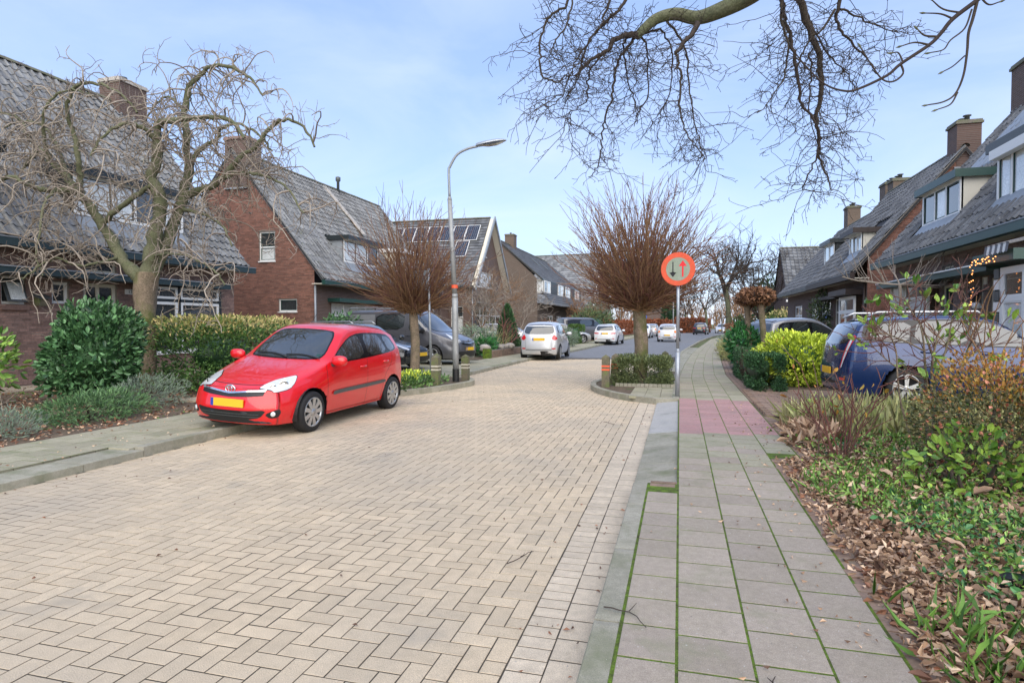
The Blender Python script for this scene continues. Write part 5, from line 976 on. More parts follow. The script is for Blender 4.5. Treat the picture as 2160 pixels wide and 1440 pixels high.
# ---- the red car in front
def red_mpv():
    c = Car('mpv', 'parked_car', 'bright red hatchback parked half on the left kerb, facing us', 'paint_red', (-5.88, 9.0, .03), math.pi, res=1.25, group='cars parked along the street', tilt=(0, R(-2.8)), scale=(.98, .99, .955))
    c.windows(fw=[(-.655, 1.06), (-.40, 1.045), (0, 1.04), (.40, 1.045), (.655, 1.06), (.535, 1.47), (.3, 1.50), (0, 1.505), (-.3, 1.50), (-.535, 1.47)], rw=[(-.6, 1.12), (.6, 1.12), (.5, 1.45), (-.5, 1.45)], step=.045)
    for sg in (-1, 1):
        L = [(.386, .686), (.48, .745), (.628, .80), (.785, .835), (.92, .862), (.885, .78), (.80, .68), (.59, .638), (.554, .668), (.49, .676)]
        c.decal([(sg*x, z) for x, z in L], 39, 'headlight_seal', 'black_gloss', .003, sg, .03, sm_=1); cx, cz = .66, .755
        c.decal([(sg*(cx+(x-cx)*.965), cz+(z-cz)*.93) for x, z in L], 39, 'headlight', 'glass_lamp', .007, sg, .025, sm_=1)
        h = None
        for (x, z, r_) in ((.72, .755, .06), (.575, .72, .042)):
            a = R(39)*sg; dv = np.array((math.sin(a), math.cos(a), 0)); q = np.array((math.cos(a), -math.sin(a), 0)); hh = c.bvh.ray_cast(Vector(q*sg*x+dv*5+np.array((0, c.ly(0), z))), Vector(-dv))
            if hh[0]:
                m = MB(); P = np.array(hh[0])+dv*.016; K = 14; vs = [P+dv*e+(q*math.cos(t)+np.array((0, 0, 1))*math.sin(t))*rr for rr, e in ((r_, .0), (r_*.8, .004), (r_*.45, .0), (0.001, .008)) for t in np.linspace(0, 2*math.pi, K, endpoint=False)]
                m.add(vs, [(i*K+j, i*K+(j+1) % K, (i+1)*K+(j+1) % K, (i+1)*K+j) for i in range(3) for j in range(K)], True); c.fin(m, 'lamp_reflector', 'chrome')
        F = [(.53, .345), (.72, .43), (.735, .37), (.70, .30), (.60, .285)]
        c.decal([(sg*x, z) for x, z in F], 18, 'fog_lamp_recess', 'black_plastic', .004, sg, .04, sm_=1)
        a = R(18)*sg; dv = np.array((math.sin(a), math.cos(a), 0)); q = np.array((math.cos(a), -math.sin(a), 0)); hh = c.bvh.ray_cast(Vector(q*sg*.64+dv*5+np.array((0, c.ly(0), .352))), Vector(-dv)); P = np.array(hh[0])+dv*.01; K = 14
        m = MB(); m.add([P+dv*e+(q*math.cos(t)+np.array((0, 0, 1))*math.sin(t))*rr for rr, e in ((.036, -.015), (.036, -.004), (.026, .002), (.001, .005)) for t in np.linspace(0, 2*math.pi, K, endpoint=False)], [(i*K+j, i*K+(j+1) % K, (i+1)*K+(j+1) % K, (i+1)*K+j) for i in range(3) for j in range(K)], True); c.fin(m, 'fog_lamp', 'glass_lamp')
        c.decal([(sg*x, z) for x, z in [(.60, .88), (.76, 1.02), (.80, .90), (.70, .80)]], 160, 'tail_light', 'lamp_red', .006, -sg if False else sg, .05, sm_=1)
        c.decal([(.0, 0), (0, 0), (0, 0)], 's', 'x', 'rubber') if False else None
        c.decal([(1.27, .515), (1.27, .575), (1.5, .59), (2.2, .60), (3.0, .615), (3.0, .555), (2.2, .535), (1.5, .525)], 's', 'rub_strip', 'galv_dark', .016, sg, .06, sm_=1)
        c.decal([(1.16, .215), (1.16, .235), (2.9, .245), (2.9, .225)], 's', 'sill_trim', 'paint_red', .014, sg, .08)
    c.decal([(-.50, .66), (-.3, .645), (-.1, .625), (0, .62), (.1, .625), (.3, .645), (.50, .66), (.49, .60), (.3, .578), (0, .562), (-.3, .578), (-.49, .60)], 'f', 'grille', 'black_plastic', .004, 1, .04)
    c.decal([(-.51, .676), (-.3, .66), (-.1, .636), (0, .63), (.1, .636), (.3, .66), (.51, .676), (.505, .652), (.3, .636), (0, .606), (-.3, .636), (-.505, .652)], 'f', 'grille_bar', 'chrome', .016, 1, .03)
    c.decal([(-.56, .405), (-.3, .385), (0, .38), (.3, .385), (.56, .405), (.47, .29), (.3, .262), (0, .255), (-.3, .262), (-.47, .29)], 'f', 'lower_grille', 'black_plastic', .004, 1, .04, sm_=1)
    for z in (.30, .335): c.decal([(-.46, z), (.46, z), (.46, z+.008), (-.46, z+.008)], 'f', 'grille_slat', 'galv_dark', .010, 1, .1)
    c.decal([(-.60, .222), (-.4, .215), (0, .21), (.4, .215), (.60, .222), (.58, .186), (0, .186), (-.58, .186)], 'f', 'front_lip', 'black_plastic', .012, 1, .06)
    h = c.bvh.ray_cast(Vector((0, 4, .67)), Vector((0, -1, 0))); y = h[0][1]; m = MB()
    def ring(rx, rz, cz, r_=.0075): t = np.linspace(0, 2*math.pi, 25); m.tube([(rx*math.cos(a), y+.022, .672+cz+rz*math.sin(a)) for a in t], r_, 6, False)
    ring(.078, .053, 0, .009); ring(.026, .047, -.004, .006); ring(.052, .021, .022, .006); c.fin(m, 'emblem', 'chrome')
    c.plate(.485); c.mirror(1.34, .99, size=1.05); c.handles([(2.2, .90), (3.02, .94)], 0)
    c.doors([[(1.16, .235), (1.14, .6), (1.16, .9), (1.20, 1.0)], [(2.34, .235), (2.35, .7), (2.36, 1.04)], [(3.32, 1.10), (3.26, .9), (3.02, .7), (2.92, .45), (2.90, .26)], [(1.18, .255), (2.34, .26), (2.9, .265)]])
    c.line([(-.62, .762), (-.4, .735), (0, .725), (.4, .735), (.62, .762)], 'f')
    for x0, x1, z0, z1 in ((-.62, -.05, 1.06, 1.065), (-.10, .50, 1.075, 1.075)):
        pts = []
        for t in np.linspace(0, 1, 8):
            hh = c.bvh.ray_cast(Vector((x0+(x1-x0)*t, 4, 1.055+.05*math.sin(t*2.4))), Vector((0, -1, 0))); pts.append(np.array(hh[0])+np.array((0, .012, .016)))
        m = MB(); m.tube(pts, .009, 6); c.fin(m, 'wiper', 'black_plastic')
    m = MB(); m.tube([(0.3, c.ly(2.35), 1.56), (.3, c.ly(2.55), 1.76)], .004, 6); c.fin(m, 'aerial', 'black_plastic')
    c.decal([(-.60, 1.09), (-.52, 1.09), (-.52, 1.125), (-.60, 1.125)], 'f', 'sticker', 'green_paint', .008, -1, .05)
red_mpv()
def rear_car(kind, name, label, paint, loc, head, scale=(1, 1, 1), res=.8, lamps='mpv', **k):
    c = Car(kind, name, label, paint, loc, head, scale, res, group='cars parked along the street', **k); T = c.T; zt = max(p[1] for p in T['top']); L_ = lambda a: a*zt/1.6
    c.windows(fw=[(-.66, L_(1.06)), (0, L_(1.05)), (.66, L_(1.06)), (.56, L_(1.48)), (0, L_(1.51)), (-.56, L_(1.48))], rw=[(-.66, L_(1.08)), (0, L_(1.065)), (.66, L_(1.08)), (.56, L_(1.45)), (0, L_(1.49)), (-.56, L_(1.45))], step=.07)
    for sg in (-1, 1):
        if lamps == 'mpv': P = [(.54, .92), (.66, 1.06), (.74, .96), (.80, .90), (.74, .84), (.62, .82)]
        elif lamps == 'wide': P = [(.40, .90), (.78, .93), (.80, .86), (.70, .83), (.42, .83)]
        elif lamps == 'focus': P = [(.53, .62), (.60, .70), (.70, .95), (.78, 1.2), (.70, 1.24), (.62, 1.0)]
        elif lamps == 'yaris': P = [(.54, .86), (.60, 1.0), (.70, 1.02), (.78, .86), (.70, .78)]
        else: P = [(.46, .80), (.50, .84), (.56, .84), (.60, .80), (.56, .76), (.50, .76)]
        c.decal([(sg*x, L_(z)) for x, z in P], 180-22, 'tail_light', 'lamp_red' if lamps != 'yaris' else 'lamp_orange', .008, sg, .05, sm_=1)
        if lamps == 'focus': c.decal([(sg*x, L_(z)) for x, z in [(.57, .66), (.60, .68), (.72, 1.05), (.74, 1.2), (.70, 1.2), (.66, 1.02)]], 180-22, 'reversing_light', 'glass_lamp', .011, sg, .05)
        c.decal([(sg*x, L_(z)) for x, z in [(.56, .50), (.72, .50), (.70, .45), (.56, .45)]], 180-12, 'reflector', 'lamp_red', .008, sg, .05)
        P = [(.50, .72), (.70, .84), (.80, .90), (.74, .74), (.58, .66)]
        c.decal([(sg*x, L_(z)) for x, z in P], 22, 'headlight', 'glass_lamp', .006, sg, .05, sm_=1)
    c.decal([(-.55, L_(.40)), (.55, L_(.40)), (.55, L_(.425)), (-.55, L_(.425))], 'r', 'bumper_trim', 'black_plastic', .006, 1, .1)
    c.decal([(-.62, .23), (.62, .23), (.62, .16), (-.62, .16)], 'r', 'lower_bumper', 'black_plastic', .01, 1, .1)
    c.decal([(-.45, .42), (.45, .42), (.40, .27), (-.40, .27)], 'f', 'lower_grille', 'black_plastic', .005, 1, .08); c.decal([(-.42, .60), (.42, .60), (.36, .54), (-.36, .54)], 'f', 'grille', 'black_plastic', .005, 1, .08)
    for sg in (-1, 1): c.line([(sg*.50, L_(1.47)), (sg*.62, L_(1.08)), (sg*.56, L_(.9)), (sg*.55, L_(.45))], 'r')
    c.line([(-.55, L_(.455)), (.55, L_(.455))], 'r')
    m = MB(); m.tube([(-.28, *[0, 0])]*2, .01) if False else None
    c.plate(L_(.86) if lamps in ('mpv', 'wide') else L_(.60), True); c.plate(.48); c.mirror(T['wb'][0]+.55, L_(1.0))
    a = T['wb'][0]+.42; b = (T['wb'][0]+T['wb'][1])/2+.28; c.doors([[(a, .24), (a-.02, .6), (a+.04, .95)], [(b, .24), (b, .95)], [(T['wb'][1]-.06, .98), (T['wb'][1]-.28, .75), (T['wb'][1]-.42, .5), (T['wb'][1]-.44, .26)], [(a+.02, .26), (T['wb'][1]-.44, .27)]])
    c.handles([(b-.16, .86), (T['wb'][1]-.3, .88)], 0)
    if kind != 'van': c.decal([(-.5, 2.2*0+c.L-.62), (.5, c.L-.62), (.5, c.L-.45), (-.5, c.L-.45)], 't', 'spoiler', paint, .02, 1, .1)
    return c
rear_car('mpv', 'parked_car', 'silver hatchback seen from behind, parked half on the left pavement', 'paint_silver', (-5.72, 26.9, .03), R(2), res=1.0)
c = rear_car('estate', 'parked_car', 'white estate car seen from behind beside the clipped green hedge', 'paint_white', (-5.05, 46.6, .02), R(-2.5), lamps='wide', scale=(.98, 1.05, 1.02))
rear_car('hatch', 'parked_car', 'cream white hatchback with orange tail lights, middle of the road past the tree', 'paint_white', (-.85, 54.7, 0), R(-5), lamps='yaris', res=.6)
rear_car('beetle', 'parked_car', 'white convertible with round red tail lights and dark soft top', 'paint_white', (-3.7, 68, 0), R(-4), lamps='round', res=.6)
rear_car('hatch', 'parked_car', 'pale blue grey car just beyond the white convertible', 'paint_silver', (-3.2, 76, 0), R(-5), lamps='yaris', res=.5)
rear_car('estate', 'parked_car', 'white car half hidden behind the sign post, before the beech hedge', 'paint_white', (-1.4, 82, 0), R(-6), lamps='mpv', res=.5)
rear_car('suv', 'parked_car', 'dark car driving away in the distance, right of the sign', 'paint_black', (2.9, 90, 0), R(-9), (1.05, 1.1, 1.04), res=.6, lamps='wide')
rear_car('estate', 'parked_car', 'distant white car beyond the dark one on the right', 'paint_white', (6.6, 105, 0), R(-10+180), res=.5)
rear_car('hatch', 'parked_car', 'distant small white car at the far right kerb behind the others', 'paint_white', (9.4, 116, 0), R(-12+180), res=.5)
rear_car('estate', 'parked_car', 'silver car on a driveway, behind the conical conifer', 'paint_silver', (-9.7, 35.5, .1), R(-75), res=.6)
rear_car('estate', 'parked_car', 'white car roof showing above the grey lavender bush', 'paint_silver', (-8.4, 45.0, .1), R(-60), res=.5)
rear_car('van', 'parked_van', 'dark grey van parked in front of the black boarded house', 'paint_grey', (-8.2, 54.5, .1), R(-50), res=.6, cat='van')
# cars side by side on the left apron, facing the road
def front_van():
    c = Car('van', 'parked_van', 'grey panel van parked nose to the street left of the lamp post', 'paint_grey', (-9.75, 21.35, .1), R(-100), (1., 1., 1.), .9, group='cars parked along the street', cat='van')
    c.windows(fw=[(-.80, 1.16), (0, 1.13), (.80, 1.16), (.66, 1.76), (0, 1.82), (-.66, 1.76)], rw=[(-.7, 1.2), (.7, 1.2), (.66, 1.75), (-.66, 1.75)], step=.07, surround='paint_grey')
    for sg in (-1, 1):
        c.decal([(2.25, 1.22), (2.22, 1.80), (3.5, 1.80), (3.5, 1.22)], 's', 'window_surround', 'black_gloss', .004, sg, .1, sm_=1); c.decal([(3.56, 1.24), (3.56, 1.78), (4.75, 1.78), (4.75, 1.24)], 's', 'blank_panel', 'paint_midgrey', .005, sg, .1)
        c.decal([(sg*x, z) for x, z in [(.42, .80), (.62, .98), (.78, 1.10), (.80, .92), (.66, .76)]], 24, 'headlight', 'glass_lamp', .006, sg, .05, sm_=1); c.decal([(sg*x, z) for x, z in [(.5, .38), (.74, .52), (.76, .36)]], 20, 'fog_lamp_recess', 'black_plastic', .005, sg, .05)
        m = MB(); m.tube([(sg*.78, c.ly(2.0), 1.90), (sg*.78, c.ly(2.1), 2.03), (sg*.78, c.ly(4.7), 2.03), (sg*.78, c.ly(4.8), 1.93)], .025, 8); c.fin(m, 'roof_rail', 'alloy')
    c.decal([(-.48, .80), (0, .77), (.48, .80), (.42, .70), (0, .66), (-.42, .70)], 'f', 'grille', 'black_gloss', .005, 1, .05, sm_=1); c.decal([(-.50, .79), (0, .755), (.50, .79), (.5, .775), (0, .735), (-.5, .775)], 'f', 'grille_bar', 'chrome', .014, 1, .05); c.decal([(-.6, .46), (.6, .46), (.52, .27), (-.52, .27)], 'f', 'lower_grille', 'black_plastic', .005, 1, .06)
    h = c.bvh.ray_cast(Vector((0, 4, .83)), Vector((0, -1, 0))); y = h[0][1]; m = MB(); m.add([(0, y+.03, .76), (.045, y+.03, .83), (0, y+.03, .90), (-.045, y+.03, .83), (0, y+.03, .79), (.028, y+.03, .83), (0, y+.03, .87), (-.028, y+.03, .83)], [(i, (i+1) % 4, 4+(i+1) % 4, 4+i) for i in range(4)]); c.fin(m, 'emblem', 'chrome')
    c.plate(.55); c.mirror(1.45, 1.15, 'black_plastic', 1.35); c.doors([[(1.2, .3), (1.15, .8), (1.2, 1.15)], [(2.14, .3), (2.14, 1.85)], [(3.55, .3), (3.55, 1.85)]]); c.handles([(2.0, 1.0)], 0, 'black_plastic')
front_van()
def front_estate(kind, label, paint, loc, head, rails=True, **k):
    c = rear_car(kind, 'parked_car', label, paint, loc, head, lamps='mpv', res=.8, **k)
    c.decal([(-.40, .70), (0, .69), (.40, .70), (.36, .60), (-.36, .60)], 'f', 'upper_grille', 'black_plastic', .006, 1, .05); c.decal([(-.42, .715), (0, .705), (.42, .715), (.42, .70), (0, .69), (-.42, .70)], 'f', 'grille_bar', 'chrome', .014, 1, .05)
    if rails:
        for sg in (-1, 1): m = MB(); m.tube([(sg*.58, c.ly(2.2), 1.42), (sg*.58, c.ly(2.35), 1.51), (sg*.58, c.ly(3.9), 1.50), (sg*.57, c.ly(4.1), 1.42)], .018, 8); c.fin(m, 'roof_rail', 'alloy')
    return c
front_estate('estate', 'black estate car with roof rails behind the red hatchback', 'paint_black', (-10.0, 18.35, .1), R(-98))
front_estate('mpv', 'grey car parked on the right behind the lime green shrub', 'paint_midgrey', (4.0, 22.6, .12), R(-60), False, scale=(1, 1.05, 1.02))
front_estate('estate', 'dark blue estate car with tall tail lights, right, behind the leafless shrub', 'paint_blue', (4.75, 12.1, .13), R(-86), True, scale=(.98, .96, 1.06)) if False else None
c = rear_car('estate', 'parked_car', 'dark blue estate car with tall tail lights, on the right drive behind the bare shrub', 'paint_blue', (4.76, 12.2, .16), R(-86), lamps='focus', res=1.0, scale=(.98, .95, 1.05))
for sg in (-1, 1): m = MB(); m.tube([(sg*.58, c.ly(2.2), 1.42), (sg*.58, c.ly(2.35), 1.51), (sg*.58, c.ly(3.9), 1.50), (sg*.57, c.ly(4.1), 1.42)], .018, 8); c.fin(m, 'roof_rail', 'alloy')
h = c.bvh.ray_cast(Vector((0, -4, .93)), Vector((0, 1, 0))); m = MB(); m.lathe([(0, -.02), (.045, -.015), (.05, 0)], 14, (0, h[0][1], .93), 'y'); c.fin(m, 'emblem', 'chrome')
# ================================================================ STREET FURNITURE
def solar_dummy(): pass
lamp = empty('street_lamp', (-5.36, 14.4, .1), 'tall grey street lamp with curved arm and flat head on the left traffic island', 'street lamp')
def lampm(m, n, mt): return m.build(n, mt, lamp, True)
bx, by = -5.36, 14.4
m = MB(); m.lathe([(.085, .1), (.085, .42)], 14, (bx, by, 0)); lampm(m, 'pole_foot', 'black_plastic')
m = MB(); lx, ly = .18, 0.0   # the pole leans very slightly
P = [(bx-.012*t, by, .42+t*5.0/5.0) for t in np.linspace(0, 4.9, 12)]
m.tube([p for p in P if p[2] < 2.15]+[(bx-.02, by, 2.2)], .075, 14); m.tube([(bx-.02, by, 2.19), (bx-.022, by, 2.28)], [.078, .066], 14); lampm(m, 'lower_pole', 'pole_white')
m = MB(); m.tube([(bx-.022, by, 2.27), (bx-.15, by, 4.62)], [.062, .056], 14); m.tube([(bx-.149, by, 4.60), (bx-.152, by, 4.68)], [.058, .04], 14); lampm(m, 'upper_pole', 'pole_white')
A = np.array((math.cos(R(10)), math.sin(R(10)), 0)); P = catmull([np.array((bx-.152, by, 4.66)), np.array((bx-.17, by, 5.30)), np.array((bx-.17, by, 5.42))+A*.03, np.array((bx-.17, by, 5.70))+A*.20, np.array((bx-.17, by, 5.84))+A*.46, np.array((bx-.17, by, 5.90))+A*.72], 6)
m = MB(); m.tube(P, .033, 10); lampm(m, 'arm', 'zinc')
hd = np.array((bx-.17, by, 5.90))+A*.68; U_ = A*math.cos(.16)+np.array((0, 0, math.sin(.16))); Vv = np.array((-A[1], A[0], 0)); Wv = np.cross(U_, Vv)
def headpt(u, v, w): return tuple(hd+U_*u+Vv*v+Wv*w)
m = MB(); sec = [(0, .05, .055), (.05, .09, .075), (.25, .135, .085), (.5, .14, .08), (.68, .09, .055), (.76, .02, .02)]; K = 10
V = [headpt(u, hw*math.cos(math.pi*k/K), hh*math.sin(math.pi*k/K)) for u, hw, hh in sec for k in range(K+1)]; m.add(V, [(i*(K+1)+k, i*(K+1)+k+1, (i+1)*(K+1)+k+1, (i+1)*(K+1)+k) for i in range(5) for k in range(K)], True)
V = [headpt(u, s_*hw, -.004) for u, hw, hh in sec for s_ in (-1, 1)]; m.add(V, [(2*i, 2*i+1, 2*i+3, 2*i+2) for i in range(5)]); lampm(m, 'lamp_head', 'galv')
m = MB(); V = [headpt(u, s_*hw*.8, -.012-.04*math.sin(math.pi*(u-.15)/.55)) for u, hw in ((.15, .10), (.3, .13), (.5, .13), (.66, .09), (.70, .04)) for s_ in (-1, 0, 1)]; m.add(V, [(3*i+k, 3*i+k+1, 3*i+4+k, 3*i+3+k) for i in range(4) for k in range(2)], True); lampm(m, 'lamp_glass', 'glass_lamp')
m = MB(); m.lathe([(.079, 2.42), (.079, 2.50)], 14, (bx-.024, by, 0)); lampm(m, 'band', 'band_orange')
# priority sign
sx, sy = -.03, 12.45
sg_ = empty('road_sign', (sx, sy, .1), 'round red rimmed sign with black and red arrows on a galvanised post at the kerb', 'road sign')
m = MB(); m.tube([(sx, sy, .1), (sx, sy, 1.02)], .045, 14); m.tube([(sx, sy, 1.0), (sx, sy, 1.06)], [.047, .03], 14); m.tube([(sx, sy, 1.05), (sx-.0, sy, 2.62)], .030, 12); m.build('post', 'galv', sg_)
vd = np.array((sx, sy, 0))*-1; vd = np.array((-.10, -1., 0)); vd /= np.linalg.norm(vd); hx = np.array((-vd[1], vd[0], 0)); hx = -hx if hx[0] < 0 else hx; ctr = np.array((sx, sy, 2.60))+vd*.05
def disc(pts_fn, d, name, mt, parent):
    m = MB(); V = [tuple(ctr+vd*d+hx*x+np.array((0, 0, z))) for x, z in pts_fn]; m.add(V, [tuple(range(len(V)))]); return m.build(name, mt, parent)
K = 48; cir = lambda r_: [(r_*math.cos(2*math.pi*k/K), r_*math.sin(2*math.pi*k/K)) for k in range(K)]
m = MB(); V = [tuple(ctr+vd*d+hx*x+np.array((0, 0, z))) for d, r_ in ((-.012, .27), (-.02, .315), (.012, .325), (.018, .318)) for x, z in cir(r_)]; m.add(V, [(i*K+k, i*K+(k+1) % K, (i+1)*K+(k+1) % K, (i+1)*K+k) for i in range(3) for k in range(K)], True); m.add(V[:K], [tuple(range(K))]); m.add(V[3*K:], [tuple(range(K))]); plate = m.build('sign_plate', 'sign_red', sg_)
disc(cir(.225), .0205, 'sign_face', 'sign_face', sg_)
disc([(-.105, .14), (-.085, .14), (-.085, -.05), (-.035, -.075), (-.03, -.065), (-.095, -.155), (-.16, -.065), (-.155, -.075), (-.105, -.05)], .023, 'black_arrow', 'sign_black', sg_)
disc([(.075, -.15), (.105, -.15), (.105, .055), (.165, .055), (.09, .165), (.015, .055), (.075, .055)], .023, 'red_arrow', 'sign_arrow', sg_)
m = MB(); m.box(sx-.05, sx+.05, sy-.02, sy+.045, 2.40, 2.44); m.box(sx-.05, sx+.05, sy-.02, sy+.045, 2.74, 2.78); m.build('bracket', 'galv_dark', sg_)
# post with an edge-on sign left of the lamp
sp = empty('sign_pole', (-6.95, 14.9, .1), 'thin grey pole carrying a square sign seen from behind, beside the left pollard', 'sign pole')
m = MB(); m.tube([(-6.35, 15.2, .1), (-6.42, 15.2, 3.0)], [.035, .03], 10); m.build('post', 'galv', sp); m = MB(); m.box(-6.9, -6.42, 15.22, 15.24, 2.42, 2.95); m.build('sign_board', 'galv', sp)
# bollards
def bollard(x, y, h, band, label, group, lean=0., top='moss'):
    b = empty('bollard', (x, y, .1), label, 'bollard', group); w = .085
    m = MB(); m.poly_prism([(x-w, y-w), (x+w, y-w), (x+w, y+w), (x-w, y+w)], .02, .1+h, .012); m.add([(x-w, y-w, .1+h), (x+w, y-w, .1+h), (x+w, y+w, .1+h), (x-w, y+w, .1+h), (x, y, .1+h+.06)], [(0, 1, 4), (1, 2, 4), (2, 3, 4), (3, 0, 4)]); m.v = [(p[0]+lean*(p[2]-.1), p[1], p[2]) for p in m.v]; m.build('post', 'bollard_wood', b)
    for z in (h-.22, h-.30):
        m = MB(); m.box(x-w-.004, x+w+.004, y-w-.004, y+w+.004, .1+z, .1+z+.035); m.v = [(p[0]+lean*(p[2]-.1), p[1], p[2]) for p in m.v]; m.build('band', band, b)
g1 = 'wooden bollards on the left island'; g2 = 'mossy wooden bollards with orange bands on the right island'
bollard(-5.46, 13.35, .66, 'band_white', 'squat wooden bollard with cream bands nearest the kerb on the left island', g1)
bollard(-6.0, 14.75, .62, 'band_white', 'wooden bollard between the pollard tree and the street lamp, behind the groundcover', g1)
bollard(-5.3, 14.95, .60, 'band_white', 'wooden bollard just right of the street lamp', g1)
bollard(-1.62, 14.15, .68, 'band_orange', 'leaning mossy bollard with orange bands, left of the pair beside the round shrub', g2, -.0)
bollard(-1.50, 14.75, .68, 'band_orange', 'mossy bollard with orange bands, right of the pair beside the round shrub', g2, .06)
bollard(-.32, 16.9, .66, 'band_orange', 'mossy orange banded bollard behind the sign post', g2, -.06)
# far street lamps and small street sign
for i, (x, y, h, s_) in enumerate([(-.9, 95, 6, 1), (6.3, 100, 6, -1), (-16, 175, 7, 1), (12, 108, 5.5, -1)]):
    o = empty('street_lamp', (x, y, .1), ['distant pale lamp post before the beech hedge', 'distant pale lamp post left of the tall bare tree', 'farthest lamp post rising over the hedge at left', 'distant lamp post behind the round pollards'][i], 'street lamp')
    m = MB(); m.tube([(x, y, 0), (x, y, h)], .09, 8); m.tube(catmull([(x, y, h-.02), (x-.1*s_, y, h+.3), (x-1.2*s_, y, h+.5)], 4), .05, 6); m.build('pole', 'pole_white', o); m = MB(); m.box(x-1.7*s_ if s_ > 0 else x+1.1, x-1.1*s_ if s_ > 0 else x+1.7, y-.12, y+.12, h+.42, h+.55); m.build('lamp_head', 'pole_white', o)
o = MB(); o.box(-6.4, -4.6, 92, 92.05, 2.3, 2.7); bs = o.build('street_name_sign', 'blue_sign'); tag(bs, 'small blue street name board in front of the orange beech hedge', 'street sign'); o = MB(); o.box(-5.55, -5.45, 92.05, 92.12, 0, 2.4); o.build('post', 'pole_white', bs)
# low garden walls, stones
m = MB(); m.hexa([(-7.75, 24.6, .05), (-7.6, 24.6, .05), (-7.35, 31.3, .05), (-7.5, 31.3, .05), (-7.75, 24.6, .42), (-7.6, 24.6, .42), (-7.35, 31.3, .42), (-7.5, 31.3, .42)]); gw = m.build('garden_wall', 'mortar'); tag(gw, 'low stacked brick garden wall along the left pavement, with stones on top', 'garden wall')
X = []
for r_ in range(7):
    for j in range(31):
        y = 24.65+j*.215+(r_ % 2)*.1; x = -7.6+.25*(y-24.6)/6.7+.004
        if y < 31.2: X.append(xf((x-.06, y, .08+r_*.054), (0, .2, 0), (-.13, 0, 0), (0, 0, .046)))
pieces('brick', slab_template(.03), X, 'driveway_brick', gw, 120, 'brick_field')
m = MB(); m.box(-7.86, -7.56, 24.3, 24.6, .05, .5); tag(m.build('gate_pier', 'moss'), 'mossy stump of a wall pier at the near end of the low garden wall', 'pier')
def rock(x, y, z, r_, label):
    K, J = 8, 6; V = []; f = [random.uniform(.75, 1.2) for _ in range(60)]
    for i in range(J+1):
        for k in range(K): th = math.pi*i/J; ph = 2*math.pi*k/K; q = r_*f[(i*K+k) % 60 if 0 < i < J else 0]; V.append((x+q*math.sin(th)*math.cos(ph)*1.3, y+q*math.sin(th)*math.sin(ph), z+q*math.cos(th)*.75))
    m = MB(); m.add(V, [(i*K+k, i*K+(k+1) % K, (i+1)*K+(k+1) % K, (i+1)*K+k) for i in range(J) for k in range(K)], True); tag(m.build('stone', 'stone'), label, 'stone', 'stones on the low garden wall')
for (x, y, r_, l) in [(-7.95, 24.95, .22, 'pale pinkish boulder at the near end of the low garden wall'), (-7.75, 26.6, .17, 'rounded tan stone on the low wall below the fern'), (-7.7, 27.2, .15, 'grey white stone tucked under the tan one'), (-7.62, 27.8, .16, 'mauve stone on the low wall near the twisted vine'), (-7.75, 28.3, .13, 'small pale stone just before the conical conifer'), (-7.6, 27.5, .2, 'large buff stone leaning against the low wall face')]: rock(x, y, .5, r_, l)
# right side: fence posts by the laurel, timber planter, shed board
for i, (x, y) in enumerate([(1.72, 20.0), (1.68, 18.6), (1.62, 17.4), (1.60, 16.2)]):
    m = MB(); m.box(x-.04, x+.04, y-.04, y+.04, .05, .9); tag(m.build('fence_post', 'wood_fence'), ['far weathered post of the low fence by the laurel', 'third weathered post along the pavement edge', 'second weathered post along the pavement edge', 'weathered post nearest the dark clipped hedge'][i], 'fence post')
m = MB(); m.box(1.9, 2.9, 17.2, 17.3, .3, .95); tag(m.build('planter_board', 'wood_fence'), 'low wooden board between laurel and lime green shrub', 'planter')
m = MB(); m.box(3.25, 3.9, 17.6, 17.9, .1, .82); mb_ = m.build('low_pillar', 'far_brick_x'); tag(mb_, 'low brick pillar with yellow cap behind the lime green shrub', 'pillar'); m = MB(); m.box(3.2, 3.95, 17.55, 17.95, .82, .88); m.build('pillar_cap', 'plate_yellow', mb_)
m = MB(); m.box(2.25, 2.55, 7.05, 7.2, .1, .2); tag(m.build('edging_stone', 'stone'), 'pale stone block in the leaf litter below the dry grass', 'stone block')
# ================================================================ TREES, HEDGES, PLANTS
def nrm(v): return v/(np.linalg.norm(v)+1e-9)
def grow(p, d, length, n, r0, r1, jit, grav=0., up=0., curl=0., rs=None):
    """a wandering twig; grav pulls down more the farther along, curl keeps a steady bend"""
    P = [np.array(p, float)]; d = nrm(np.array(d, float)); ax = nrm(rng.normal(size=3)); st = length/n
    for i in range(n):
        t = i/n; d = nrm(d+rng.normal(size=3)*jit+np.array((0, 0, -grav*(.3+t)+up))+np.cross(ax, d)*curl); P.append(P[-1]+d*st)
    return np.array(P), np.linspace(r0, r1, n+1)
def along(P, t): i = min(len(P)-2, int(t*(len(P)-1))); f = t*(len(P)-1)-i; return P[i]*(1-f)+P[i+1]*f, nrm(P[i+1]-P[i])
def side_dir(T, upb=0.): v = np.cross(T, rng.normal(size=3)); v = nrm(v)+np.array((0, 0, upb)); return nrm(v)
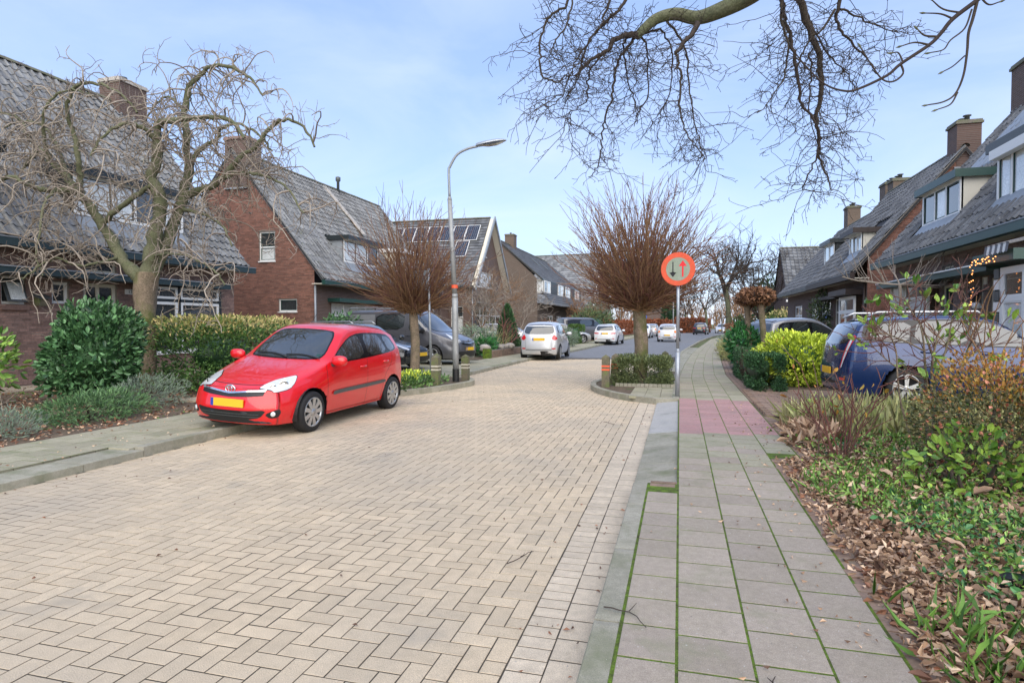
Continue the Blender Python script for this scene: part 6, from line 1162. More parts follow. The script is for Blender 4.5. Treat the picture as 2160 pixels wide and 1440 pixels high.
def leaves(P, D, size, width=.45, fold=.25, jit=.48):
    """leaf-sized folded blades: P points, D directions"""
    n = len(P); D = D/(np.linalg.norm(D, axis=1, keepdims=True)+1e-9); S_ = np.cross(D, rng.normal(size=(n, 3))); S_ /= np.linalg.norm(S_, axis=1, keepdims=True)+1e-9; Nn = np.cross(S_, D)
    s = (size*(1+jit*rng.uniform(-1, 1, n)))[:, None]
    if width >= .4 and size >= .045:
        h = s*width*.5; q = lambda t, w, dn: P+D*s*t+S_*h*w+Nn*s*dn
        V = np.stack([P, q(.5, 0, -fold*.12), q(1, 0, -.12), q(.2, .62, .01), q(.58, 1, fold*.25), q(.87, .55, 0), q(.2, -.62, .01), q(.58, -1, fold*.25), q(.87, -.55, 0)], axis=1).reshape(-1, 3); k = np.arange(n)[:, None]*9
        return V, np.concatenate([k+np.array([[0, 1, 4, 3]]), k+np.array([[1, 2, 5, 4]]), k+np.array([[0, 1, 7, 6]]), k+np.array([[1, 2, 8, 7]])], axis=0).reshape(-1, 4)
    base = P; tip = P+D*s-Nn*s*.12; L = P+D*s*.5+S_*s*width*.5+Nn*s*fold*.3; Rr = P+D*s*.5-S_*s*width*.5+Nn*s*fold*.3; mid = P+D*s*.5-Nn*s*fold*.15
    V = np.stack([base, L, tip, mid, Rr], axis=1).reshape(-1, 3); k = np.arange(n)[:, None]*5
    return V, np.concatenate([k+np.array([[0, 3, 2, 1]]), k+np.array([[0, 4, 2, 3]])], axis=0).reshape(-1, 4)
def leaf_obj(name, sets, material, parent=None):
    VV, QQ, o = [], [], 0
    for V, Q in sets: VV.append(V); QQ.append(Q+o); o += len(V)
    return mobj(name, fast_mesh(name, np.concatenate(VV), np.concatenate(QQ)), material, parent)
def lump(nd, seed, k=14, amp=.22):
    r_ = np.random.default_rng(seed); c = r_.normal(size=(k, 3)); c /= np.linalg.norm(c, axis=1, keepdims=True); d = nd@c.T; return 1+amp*(np.max(np.clip(d, 0, 1)**6, axis=1)*1.6-.9)
def bush_pts(c, rad, n, seed=1, shell=.62, amp=.22, zmin=None, box=0.):
    u = rng.normal(size=(n, 3)); u /= np.linalg.norm(u, axis=1, keepdims=True)
    if box: u2 = np.sign(u)*np.abs(u)**box; u2 /= np.max(np.abs(u2), axis=1, keepdims=True)**1; q = u*(1-.75)+u2*.75
    else: q = u
    r_ = rng.uniform(shell**3, 1, n)**(1/3); P = np.array(c)+q*np.array(rad)*(r_*lump(u, seed, 22, amp))[:, None]
    if zmin is not None: ok = P[:, 2] > zmin; P, u = P[ok], u[ok]
    return P, u
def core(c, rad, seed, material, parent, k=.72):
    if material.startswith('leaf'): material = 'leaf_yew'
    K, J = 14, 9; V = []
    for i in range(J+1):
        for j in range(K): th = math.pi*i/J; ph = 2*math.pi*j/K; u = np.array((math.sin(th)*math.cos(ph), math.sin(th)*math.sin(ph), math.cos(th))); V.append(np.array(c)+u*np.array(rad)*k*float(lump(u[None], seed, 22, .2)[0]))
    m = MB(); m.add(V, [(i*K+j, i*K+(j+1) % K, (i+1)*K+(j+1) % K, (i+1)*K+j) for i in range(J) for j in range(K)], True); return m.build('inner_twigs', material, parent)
def bush(name, label, cat, c, rad, n, size, material, seed=1, width=.5, shell=.6, amp=.22, up=.3, group=None, top=None, box=0., stems=6, zmin=.1, extra=None, k=.72):
    e = empty(name, (c[0], c[1], .1), label, cat, group); P, u = bush_pts(c, rad, n, seed, shell, amp, zmin, box); D = u+rng.normal(size=u.shape)*.55+np.array((0, 0, up))
    if top:
        hz = (P[:, 2]-c[2])/rad[2]+rng.normal(size=len(P))*.16; sel = hz > top[1]; leaf_obj('top_leaves', [leaves(P[sel], D[sel], size*top[2], width)], top[0], e); P, D = P[~sel], D[~sel]
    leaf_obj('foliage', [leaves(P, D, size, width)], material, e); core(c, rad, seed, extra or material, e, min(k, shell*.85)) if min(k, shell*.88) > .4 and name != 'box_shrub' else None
    paths = []
    for _ in range(stems): b = np.array((c[0]+rng.normal()*.1, c[1]+rng.normal()*.1, .05)); t, q = bush_pts(c, np.array(rad)*.8, 1, seed); paths.append((np.array([b, (b+t[0])/2+rng.normal(size=3)*.05, t[0]]), np.array([.03, .022, .01])))
    if stems: branch_obj('stems', paths, 'twig_dark', e, 5)
    return e
# ---------------- the gnarled tree in the left garden
def gnarled():
    e = empty('gnarled_tree', (-10.6, 10.55, .1), 'old bare contorted tree with forked mossy trunk in the left front garden', 'tree'); B = 13.1
    q = lambda pts, dz: catmull([GD(x, y, B+d) for x, y, d in pts], 5)
    TR = catmull([GD(300, 826, B), GD(306, 800, B), GD(309, 720, B), GD(307, 660, B), GD(305, 610, B), GD(312, 575, B)], 5); rt = np.interp(np.linspace(0, 1, len(TR)), [0, .08, .3, .6, .85, 1], [.29, .235, .205, .198, .24, .22])
    ang = np.linspace(0, 2*math.pi, 15)[:-1]; V = []
    for i, (p, r_) in enumerate(zip(TR, rt)):
        for a in ang: rr = r_*(1+.07*math.sin(3*a+i*.25)+.05*math.sin(7*a-i*.6)+.03*rng.normal()); V.append(p+np.array((math.cos(a), math.sin(a), 0))*rr)
    n = len(TR); m = MB(); m.add(V, [(i*14+k, i*14+(k+1) % 14, (i+1)*14+(k+1) % 14, (i+1)*14+k) for i in range(n-1) for k in range(14)], True); m.build('trunk', 'bark_brown', e)
    limbs = [  # px, py, depth offset ; radii
     ([(312, 590, 0), (322, 540, 0), (328, 490, -.1), (338, 440, -.15), (330, 395, -.2), (318, 372, -.2), (330, 345, -.2), (333, 300, -.2), (331, 268, -.2), (345, 256, -.3), (390, 252, -.5), (440, 246, -.8), (490, 256, -1), (515, 292, -1.1)], .20, .03),
     ([(312, 600, 0), (285, 575, 0), (255, 543, .1), (225, 490, .2), (195, 440, .2), (165, 405, .3), (140, 372, .4), (112, 345, .5), (88, 318, .6), (70, 330, .8), (45, 360, 1)], .175, .03),
     ([(316, 585, 0), (345, 530, .1), (368, 470, .2), (388, 410, .3), (398, 360, .4), (393, 300, .4), (391, 240, .5), (398, 190, .5), (420, 160, .5), (446, 140, .4), (490, 143, .3), (528, 165, .2), (552, 200, .1)], .15, .022),
     ([(170, 410, .3), (140, 402, .1), (100, 402, -.2), (60, 390, -.4), (25, 372, -.5), (-20, 395, -.6), (-60, 440, -.6)], .075, .03),
     ([(172, 412, .3), (168, 370, .3), (164, 330, .2), (156, 285, .2), (142, 240, .1), (150, 195, 0), (178, 174, -.1), (225, 182, -.2), (262, 205, -.3), (290, 240, -.3)], .075, .02),
     ([(218, 470, .2), (245, 445, 0), (275, 422, -.2), (305, 398, -.3), (322, 392, -.3)], .07, .04),
     ([(392, 412, .3), (420, 402, .2), (455, 388, .1), (480, 365, 0), (505, 335, -.1), (540, 308, -.2), (572, 268, -.3), (605, 252, -.4), (640, 268, -.4), (665, 310, -.5)], .10, .022),
     ([(396, 375, .4), (408, 335, .4), (430, 308, .4), (455, 296, .3), (470, 270, .2), (500, 262, .1), (540, 280, 0), (575, 320, 0)], .075, .02),
     ([(470, 378, .1), (500, 366, -.2), (535, 366, -.4), (575, 378, -.6), (612, 405, -.7), (640, 450, -.8)], .05, .016),
     ([(380, 440, .3), (410, 446, 0), (440, 456, -.3), (470, 478, -.5), (492, 520, -.7)], .05, .016),
     ([(140, 372, .4), (128, 330, .6), (110, 290, .8), (85, 262, .9), (45, 255, 1), (10, 270, 1)], .06, .018),
     ([(90, 320, .6), (60, 290, .8), (40, 250, .9), (-5, 235, .9)], .05, .018),
     ([(391, 240, .5), (370, 215, .8), (350, 205, 1), (320, 230, 1.2), (300, 270, 1.3)], .04, .016),
     ([(333, 300, -.2), (300, 270, -.5), (262, 262, -.8), (220, 285, -1), (190, 330, -1.1)], .06, .018),
     ([(322, 540, 0), (360, 535, -.6), (410, 545, -1), (450, 570, -1.2), (475, 600, -1.3)], .03, .014),
     ([(255, 543, .1), (215, 552, -.4), (170, 560, -.7), (120, 545, -.9), (80, 565, -1), (45, 590, -1.1)], .035, .014),
     ([(110, 400, -.2), (90, 440, -.6), (85, 480, -.8), (75, 540, -.9), (90, 580, -1)], .032, .012),
     ([(112, 345, .5), (95, 300, .2), (92, 240, 0), (120, 200, -.1), (160, 190, -.2), (200, 205, -.2)], .045, .016)]
    main = []; sub = []; tw = []
    for pts, r0, r1 in limbs:
        P = q(pts, 0); P = P+rng.normal(size=P.shape)*.012; rr = np.linspace(0, 1, len(P)); rr = (r0+(r1-r0)*rr**.7)*.97*(1+.09*rng.normal(size=len(P))); main.append((P, rr)); Ln = np.sum(np.linalg.norm(np.diff(P, axis=0), axis=1))
        for _ in range(int(Ln*6.2)+3):
            t = rng.uniform(.12 if r0 > .1 else .0, 1); 
            if pts[0][0] in (312, 316) and t < .35: continue
            p, T = along(P, t); d = side_dir(T, .45 if p[2] < 5.2 else .1); L_ = rng.uniform(.6, 1.9 if p[2] < 5.2 else 1.3); a, b = grow(p, d, L_, 11, .019, .0065, .25, .30, 0, .10); sub.append((a, b))
            for __ in range(int(L_*3.0)):
                p2, T2 = along(a, rng.uniform(.1, 1)); a2, b2 = grow(p2, side_dir(T2, rng.choice([.5, -.3])), rng.uniform(.3, .85), 8, .0095, .0042, .33, .14, 0, .16); tw.append((a2, b2))
                for ___ in range(2):
                    p3, T3 = along(a2, rng.uniform(.2, 1)); tw.append(grow(p3, side_dir(T3, .5), rng.uniform(.12, .35), 4, .0065, .004, .2, 0, .04))
    # upright young shoots along the top, and long curls hanging low
    for k_ in (1, 2, 4, 6, 7, 10, 13, 17):
        P = main[k_][0]
        for _ in range(14):
            p, T = along(P, rng.uniform(.45, 1)); tw.append(grow(p, (rng.normal()*.2, rng.normal()*.2, 1), rng.uniform(.15, .5), 5, .0085, .004, .13, -.05))
    branch_obj('limb', main, 'bark_green', e, 8); branch_obj('branches', sub, 'twig_grey', e, 4); V, Q = tube_arrays(tw, 3); mobj('twigs', fast_mesh('twigs', V, Q, True), 'twig_grey', e)
gnarled()
# ---------------- overhanging tree: trunk stands outside the picture on the right, its boughs reach over the street
def overhang():
    e = empty('overhanging_tree', (3.6, 2.0, .1), 'bare tree whose drooping fine branches hang over the street from above', 'tree'); D = 6.2
    q = lambda pts: catmull([GD(x, y, d) for x, y, d in pts], 5)
    fork = np.array((3.5, 2.0, 4.9)); m = [(np.array([(3.6, 2.0, 0), (3.55, 2.05, 1.6), (3.6, 1.95, 3.2), tuple(fork)]), np.array([.27, .2, .18, .15]))]
    bough = np.vstack([[fork], q([(1760, -150, 5.0), (1640, -55, 5.6), (1580, -8, 6.0), (1520, 22, 6.1), (1470, 38, 6.2), (1425, 30, 6.2), (1385, 40, 6.2), (1358, 62, 6.2), (1342, 78, 6.2)])]); m.append((bough, np.interp(np.linspace(0, 1, len(bough)), [0, .5, 1], [.11, .066, .04])))
    mains = [ # limbs with pictures' course
     ([(1345, 72, 6.2), (1325, 75, 6.1), (1300, 84, 6.0), (1275, 110, 5.9), (1240, 130, 5.8), (1215, 160, 5.7)], .035, .010),
     ([(1475, 40, 6.2), (1468, 62, 6.1), (1440, 95, 6.0), (1425, 113, 6.0)], .030, .018),
     ([(1342, 78, 6.2), (1320, 105, 6.2), (1305, 130, 6.2), (1295, 170, 6.2), (1290, 210, 6.2), (1275, 255, 6.2), (1270, 300, 6.2), (1262, 345, 6.2), (1248, 372, 6.2)], .016, .005),
     ([(1425, 113, 6), (1432, 140, 6), (1437, 180, 6), (1434, 230, 6), (1445, 270, 6), (1462, 305, 6), (1488, 335, 6)], .014, .004),
     ([(1405, 45, 6.2), (1430, 75, 6.3), (1448, 110, 6.3), (1452, 160, 6.3), (1457, 220, 6.3), (1468, 270, 6.3), (1480, 320, 6.3)], .013, .004),
     ([(1350, 72, 6.2), (1362, 95, 6.3), (1366, 140, 6.4), (1365, 200, 6.4), (1345, 240, 6.4), (1335, 270, 6.4)], .012, .004),
     ([(1345, 75, 6.2), (1390, 65, 6.4), (1412, 90, 6.5), (1418, 130, 6.5), (1412, 190, 6.5), (1395, 235, 6.5), (1390, 262, 6.5)], .012, .004),
     ([(1330, 75, 6.2), (1315, 100, 6.4), (1322, 150, 6.4), (1330, 190, 6.4), (1345, 235, 6.4), (1342, 262, 6.4)], .012, .004),
     ([(1225, -40, 5.8), (1190, 15, 5.8), (1160, 35, 5.8), (1143, 75, 5.8), (1138, 120, 5.8), (1148, 162, 5.8), (1175, 175, 5.8), (1195, 160, 5.8), (1185, 205, 5.8), (1160, 225, 5.8), (1130, 215, 5.8)], .014, .004),
     ([(1210, -40, 5.7), (1205, 20, 5.7), (1190, 60, 5.7), (1170, 90, 5.7), (1165, 115, 5.7), (1180, 130, 5.7)], .010, .004),
     ([(1300, -50, 5.9), (1280, 20, 5.9), (1262, 60, 5.9), (1240, 90, 5.9), (1215, 130, 5.9), (1205, 160, 5.9)], .014, .005),
     ([(1340, -30, 6), (1310, 15, 6), (1285, 40, 6), (1250, 75, 6), (1230, 120, 6), (1215, 175, 6), (1190, 215, 6)], .018, .005),
     ([(1275, 110, 5.9), (1245, 150, 5.9), (1240, 190, 5.9), (1235, 215, 5.9), (1200, 240, 5.9), (1190, 275, 5.9)], .010, .004),
     ([(1640, -60, 5.8), (1650, -10, 5.8), (1655, 40, 5.8), (1668, 80, 5.8), (1672, 120, 5.8), (1685, 180, 5.8), (1690, 220, 5.8), (1720, 260, 5.8), (1730, 300, 5.8), (1722, 330, 5.8), (1700, 375, 5.8), (1690, 405, 5.8)], .022, .005),
     ([(1690, -60, 5.9), (1688, 0, 5.9), (1705, 50, 5.9), (1720, 95, 5.9), (1730, 140, 5.9), (1733, 190, 5.9), (1725, 235, 5.9), (1727, 285, 5.9), (1728, 330, 5.9), (1745, 370, 5.9), (1752, 400, 5.9)], .040, .005),
     ([(1665, -50, 5.7), (1648, 20, 5.7), (1652, 60, 5.7), (1662, 95, 5.7), (1655, 150, 5.7), (1640, 190, 5.7), (1600, 238, 5.7)], .016, .004),
     ([(1700, 20, 5.9), (1715, 60, 6), (1750, 115, 6), (1790, 160, 6), (1805, 190, 6)], .012, .004),
     ([(1780, -40, 5.8), (1765, 20, 5.8), (1770, 60, 5.8), (1800, 95, 5.8), (1835, 130, 5.8), (1850, 160, 5.8)], .020, .004),
     ([(1765, 20, 5.8), (1735, 60, 5.8), (1705, 90, 5.8), (1680, 140, 5.8), (1690, 190, 5.8)], .012, .004),
     ([(1770, 20, 5.8), (1810, 35, 5.8), (1850, 55, 5.8), (1895, 70, 5.8)], .012, .004),
     ([(1708, 110, 5.9), (1712, 170, 5.9), (1708, 230, 5.9), (1720, 300, 5.9)], .010, .004)]
    strands = []; tw = []
    for pts, r0, r1 in mains: P = q(pts); strands.append((P+rng.normal(size=P.shape)*.008, np.linspace(r0, r1, len(P))))
    near = [([(2110, -40, 3.4), (2062, 0, 3.4), (2010, 40, 3.4), (1985, 70, 3.4), (1960, 95, 3.4), (1900, 135, 3.4), (1870, 160, 3.4), (1810, 188, 3.4), (1780, 192, 3.4), (1740, 178, 3.4), (1700, 140, 3.4), (1672, 105, 3.4)], .0135, .003),
     ([(2062, 0, 3.4), (2052, 40, 3.4), (2043, 70, 3.4), (2040, 110, 3.4), (2032, 160, 3.4), (2015, 198, 3.4), (1990, 215, 3.4), (1955, 222, 3.4)], .009, .0035), ([(2020, 195, 3.4), (2005, 220, 3.4), (1975, 232, 3.4)], .005, .003),
     ([(2030, 28, 3.4), (1990, 20, 3.4), (1965, 0, 3.4)], .006, .003), ([(2010, 40, 3.4), (1985, 30, 3.4), (1950, 28, 3.4)], .006, .003), ([(1975, 78, 3.4), (1950, 75, 3.4), (1935, 62, 3.4)], .007, .003),
     ([(1960, 95, 3.4), (1930, 90, 3.4), (1900, 98, 3.4)], .006, .003), ([(1905, 132, 3.4), (1895, 112, 3.4), (1882, 112, 3.4)], .005, .003), ([(2050, 20, 3.4), (2035, 60, 3.4), (2005, 85, 3.4), (1990, 105, 3.4), (1960, 112, 3.4)], .005, .003), ([(1900, 135, 3.4), (1905, 155, 3.4), (1885, 172, 3.4), (1862, 168, 3.4), (1840, 140, 3.4), (1815, 100, 3.4)], .006, .0035), ([(2035, 118, 3.4), (2010, 140, 3.4), (1988, 152, 3.4)], .004, .003), ([(2065, -10, 3.4), (2085, 10, 3.4), (2110, 4, 3.4)], .006, .003)]
    ns = [];
    for pts, r0, r1 in near: P = q(pts); ns.append((P, np.linspace(r0, r1, len(P))))
    tp = np.vstack([[fork], q([(2200, -120, 3.2), (2110, -40, 3.4)])]); m.append((tp, np.linspace(.05, .0145, len(tp))))
    for (P, rr), (_p, r0, _r) in zip(strands, mains):
        L_ = np.sum(np.linalg.norm(np.diff(P, axis=0), axis=1))
        for _ in range(int(L_*21)):
            t = rng.uniform(.08, 1); p, T = along(P, t); d = side_dir(T, 0)*np.array((1, 1, .5))+T*.35; a, b = grow(p, d, rng.uniform(.18, .72), 7, .0040, .0022, .24, .10, 0, .12); tw.append((a, b))
            for __ in range(3):
                p2, T2 = along(a, rng.uniform(.25, 1)); a2, b2 = grow(p2, side_dir(T2, 0)+T2*.6, rng.uniform(.06, .22), 4, .0028, .0018, .22, .03); tw.append((a2, b2))
                p3, T3 = along(a2, rng.uniform(.5, 1)); tw.append(grow(p3, side_dir(T3, 0)+T3*.5, rng.uniform(.025, .07), 2, .0026, .0024, .2))
    # more crown above and behind the camera, where the cars' glass mirrors it
    extra = []
    for k in range(34):
        a = k*2.4; tgt = np.array((3.2+math.cos(a)*rng.uniform(1.5, 6)-1.5, 2.0+math.sin(a)*rng.uniform(1, 4)-1.0, rng.uniform(6.5, 9.5)))
        if tgt[1] > 2.5 and tgt[0] > -6: tgt[2] = max(tgt[2], 8.5)
        mid = (fork+tgt)/2+np.array((0, 0, 1.0)); P = catmull([fork, mid, tgt, tgt+(tgt-mid)*.5], 5); extra.append((P, np.linspace(.07, .012, len(P))))
        for _ in range(22):
            p, T = along(P, rng.uniform(.35, 1)); extra.append(grow(p, side_dir(T, .2), rng.uniform(.4, 1.3), 6, .012, .004, .2, .05))
    branch_obj('trunk', m, 'bark_green', e, 12); branch_obj('drooping_branches', strands, 'twig_dark', e, 6); branch_obj('near_branch', ns, 'twig_dark', e, 7); branch_obj('twigs', tw, 'twig_dark', e, 3); branch_obj('crown', extra, 'twig_dark', e, 4)
    bd = []
    for P, rr in ns[1:]: t = P[-1]; d = nrm(P[-1]-P[-2]); bd.append((np.array([t-d*.01, t+d*.012, t+d*.03]), np.array([.003, .0065, .001])))
    for b_ in bd: branch_obj('bud', [b_], 'bark_green', e, 5)
overhang()
# ---------------- pollards
def pollard(x, y, hz, rt, R_, H_, n, label, mt='twig_brown', bias=(0, 0), seed=3):
    e = empty('pollard_tree', (x, y, .1), label, 'tree', 'pollarded trees on the traffic islands'); T = catmull([(x, y, -.05), (x+.0, y, .3), (x+.02, y, 1.0), (x-.03+bias[0]*.05, y, hz-.25), (x-.03, y, hz)], 5); r_ = np.interp(np.linspace(0, 1, len(T)), [0, .1, .8, 1], [rt*1.25, rt, rt*.95, rt*1.15])
    V = []; K = 14
    for i, (p, r0) in enumerate(zip(T, r_)):
        for k in range(K): a = 2*math.pi*k/K; V.append(p+np.array((math.cos(a), math.sin(a), 0))*r0*(1+.06*math.sin(4*a+i*.2)+.04*math.sin(9*a)+.02*rng.normal()))
    m = MB(); m.add(V, [(i*K+k, i*K+(k+1) % K, (i+1)*K+(k+1) % K, (i+1)*K+k) for i in range(len(T)-1) for k in range(K)], True); m.build('trunk', 'bark_brown', e)
    hd = np.array((x-.03, y, hz)); hubs = []; hp = []
    for k in range(13):
        a = 2*math.pi*k/13+rng.uniform(-.2, .2); d = nrm(np.array((math.cos(a), math.sin(a), rng.uniform(.1, .9)))); L_ = rng.uniform(.28, .55)*R_/1.5; P, rr = grow(hd-np.array((0, 0, .12)), d, L_, 4, rt*.5, .05, .08, 0, .06); hp.append((P, rr)); hubs.append(P[-1]); hubs.append(P[3])
    hubs.append(hd+np.array((0, 0, .15))); hubs += [hd+np.array((0, 0, .1))]*3; branch_obj('head', hp, 'bark_brown', e, 7)
    sh, tw = [], []
    for i in range(n):
        b = hubs[rng.integers(len(hubs))]+rng.normal(size=3)*.05; a = rng.uniform(0, 2*math.pi); el = math.asin(rng.uniform(.0, 1)**.72); d = np.array((math.cos(a)*math.cos(el)+bias[0], math.sin(a)*math.cos(el), math.sin(el))); L_ = (R_*math.cos(el)+H_*math.sin(el))*rng.uniform(.5, 1.08)
        P, rr = grow(b, d, L_, 8, rng.uniform(.009, .016), .0045, .085, -.045 if el < .6 else 0, .012, .02); sh.append((P, rr))
        for _ in range(4):
            p, T2 = along(P, rng.uniform(.25, .98)); tw.append(grow(p, T2+side_dir(T2)*.55+np.array((0, 0, .25)), rng.uniform(.2, .65), 4, .0065, .0032, .08))
    branch_obj('shoots', sh, mt, e, 4); branch_obj('tips', tw, 'twig_red', e, 3)
pollard(-7.0, 15.6, 1.95, .13, .88, 2.85, 560, 'pollarded tree with red brown broom of shoots between red car and lamp post')
pollard(-.93, 15.6, 1.98, .165, 1.0, 2.95, 820, 'large pollarded tree with brown broom of shoots, left of the round sign', bias=(.02, 0))
# pair of pollards with brown cushion heads on the right
for i, (x, y, ln) in enumerate([(2.12, 20.5, -.04), (2.50, 19.9, -.06)]):
    e = empty('pollard_tree', (x, y, .1), ['left trunk of the brown cushion headed pollard pair on the right', 'right trunk of the brown cushion headed pollard pair on the right'][i], 'tree', 'brown cushion pollards'); m = MB(); m.tube(catmull([(x, y, 0), (x+ln*.4, y, .8), (x+ln*2, y, 1.9), (x+ln*2.4, y, 2.2)], 4), [.10, .095, .09, .09, .09, .09, .09, .09, .09, .09, .10, .10, .12], 10); m.build('trunk', 'bark_brown', e)
    P, u = bush_pts((x+ln*2.4+(.1 if i == 0 else -.06), y, 2.36), (.42, .42, .25), 1500, 5+i, .5, .2); leaf_obj('crown', [leaves(P, u+rng.normal(size=u.shape)*.6, .075, .7)], 'leaf_hydra', e); core((x+ln*2.4, y, 2.34), (.4, .4, .22), 5+i, 'twig_dark', e, .8)
# ---------------- bare trees in the distance
def bare_tree(name, x, y, h, spread, label, n0=7, r=.16, mt='twig_dark', kt=.45, group='bare trees down the street', depth=3, thick=1.):
    e = empty(name, (x, y, 0), label, 'tree', group); tr = []; T = catmull([(x, y, -.1), (x+.05*h*.1, y, h*kt*.5), (x-.02*h, y, h*kt)], 5); tr.append((T, np.linspace(r, r*.7, len(T)))); br = []
    def rec(p, d, L_, r0, lv):
        P, rr = grow(p, d, L_, 7, r0, r0*.5, .12, -.03 if lv else -.06); br.append((P, rr))
        if lv < depth:
            for _ in range(5 if lv < 2 else 4): q_, T2 = along(P, rng.uniform(.3, 1)); rec(q_, T2+side_dir(T2)*.9, L_*rng.uniform(.45, .7), max(.011*thick, r0*.5), lv+1)
    for k in range(n0): a = 2*math.pi*k/n0+rng.uniform(-.3, .3); el = rng.uniform(.5, 1.25); rec(T[-1]-np.array((0, 0, rng.uniform(0, h*kt*.2))), np.array((math.cos(a)*math.cos(el)*spread, math.sin(a)*math.cos(el)*spread, math.sin(el))), h*(1-kt)*rng.uniform(.6, .85), r*.5, 0)
    branch_obj('trunk', tr, 'bark_green', e, 10); branch_obj('crown', br, mt, e, 4 if False else 3)
bare_tree('bare_tree', 5.2, 73, 12.5, .9, 'tall bare tree rising over the far right kerb', 6, .33, thick=2.2)
bare_tree('bare_tree', 7.4, 62, 9.2, 1.1, 'wide twiggy bare tree right of the tall one', 9, .16, thick=2.0, kt=.25)
bare_tree('bare_tree', 4.0, 100, 9, 1, 'farther bare tree left of the tall one over the parked cars', 6, .2, thick=3)
bare_tree('bare_tree', -2.5, 112, 8, 1.2, 'bare tree behind the beech hedge and lamp posts', 6, .2, thick=3)
bare_tree('bare_tree', 9.5, 90, 7.5, 1.3, 'reddish brown bare tree low on the far right', 7, .16, 'twig_brown', .25, thick=2.6)
bare_tree('bare_tree', 14.5, 92, 7, 1.4, 'reddish bare tree in front of the red roofed far house', 7, .16, 'twig_brown', .25, thick=2.6)
bare_tree('bare_tree', 1.2, 120, 7.5, 1.4, 'bare tree straight down the street beyond the cars', 6, .2, thick=3)
bare_tree('bare_tree', -9.8, 70, 5.5, 1.3, 'low twiggy bare tree before the white trimmed gable', 7, .10, 'twig_brown', .2, thick=1.8)
bare_tree('garden_tree', -9.6, 30.0, 4.1, 1.2, 'thin bare garden tree in front of the solar panel house', 6, .05, 'twig_grey', .3, thick=.8)
bare_tree('garden_tree', -10.8, 33.5, 4.6, 1.2, 'twiggy bare garden tree left of the conical conifer', 6, .05, 'twig_brown', .3, thick=.8)
bare_tree('garden_tree', -11.0, 43.0, 4.8, 1.3, 'twiggy tree in front of the brown gabled house', 7, .06, 'twig_grey', .25, thick=1.)
# far tree line
P = []; D = []
e = []
for k in range(60):
    x = rng.uniform(-60, 70); y = 165+rng.uniform(0, 50); hh = rng.uniform(4, 9.5); 
    for _ in range(6): 
        a, b = grow((x+rng.normal()*1.5, y, 0), (rng.normal()*.2, rng.normal()*.2, 1), hh, 5, .22, .06, .08); e.append((a, b))
        for __ in range(7): p, T2 = along(a, rng.uniform(.3, 1)); e.append(grow(p, T2+side_dir(T2)*.9, hh*.3, 4, .07, .035, .12))
o = branch_obj('distant_woods', e, 'twig_brown', None, 3); o['kind'] = 'stuff'
# pleached young tree on the right
def espalier():
    x, y = 5.35, 17.2; e = empty('young_tree', (x, y, .1), 'young flat trained tree with thin bare branches before the brown fascia house', 'tree'); br = [(catmull([(x, y, 0), (x-.03, y, 1.2), (x-.12, y, 2.5)], 5), np.linspace(.05, .04, 11))]; top = np.array((x-.12, y, 2.5)); tw = []
    for a, L_, z in ((0, 1.2, .02), (math.pi, 1.3, .05), (.5, 1.1, .25), (2.6, .9, .2), (0.2, 1.0, -.05), (1.57, .7, .5)):
        P, rr = grow(top, (math.cos(a), math.sin(a)*.6, z), L_, 7, .022, .012, .07, -.02); br.append((P, rr))
        for _ in range(7): p, T2 = along(P, rng.uniform(.2, 1)); tw.append(grow(p, (T2[0]*.6+rng.normal()*.2, T2[1]+rng.normal()*.3, 1), rng.uniform(.35, 1.2), 6, .010, .005, .08))
    branch_obj('trunk', br, 'twig_grey', e, 7); branch_obj('twigs', tw, 'twig_grey', e, 4)
    m = MB(); m.box(x-.2, x-.15, y-.02, y+.02, .05, 1.0); m.box(x+.1, x+.15, y-.02, y+.02, .05, 1.0); m.build('stake', 'wood_fence', e)
espalier()
# ---------------- left garden
bush('evergreen_shrub', 'big round glossy dark green shrub in front of the brown house', 'shrub', (-10.15, 8.75, .98), (.80, .84, .88), 7500, .10, 'leaf_rhodo', 4, .5, .6, .24, .35, stems=8, zmin=.35, k=.78)
bush('flowering_shrub', 'dense shrub with cream pink tips under the bay window, left of the red car', 'shrub', (-10.3, 12.2, .80), (1.15, 1.78, .88), 20000, .07, 'leaf_pieris', 8, .42, .5, .12, .4, top=('leaf_pieris_top', .74, 1.05), box=.5, stems=6)
bush('juniper', 'low feathery green juniper spreading at the pavement edge', 'shrub', (-8.6, 7.35, .25), (.5, .85, .28), 3200, .08, 'leaf_juniper', 11, .18, .3, .35, .5, stems=4, k=.5)
bush('silver_shrub', 'grey green feathery shrub right of the green juniper', 'shrub', (-9.15, 8.75, .30), (.6, .75, .30), 2400, .07, 'leaf_silver', 12, .2, .3, .35, .5, stems=3, k=.5)
bush('lavender', 'small silvery lavender clump at the left pavement edge', 'plant', (-8.35, 5.75, .22), (.4, .5, .22), 1500, .07, 'leaf_silver', 13, .14, .2, .35, .8, stems=3, k=.4)
bush('green_plant', 'light green leafy plant cut off by the left picture edge', 'plant', (-11.8, 8.0, .85), (.5, .6, .5), 420, .13, 'leaf_cover', 14, .5, .3, .3, .4, stems=6, k=.15)
bush('rhododendron', 'dark green bush against the red brick gable behind the red car', 'shrub', (-12.3, 20.6, .9), (1.1, 1.3, .95), 2200, .13, 'leaf_rhodo', 15, .45, .6, .25, .3, k=.75)
bush('groundcover_bed', 'low variegated groundcover round the left pollard', 'plant', (-6.25, 13.2, .16), (.75, 1.7, .20), 3000, .075, 'leaf_pieris', 16, .5, .2, .3, .6, stems=0, top=('leaf_yellow', .75, 1.0), k=.5)
bush('box_shrub', 'squat clipped box shrub around the right pollard trunk', 'shrub', (-.85, 15.05, .42), (.68, .62, .34), 11000, .05, 'leaf_box', 17, .4, .55, .15, .5, box=.5, stems=4, k=.84)
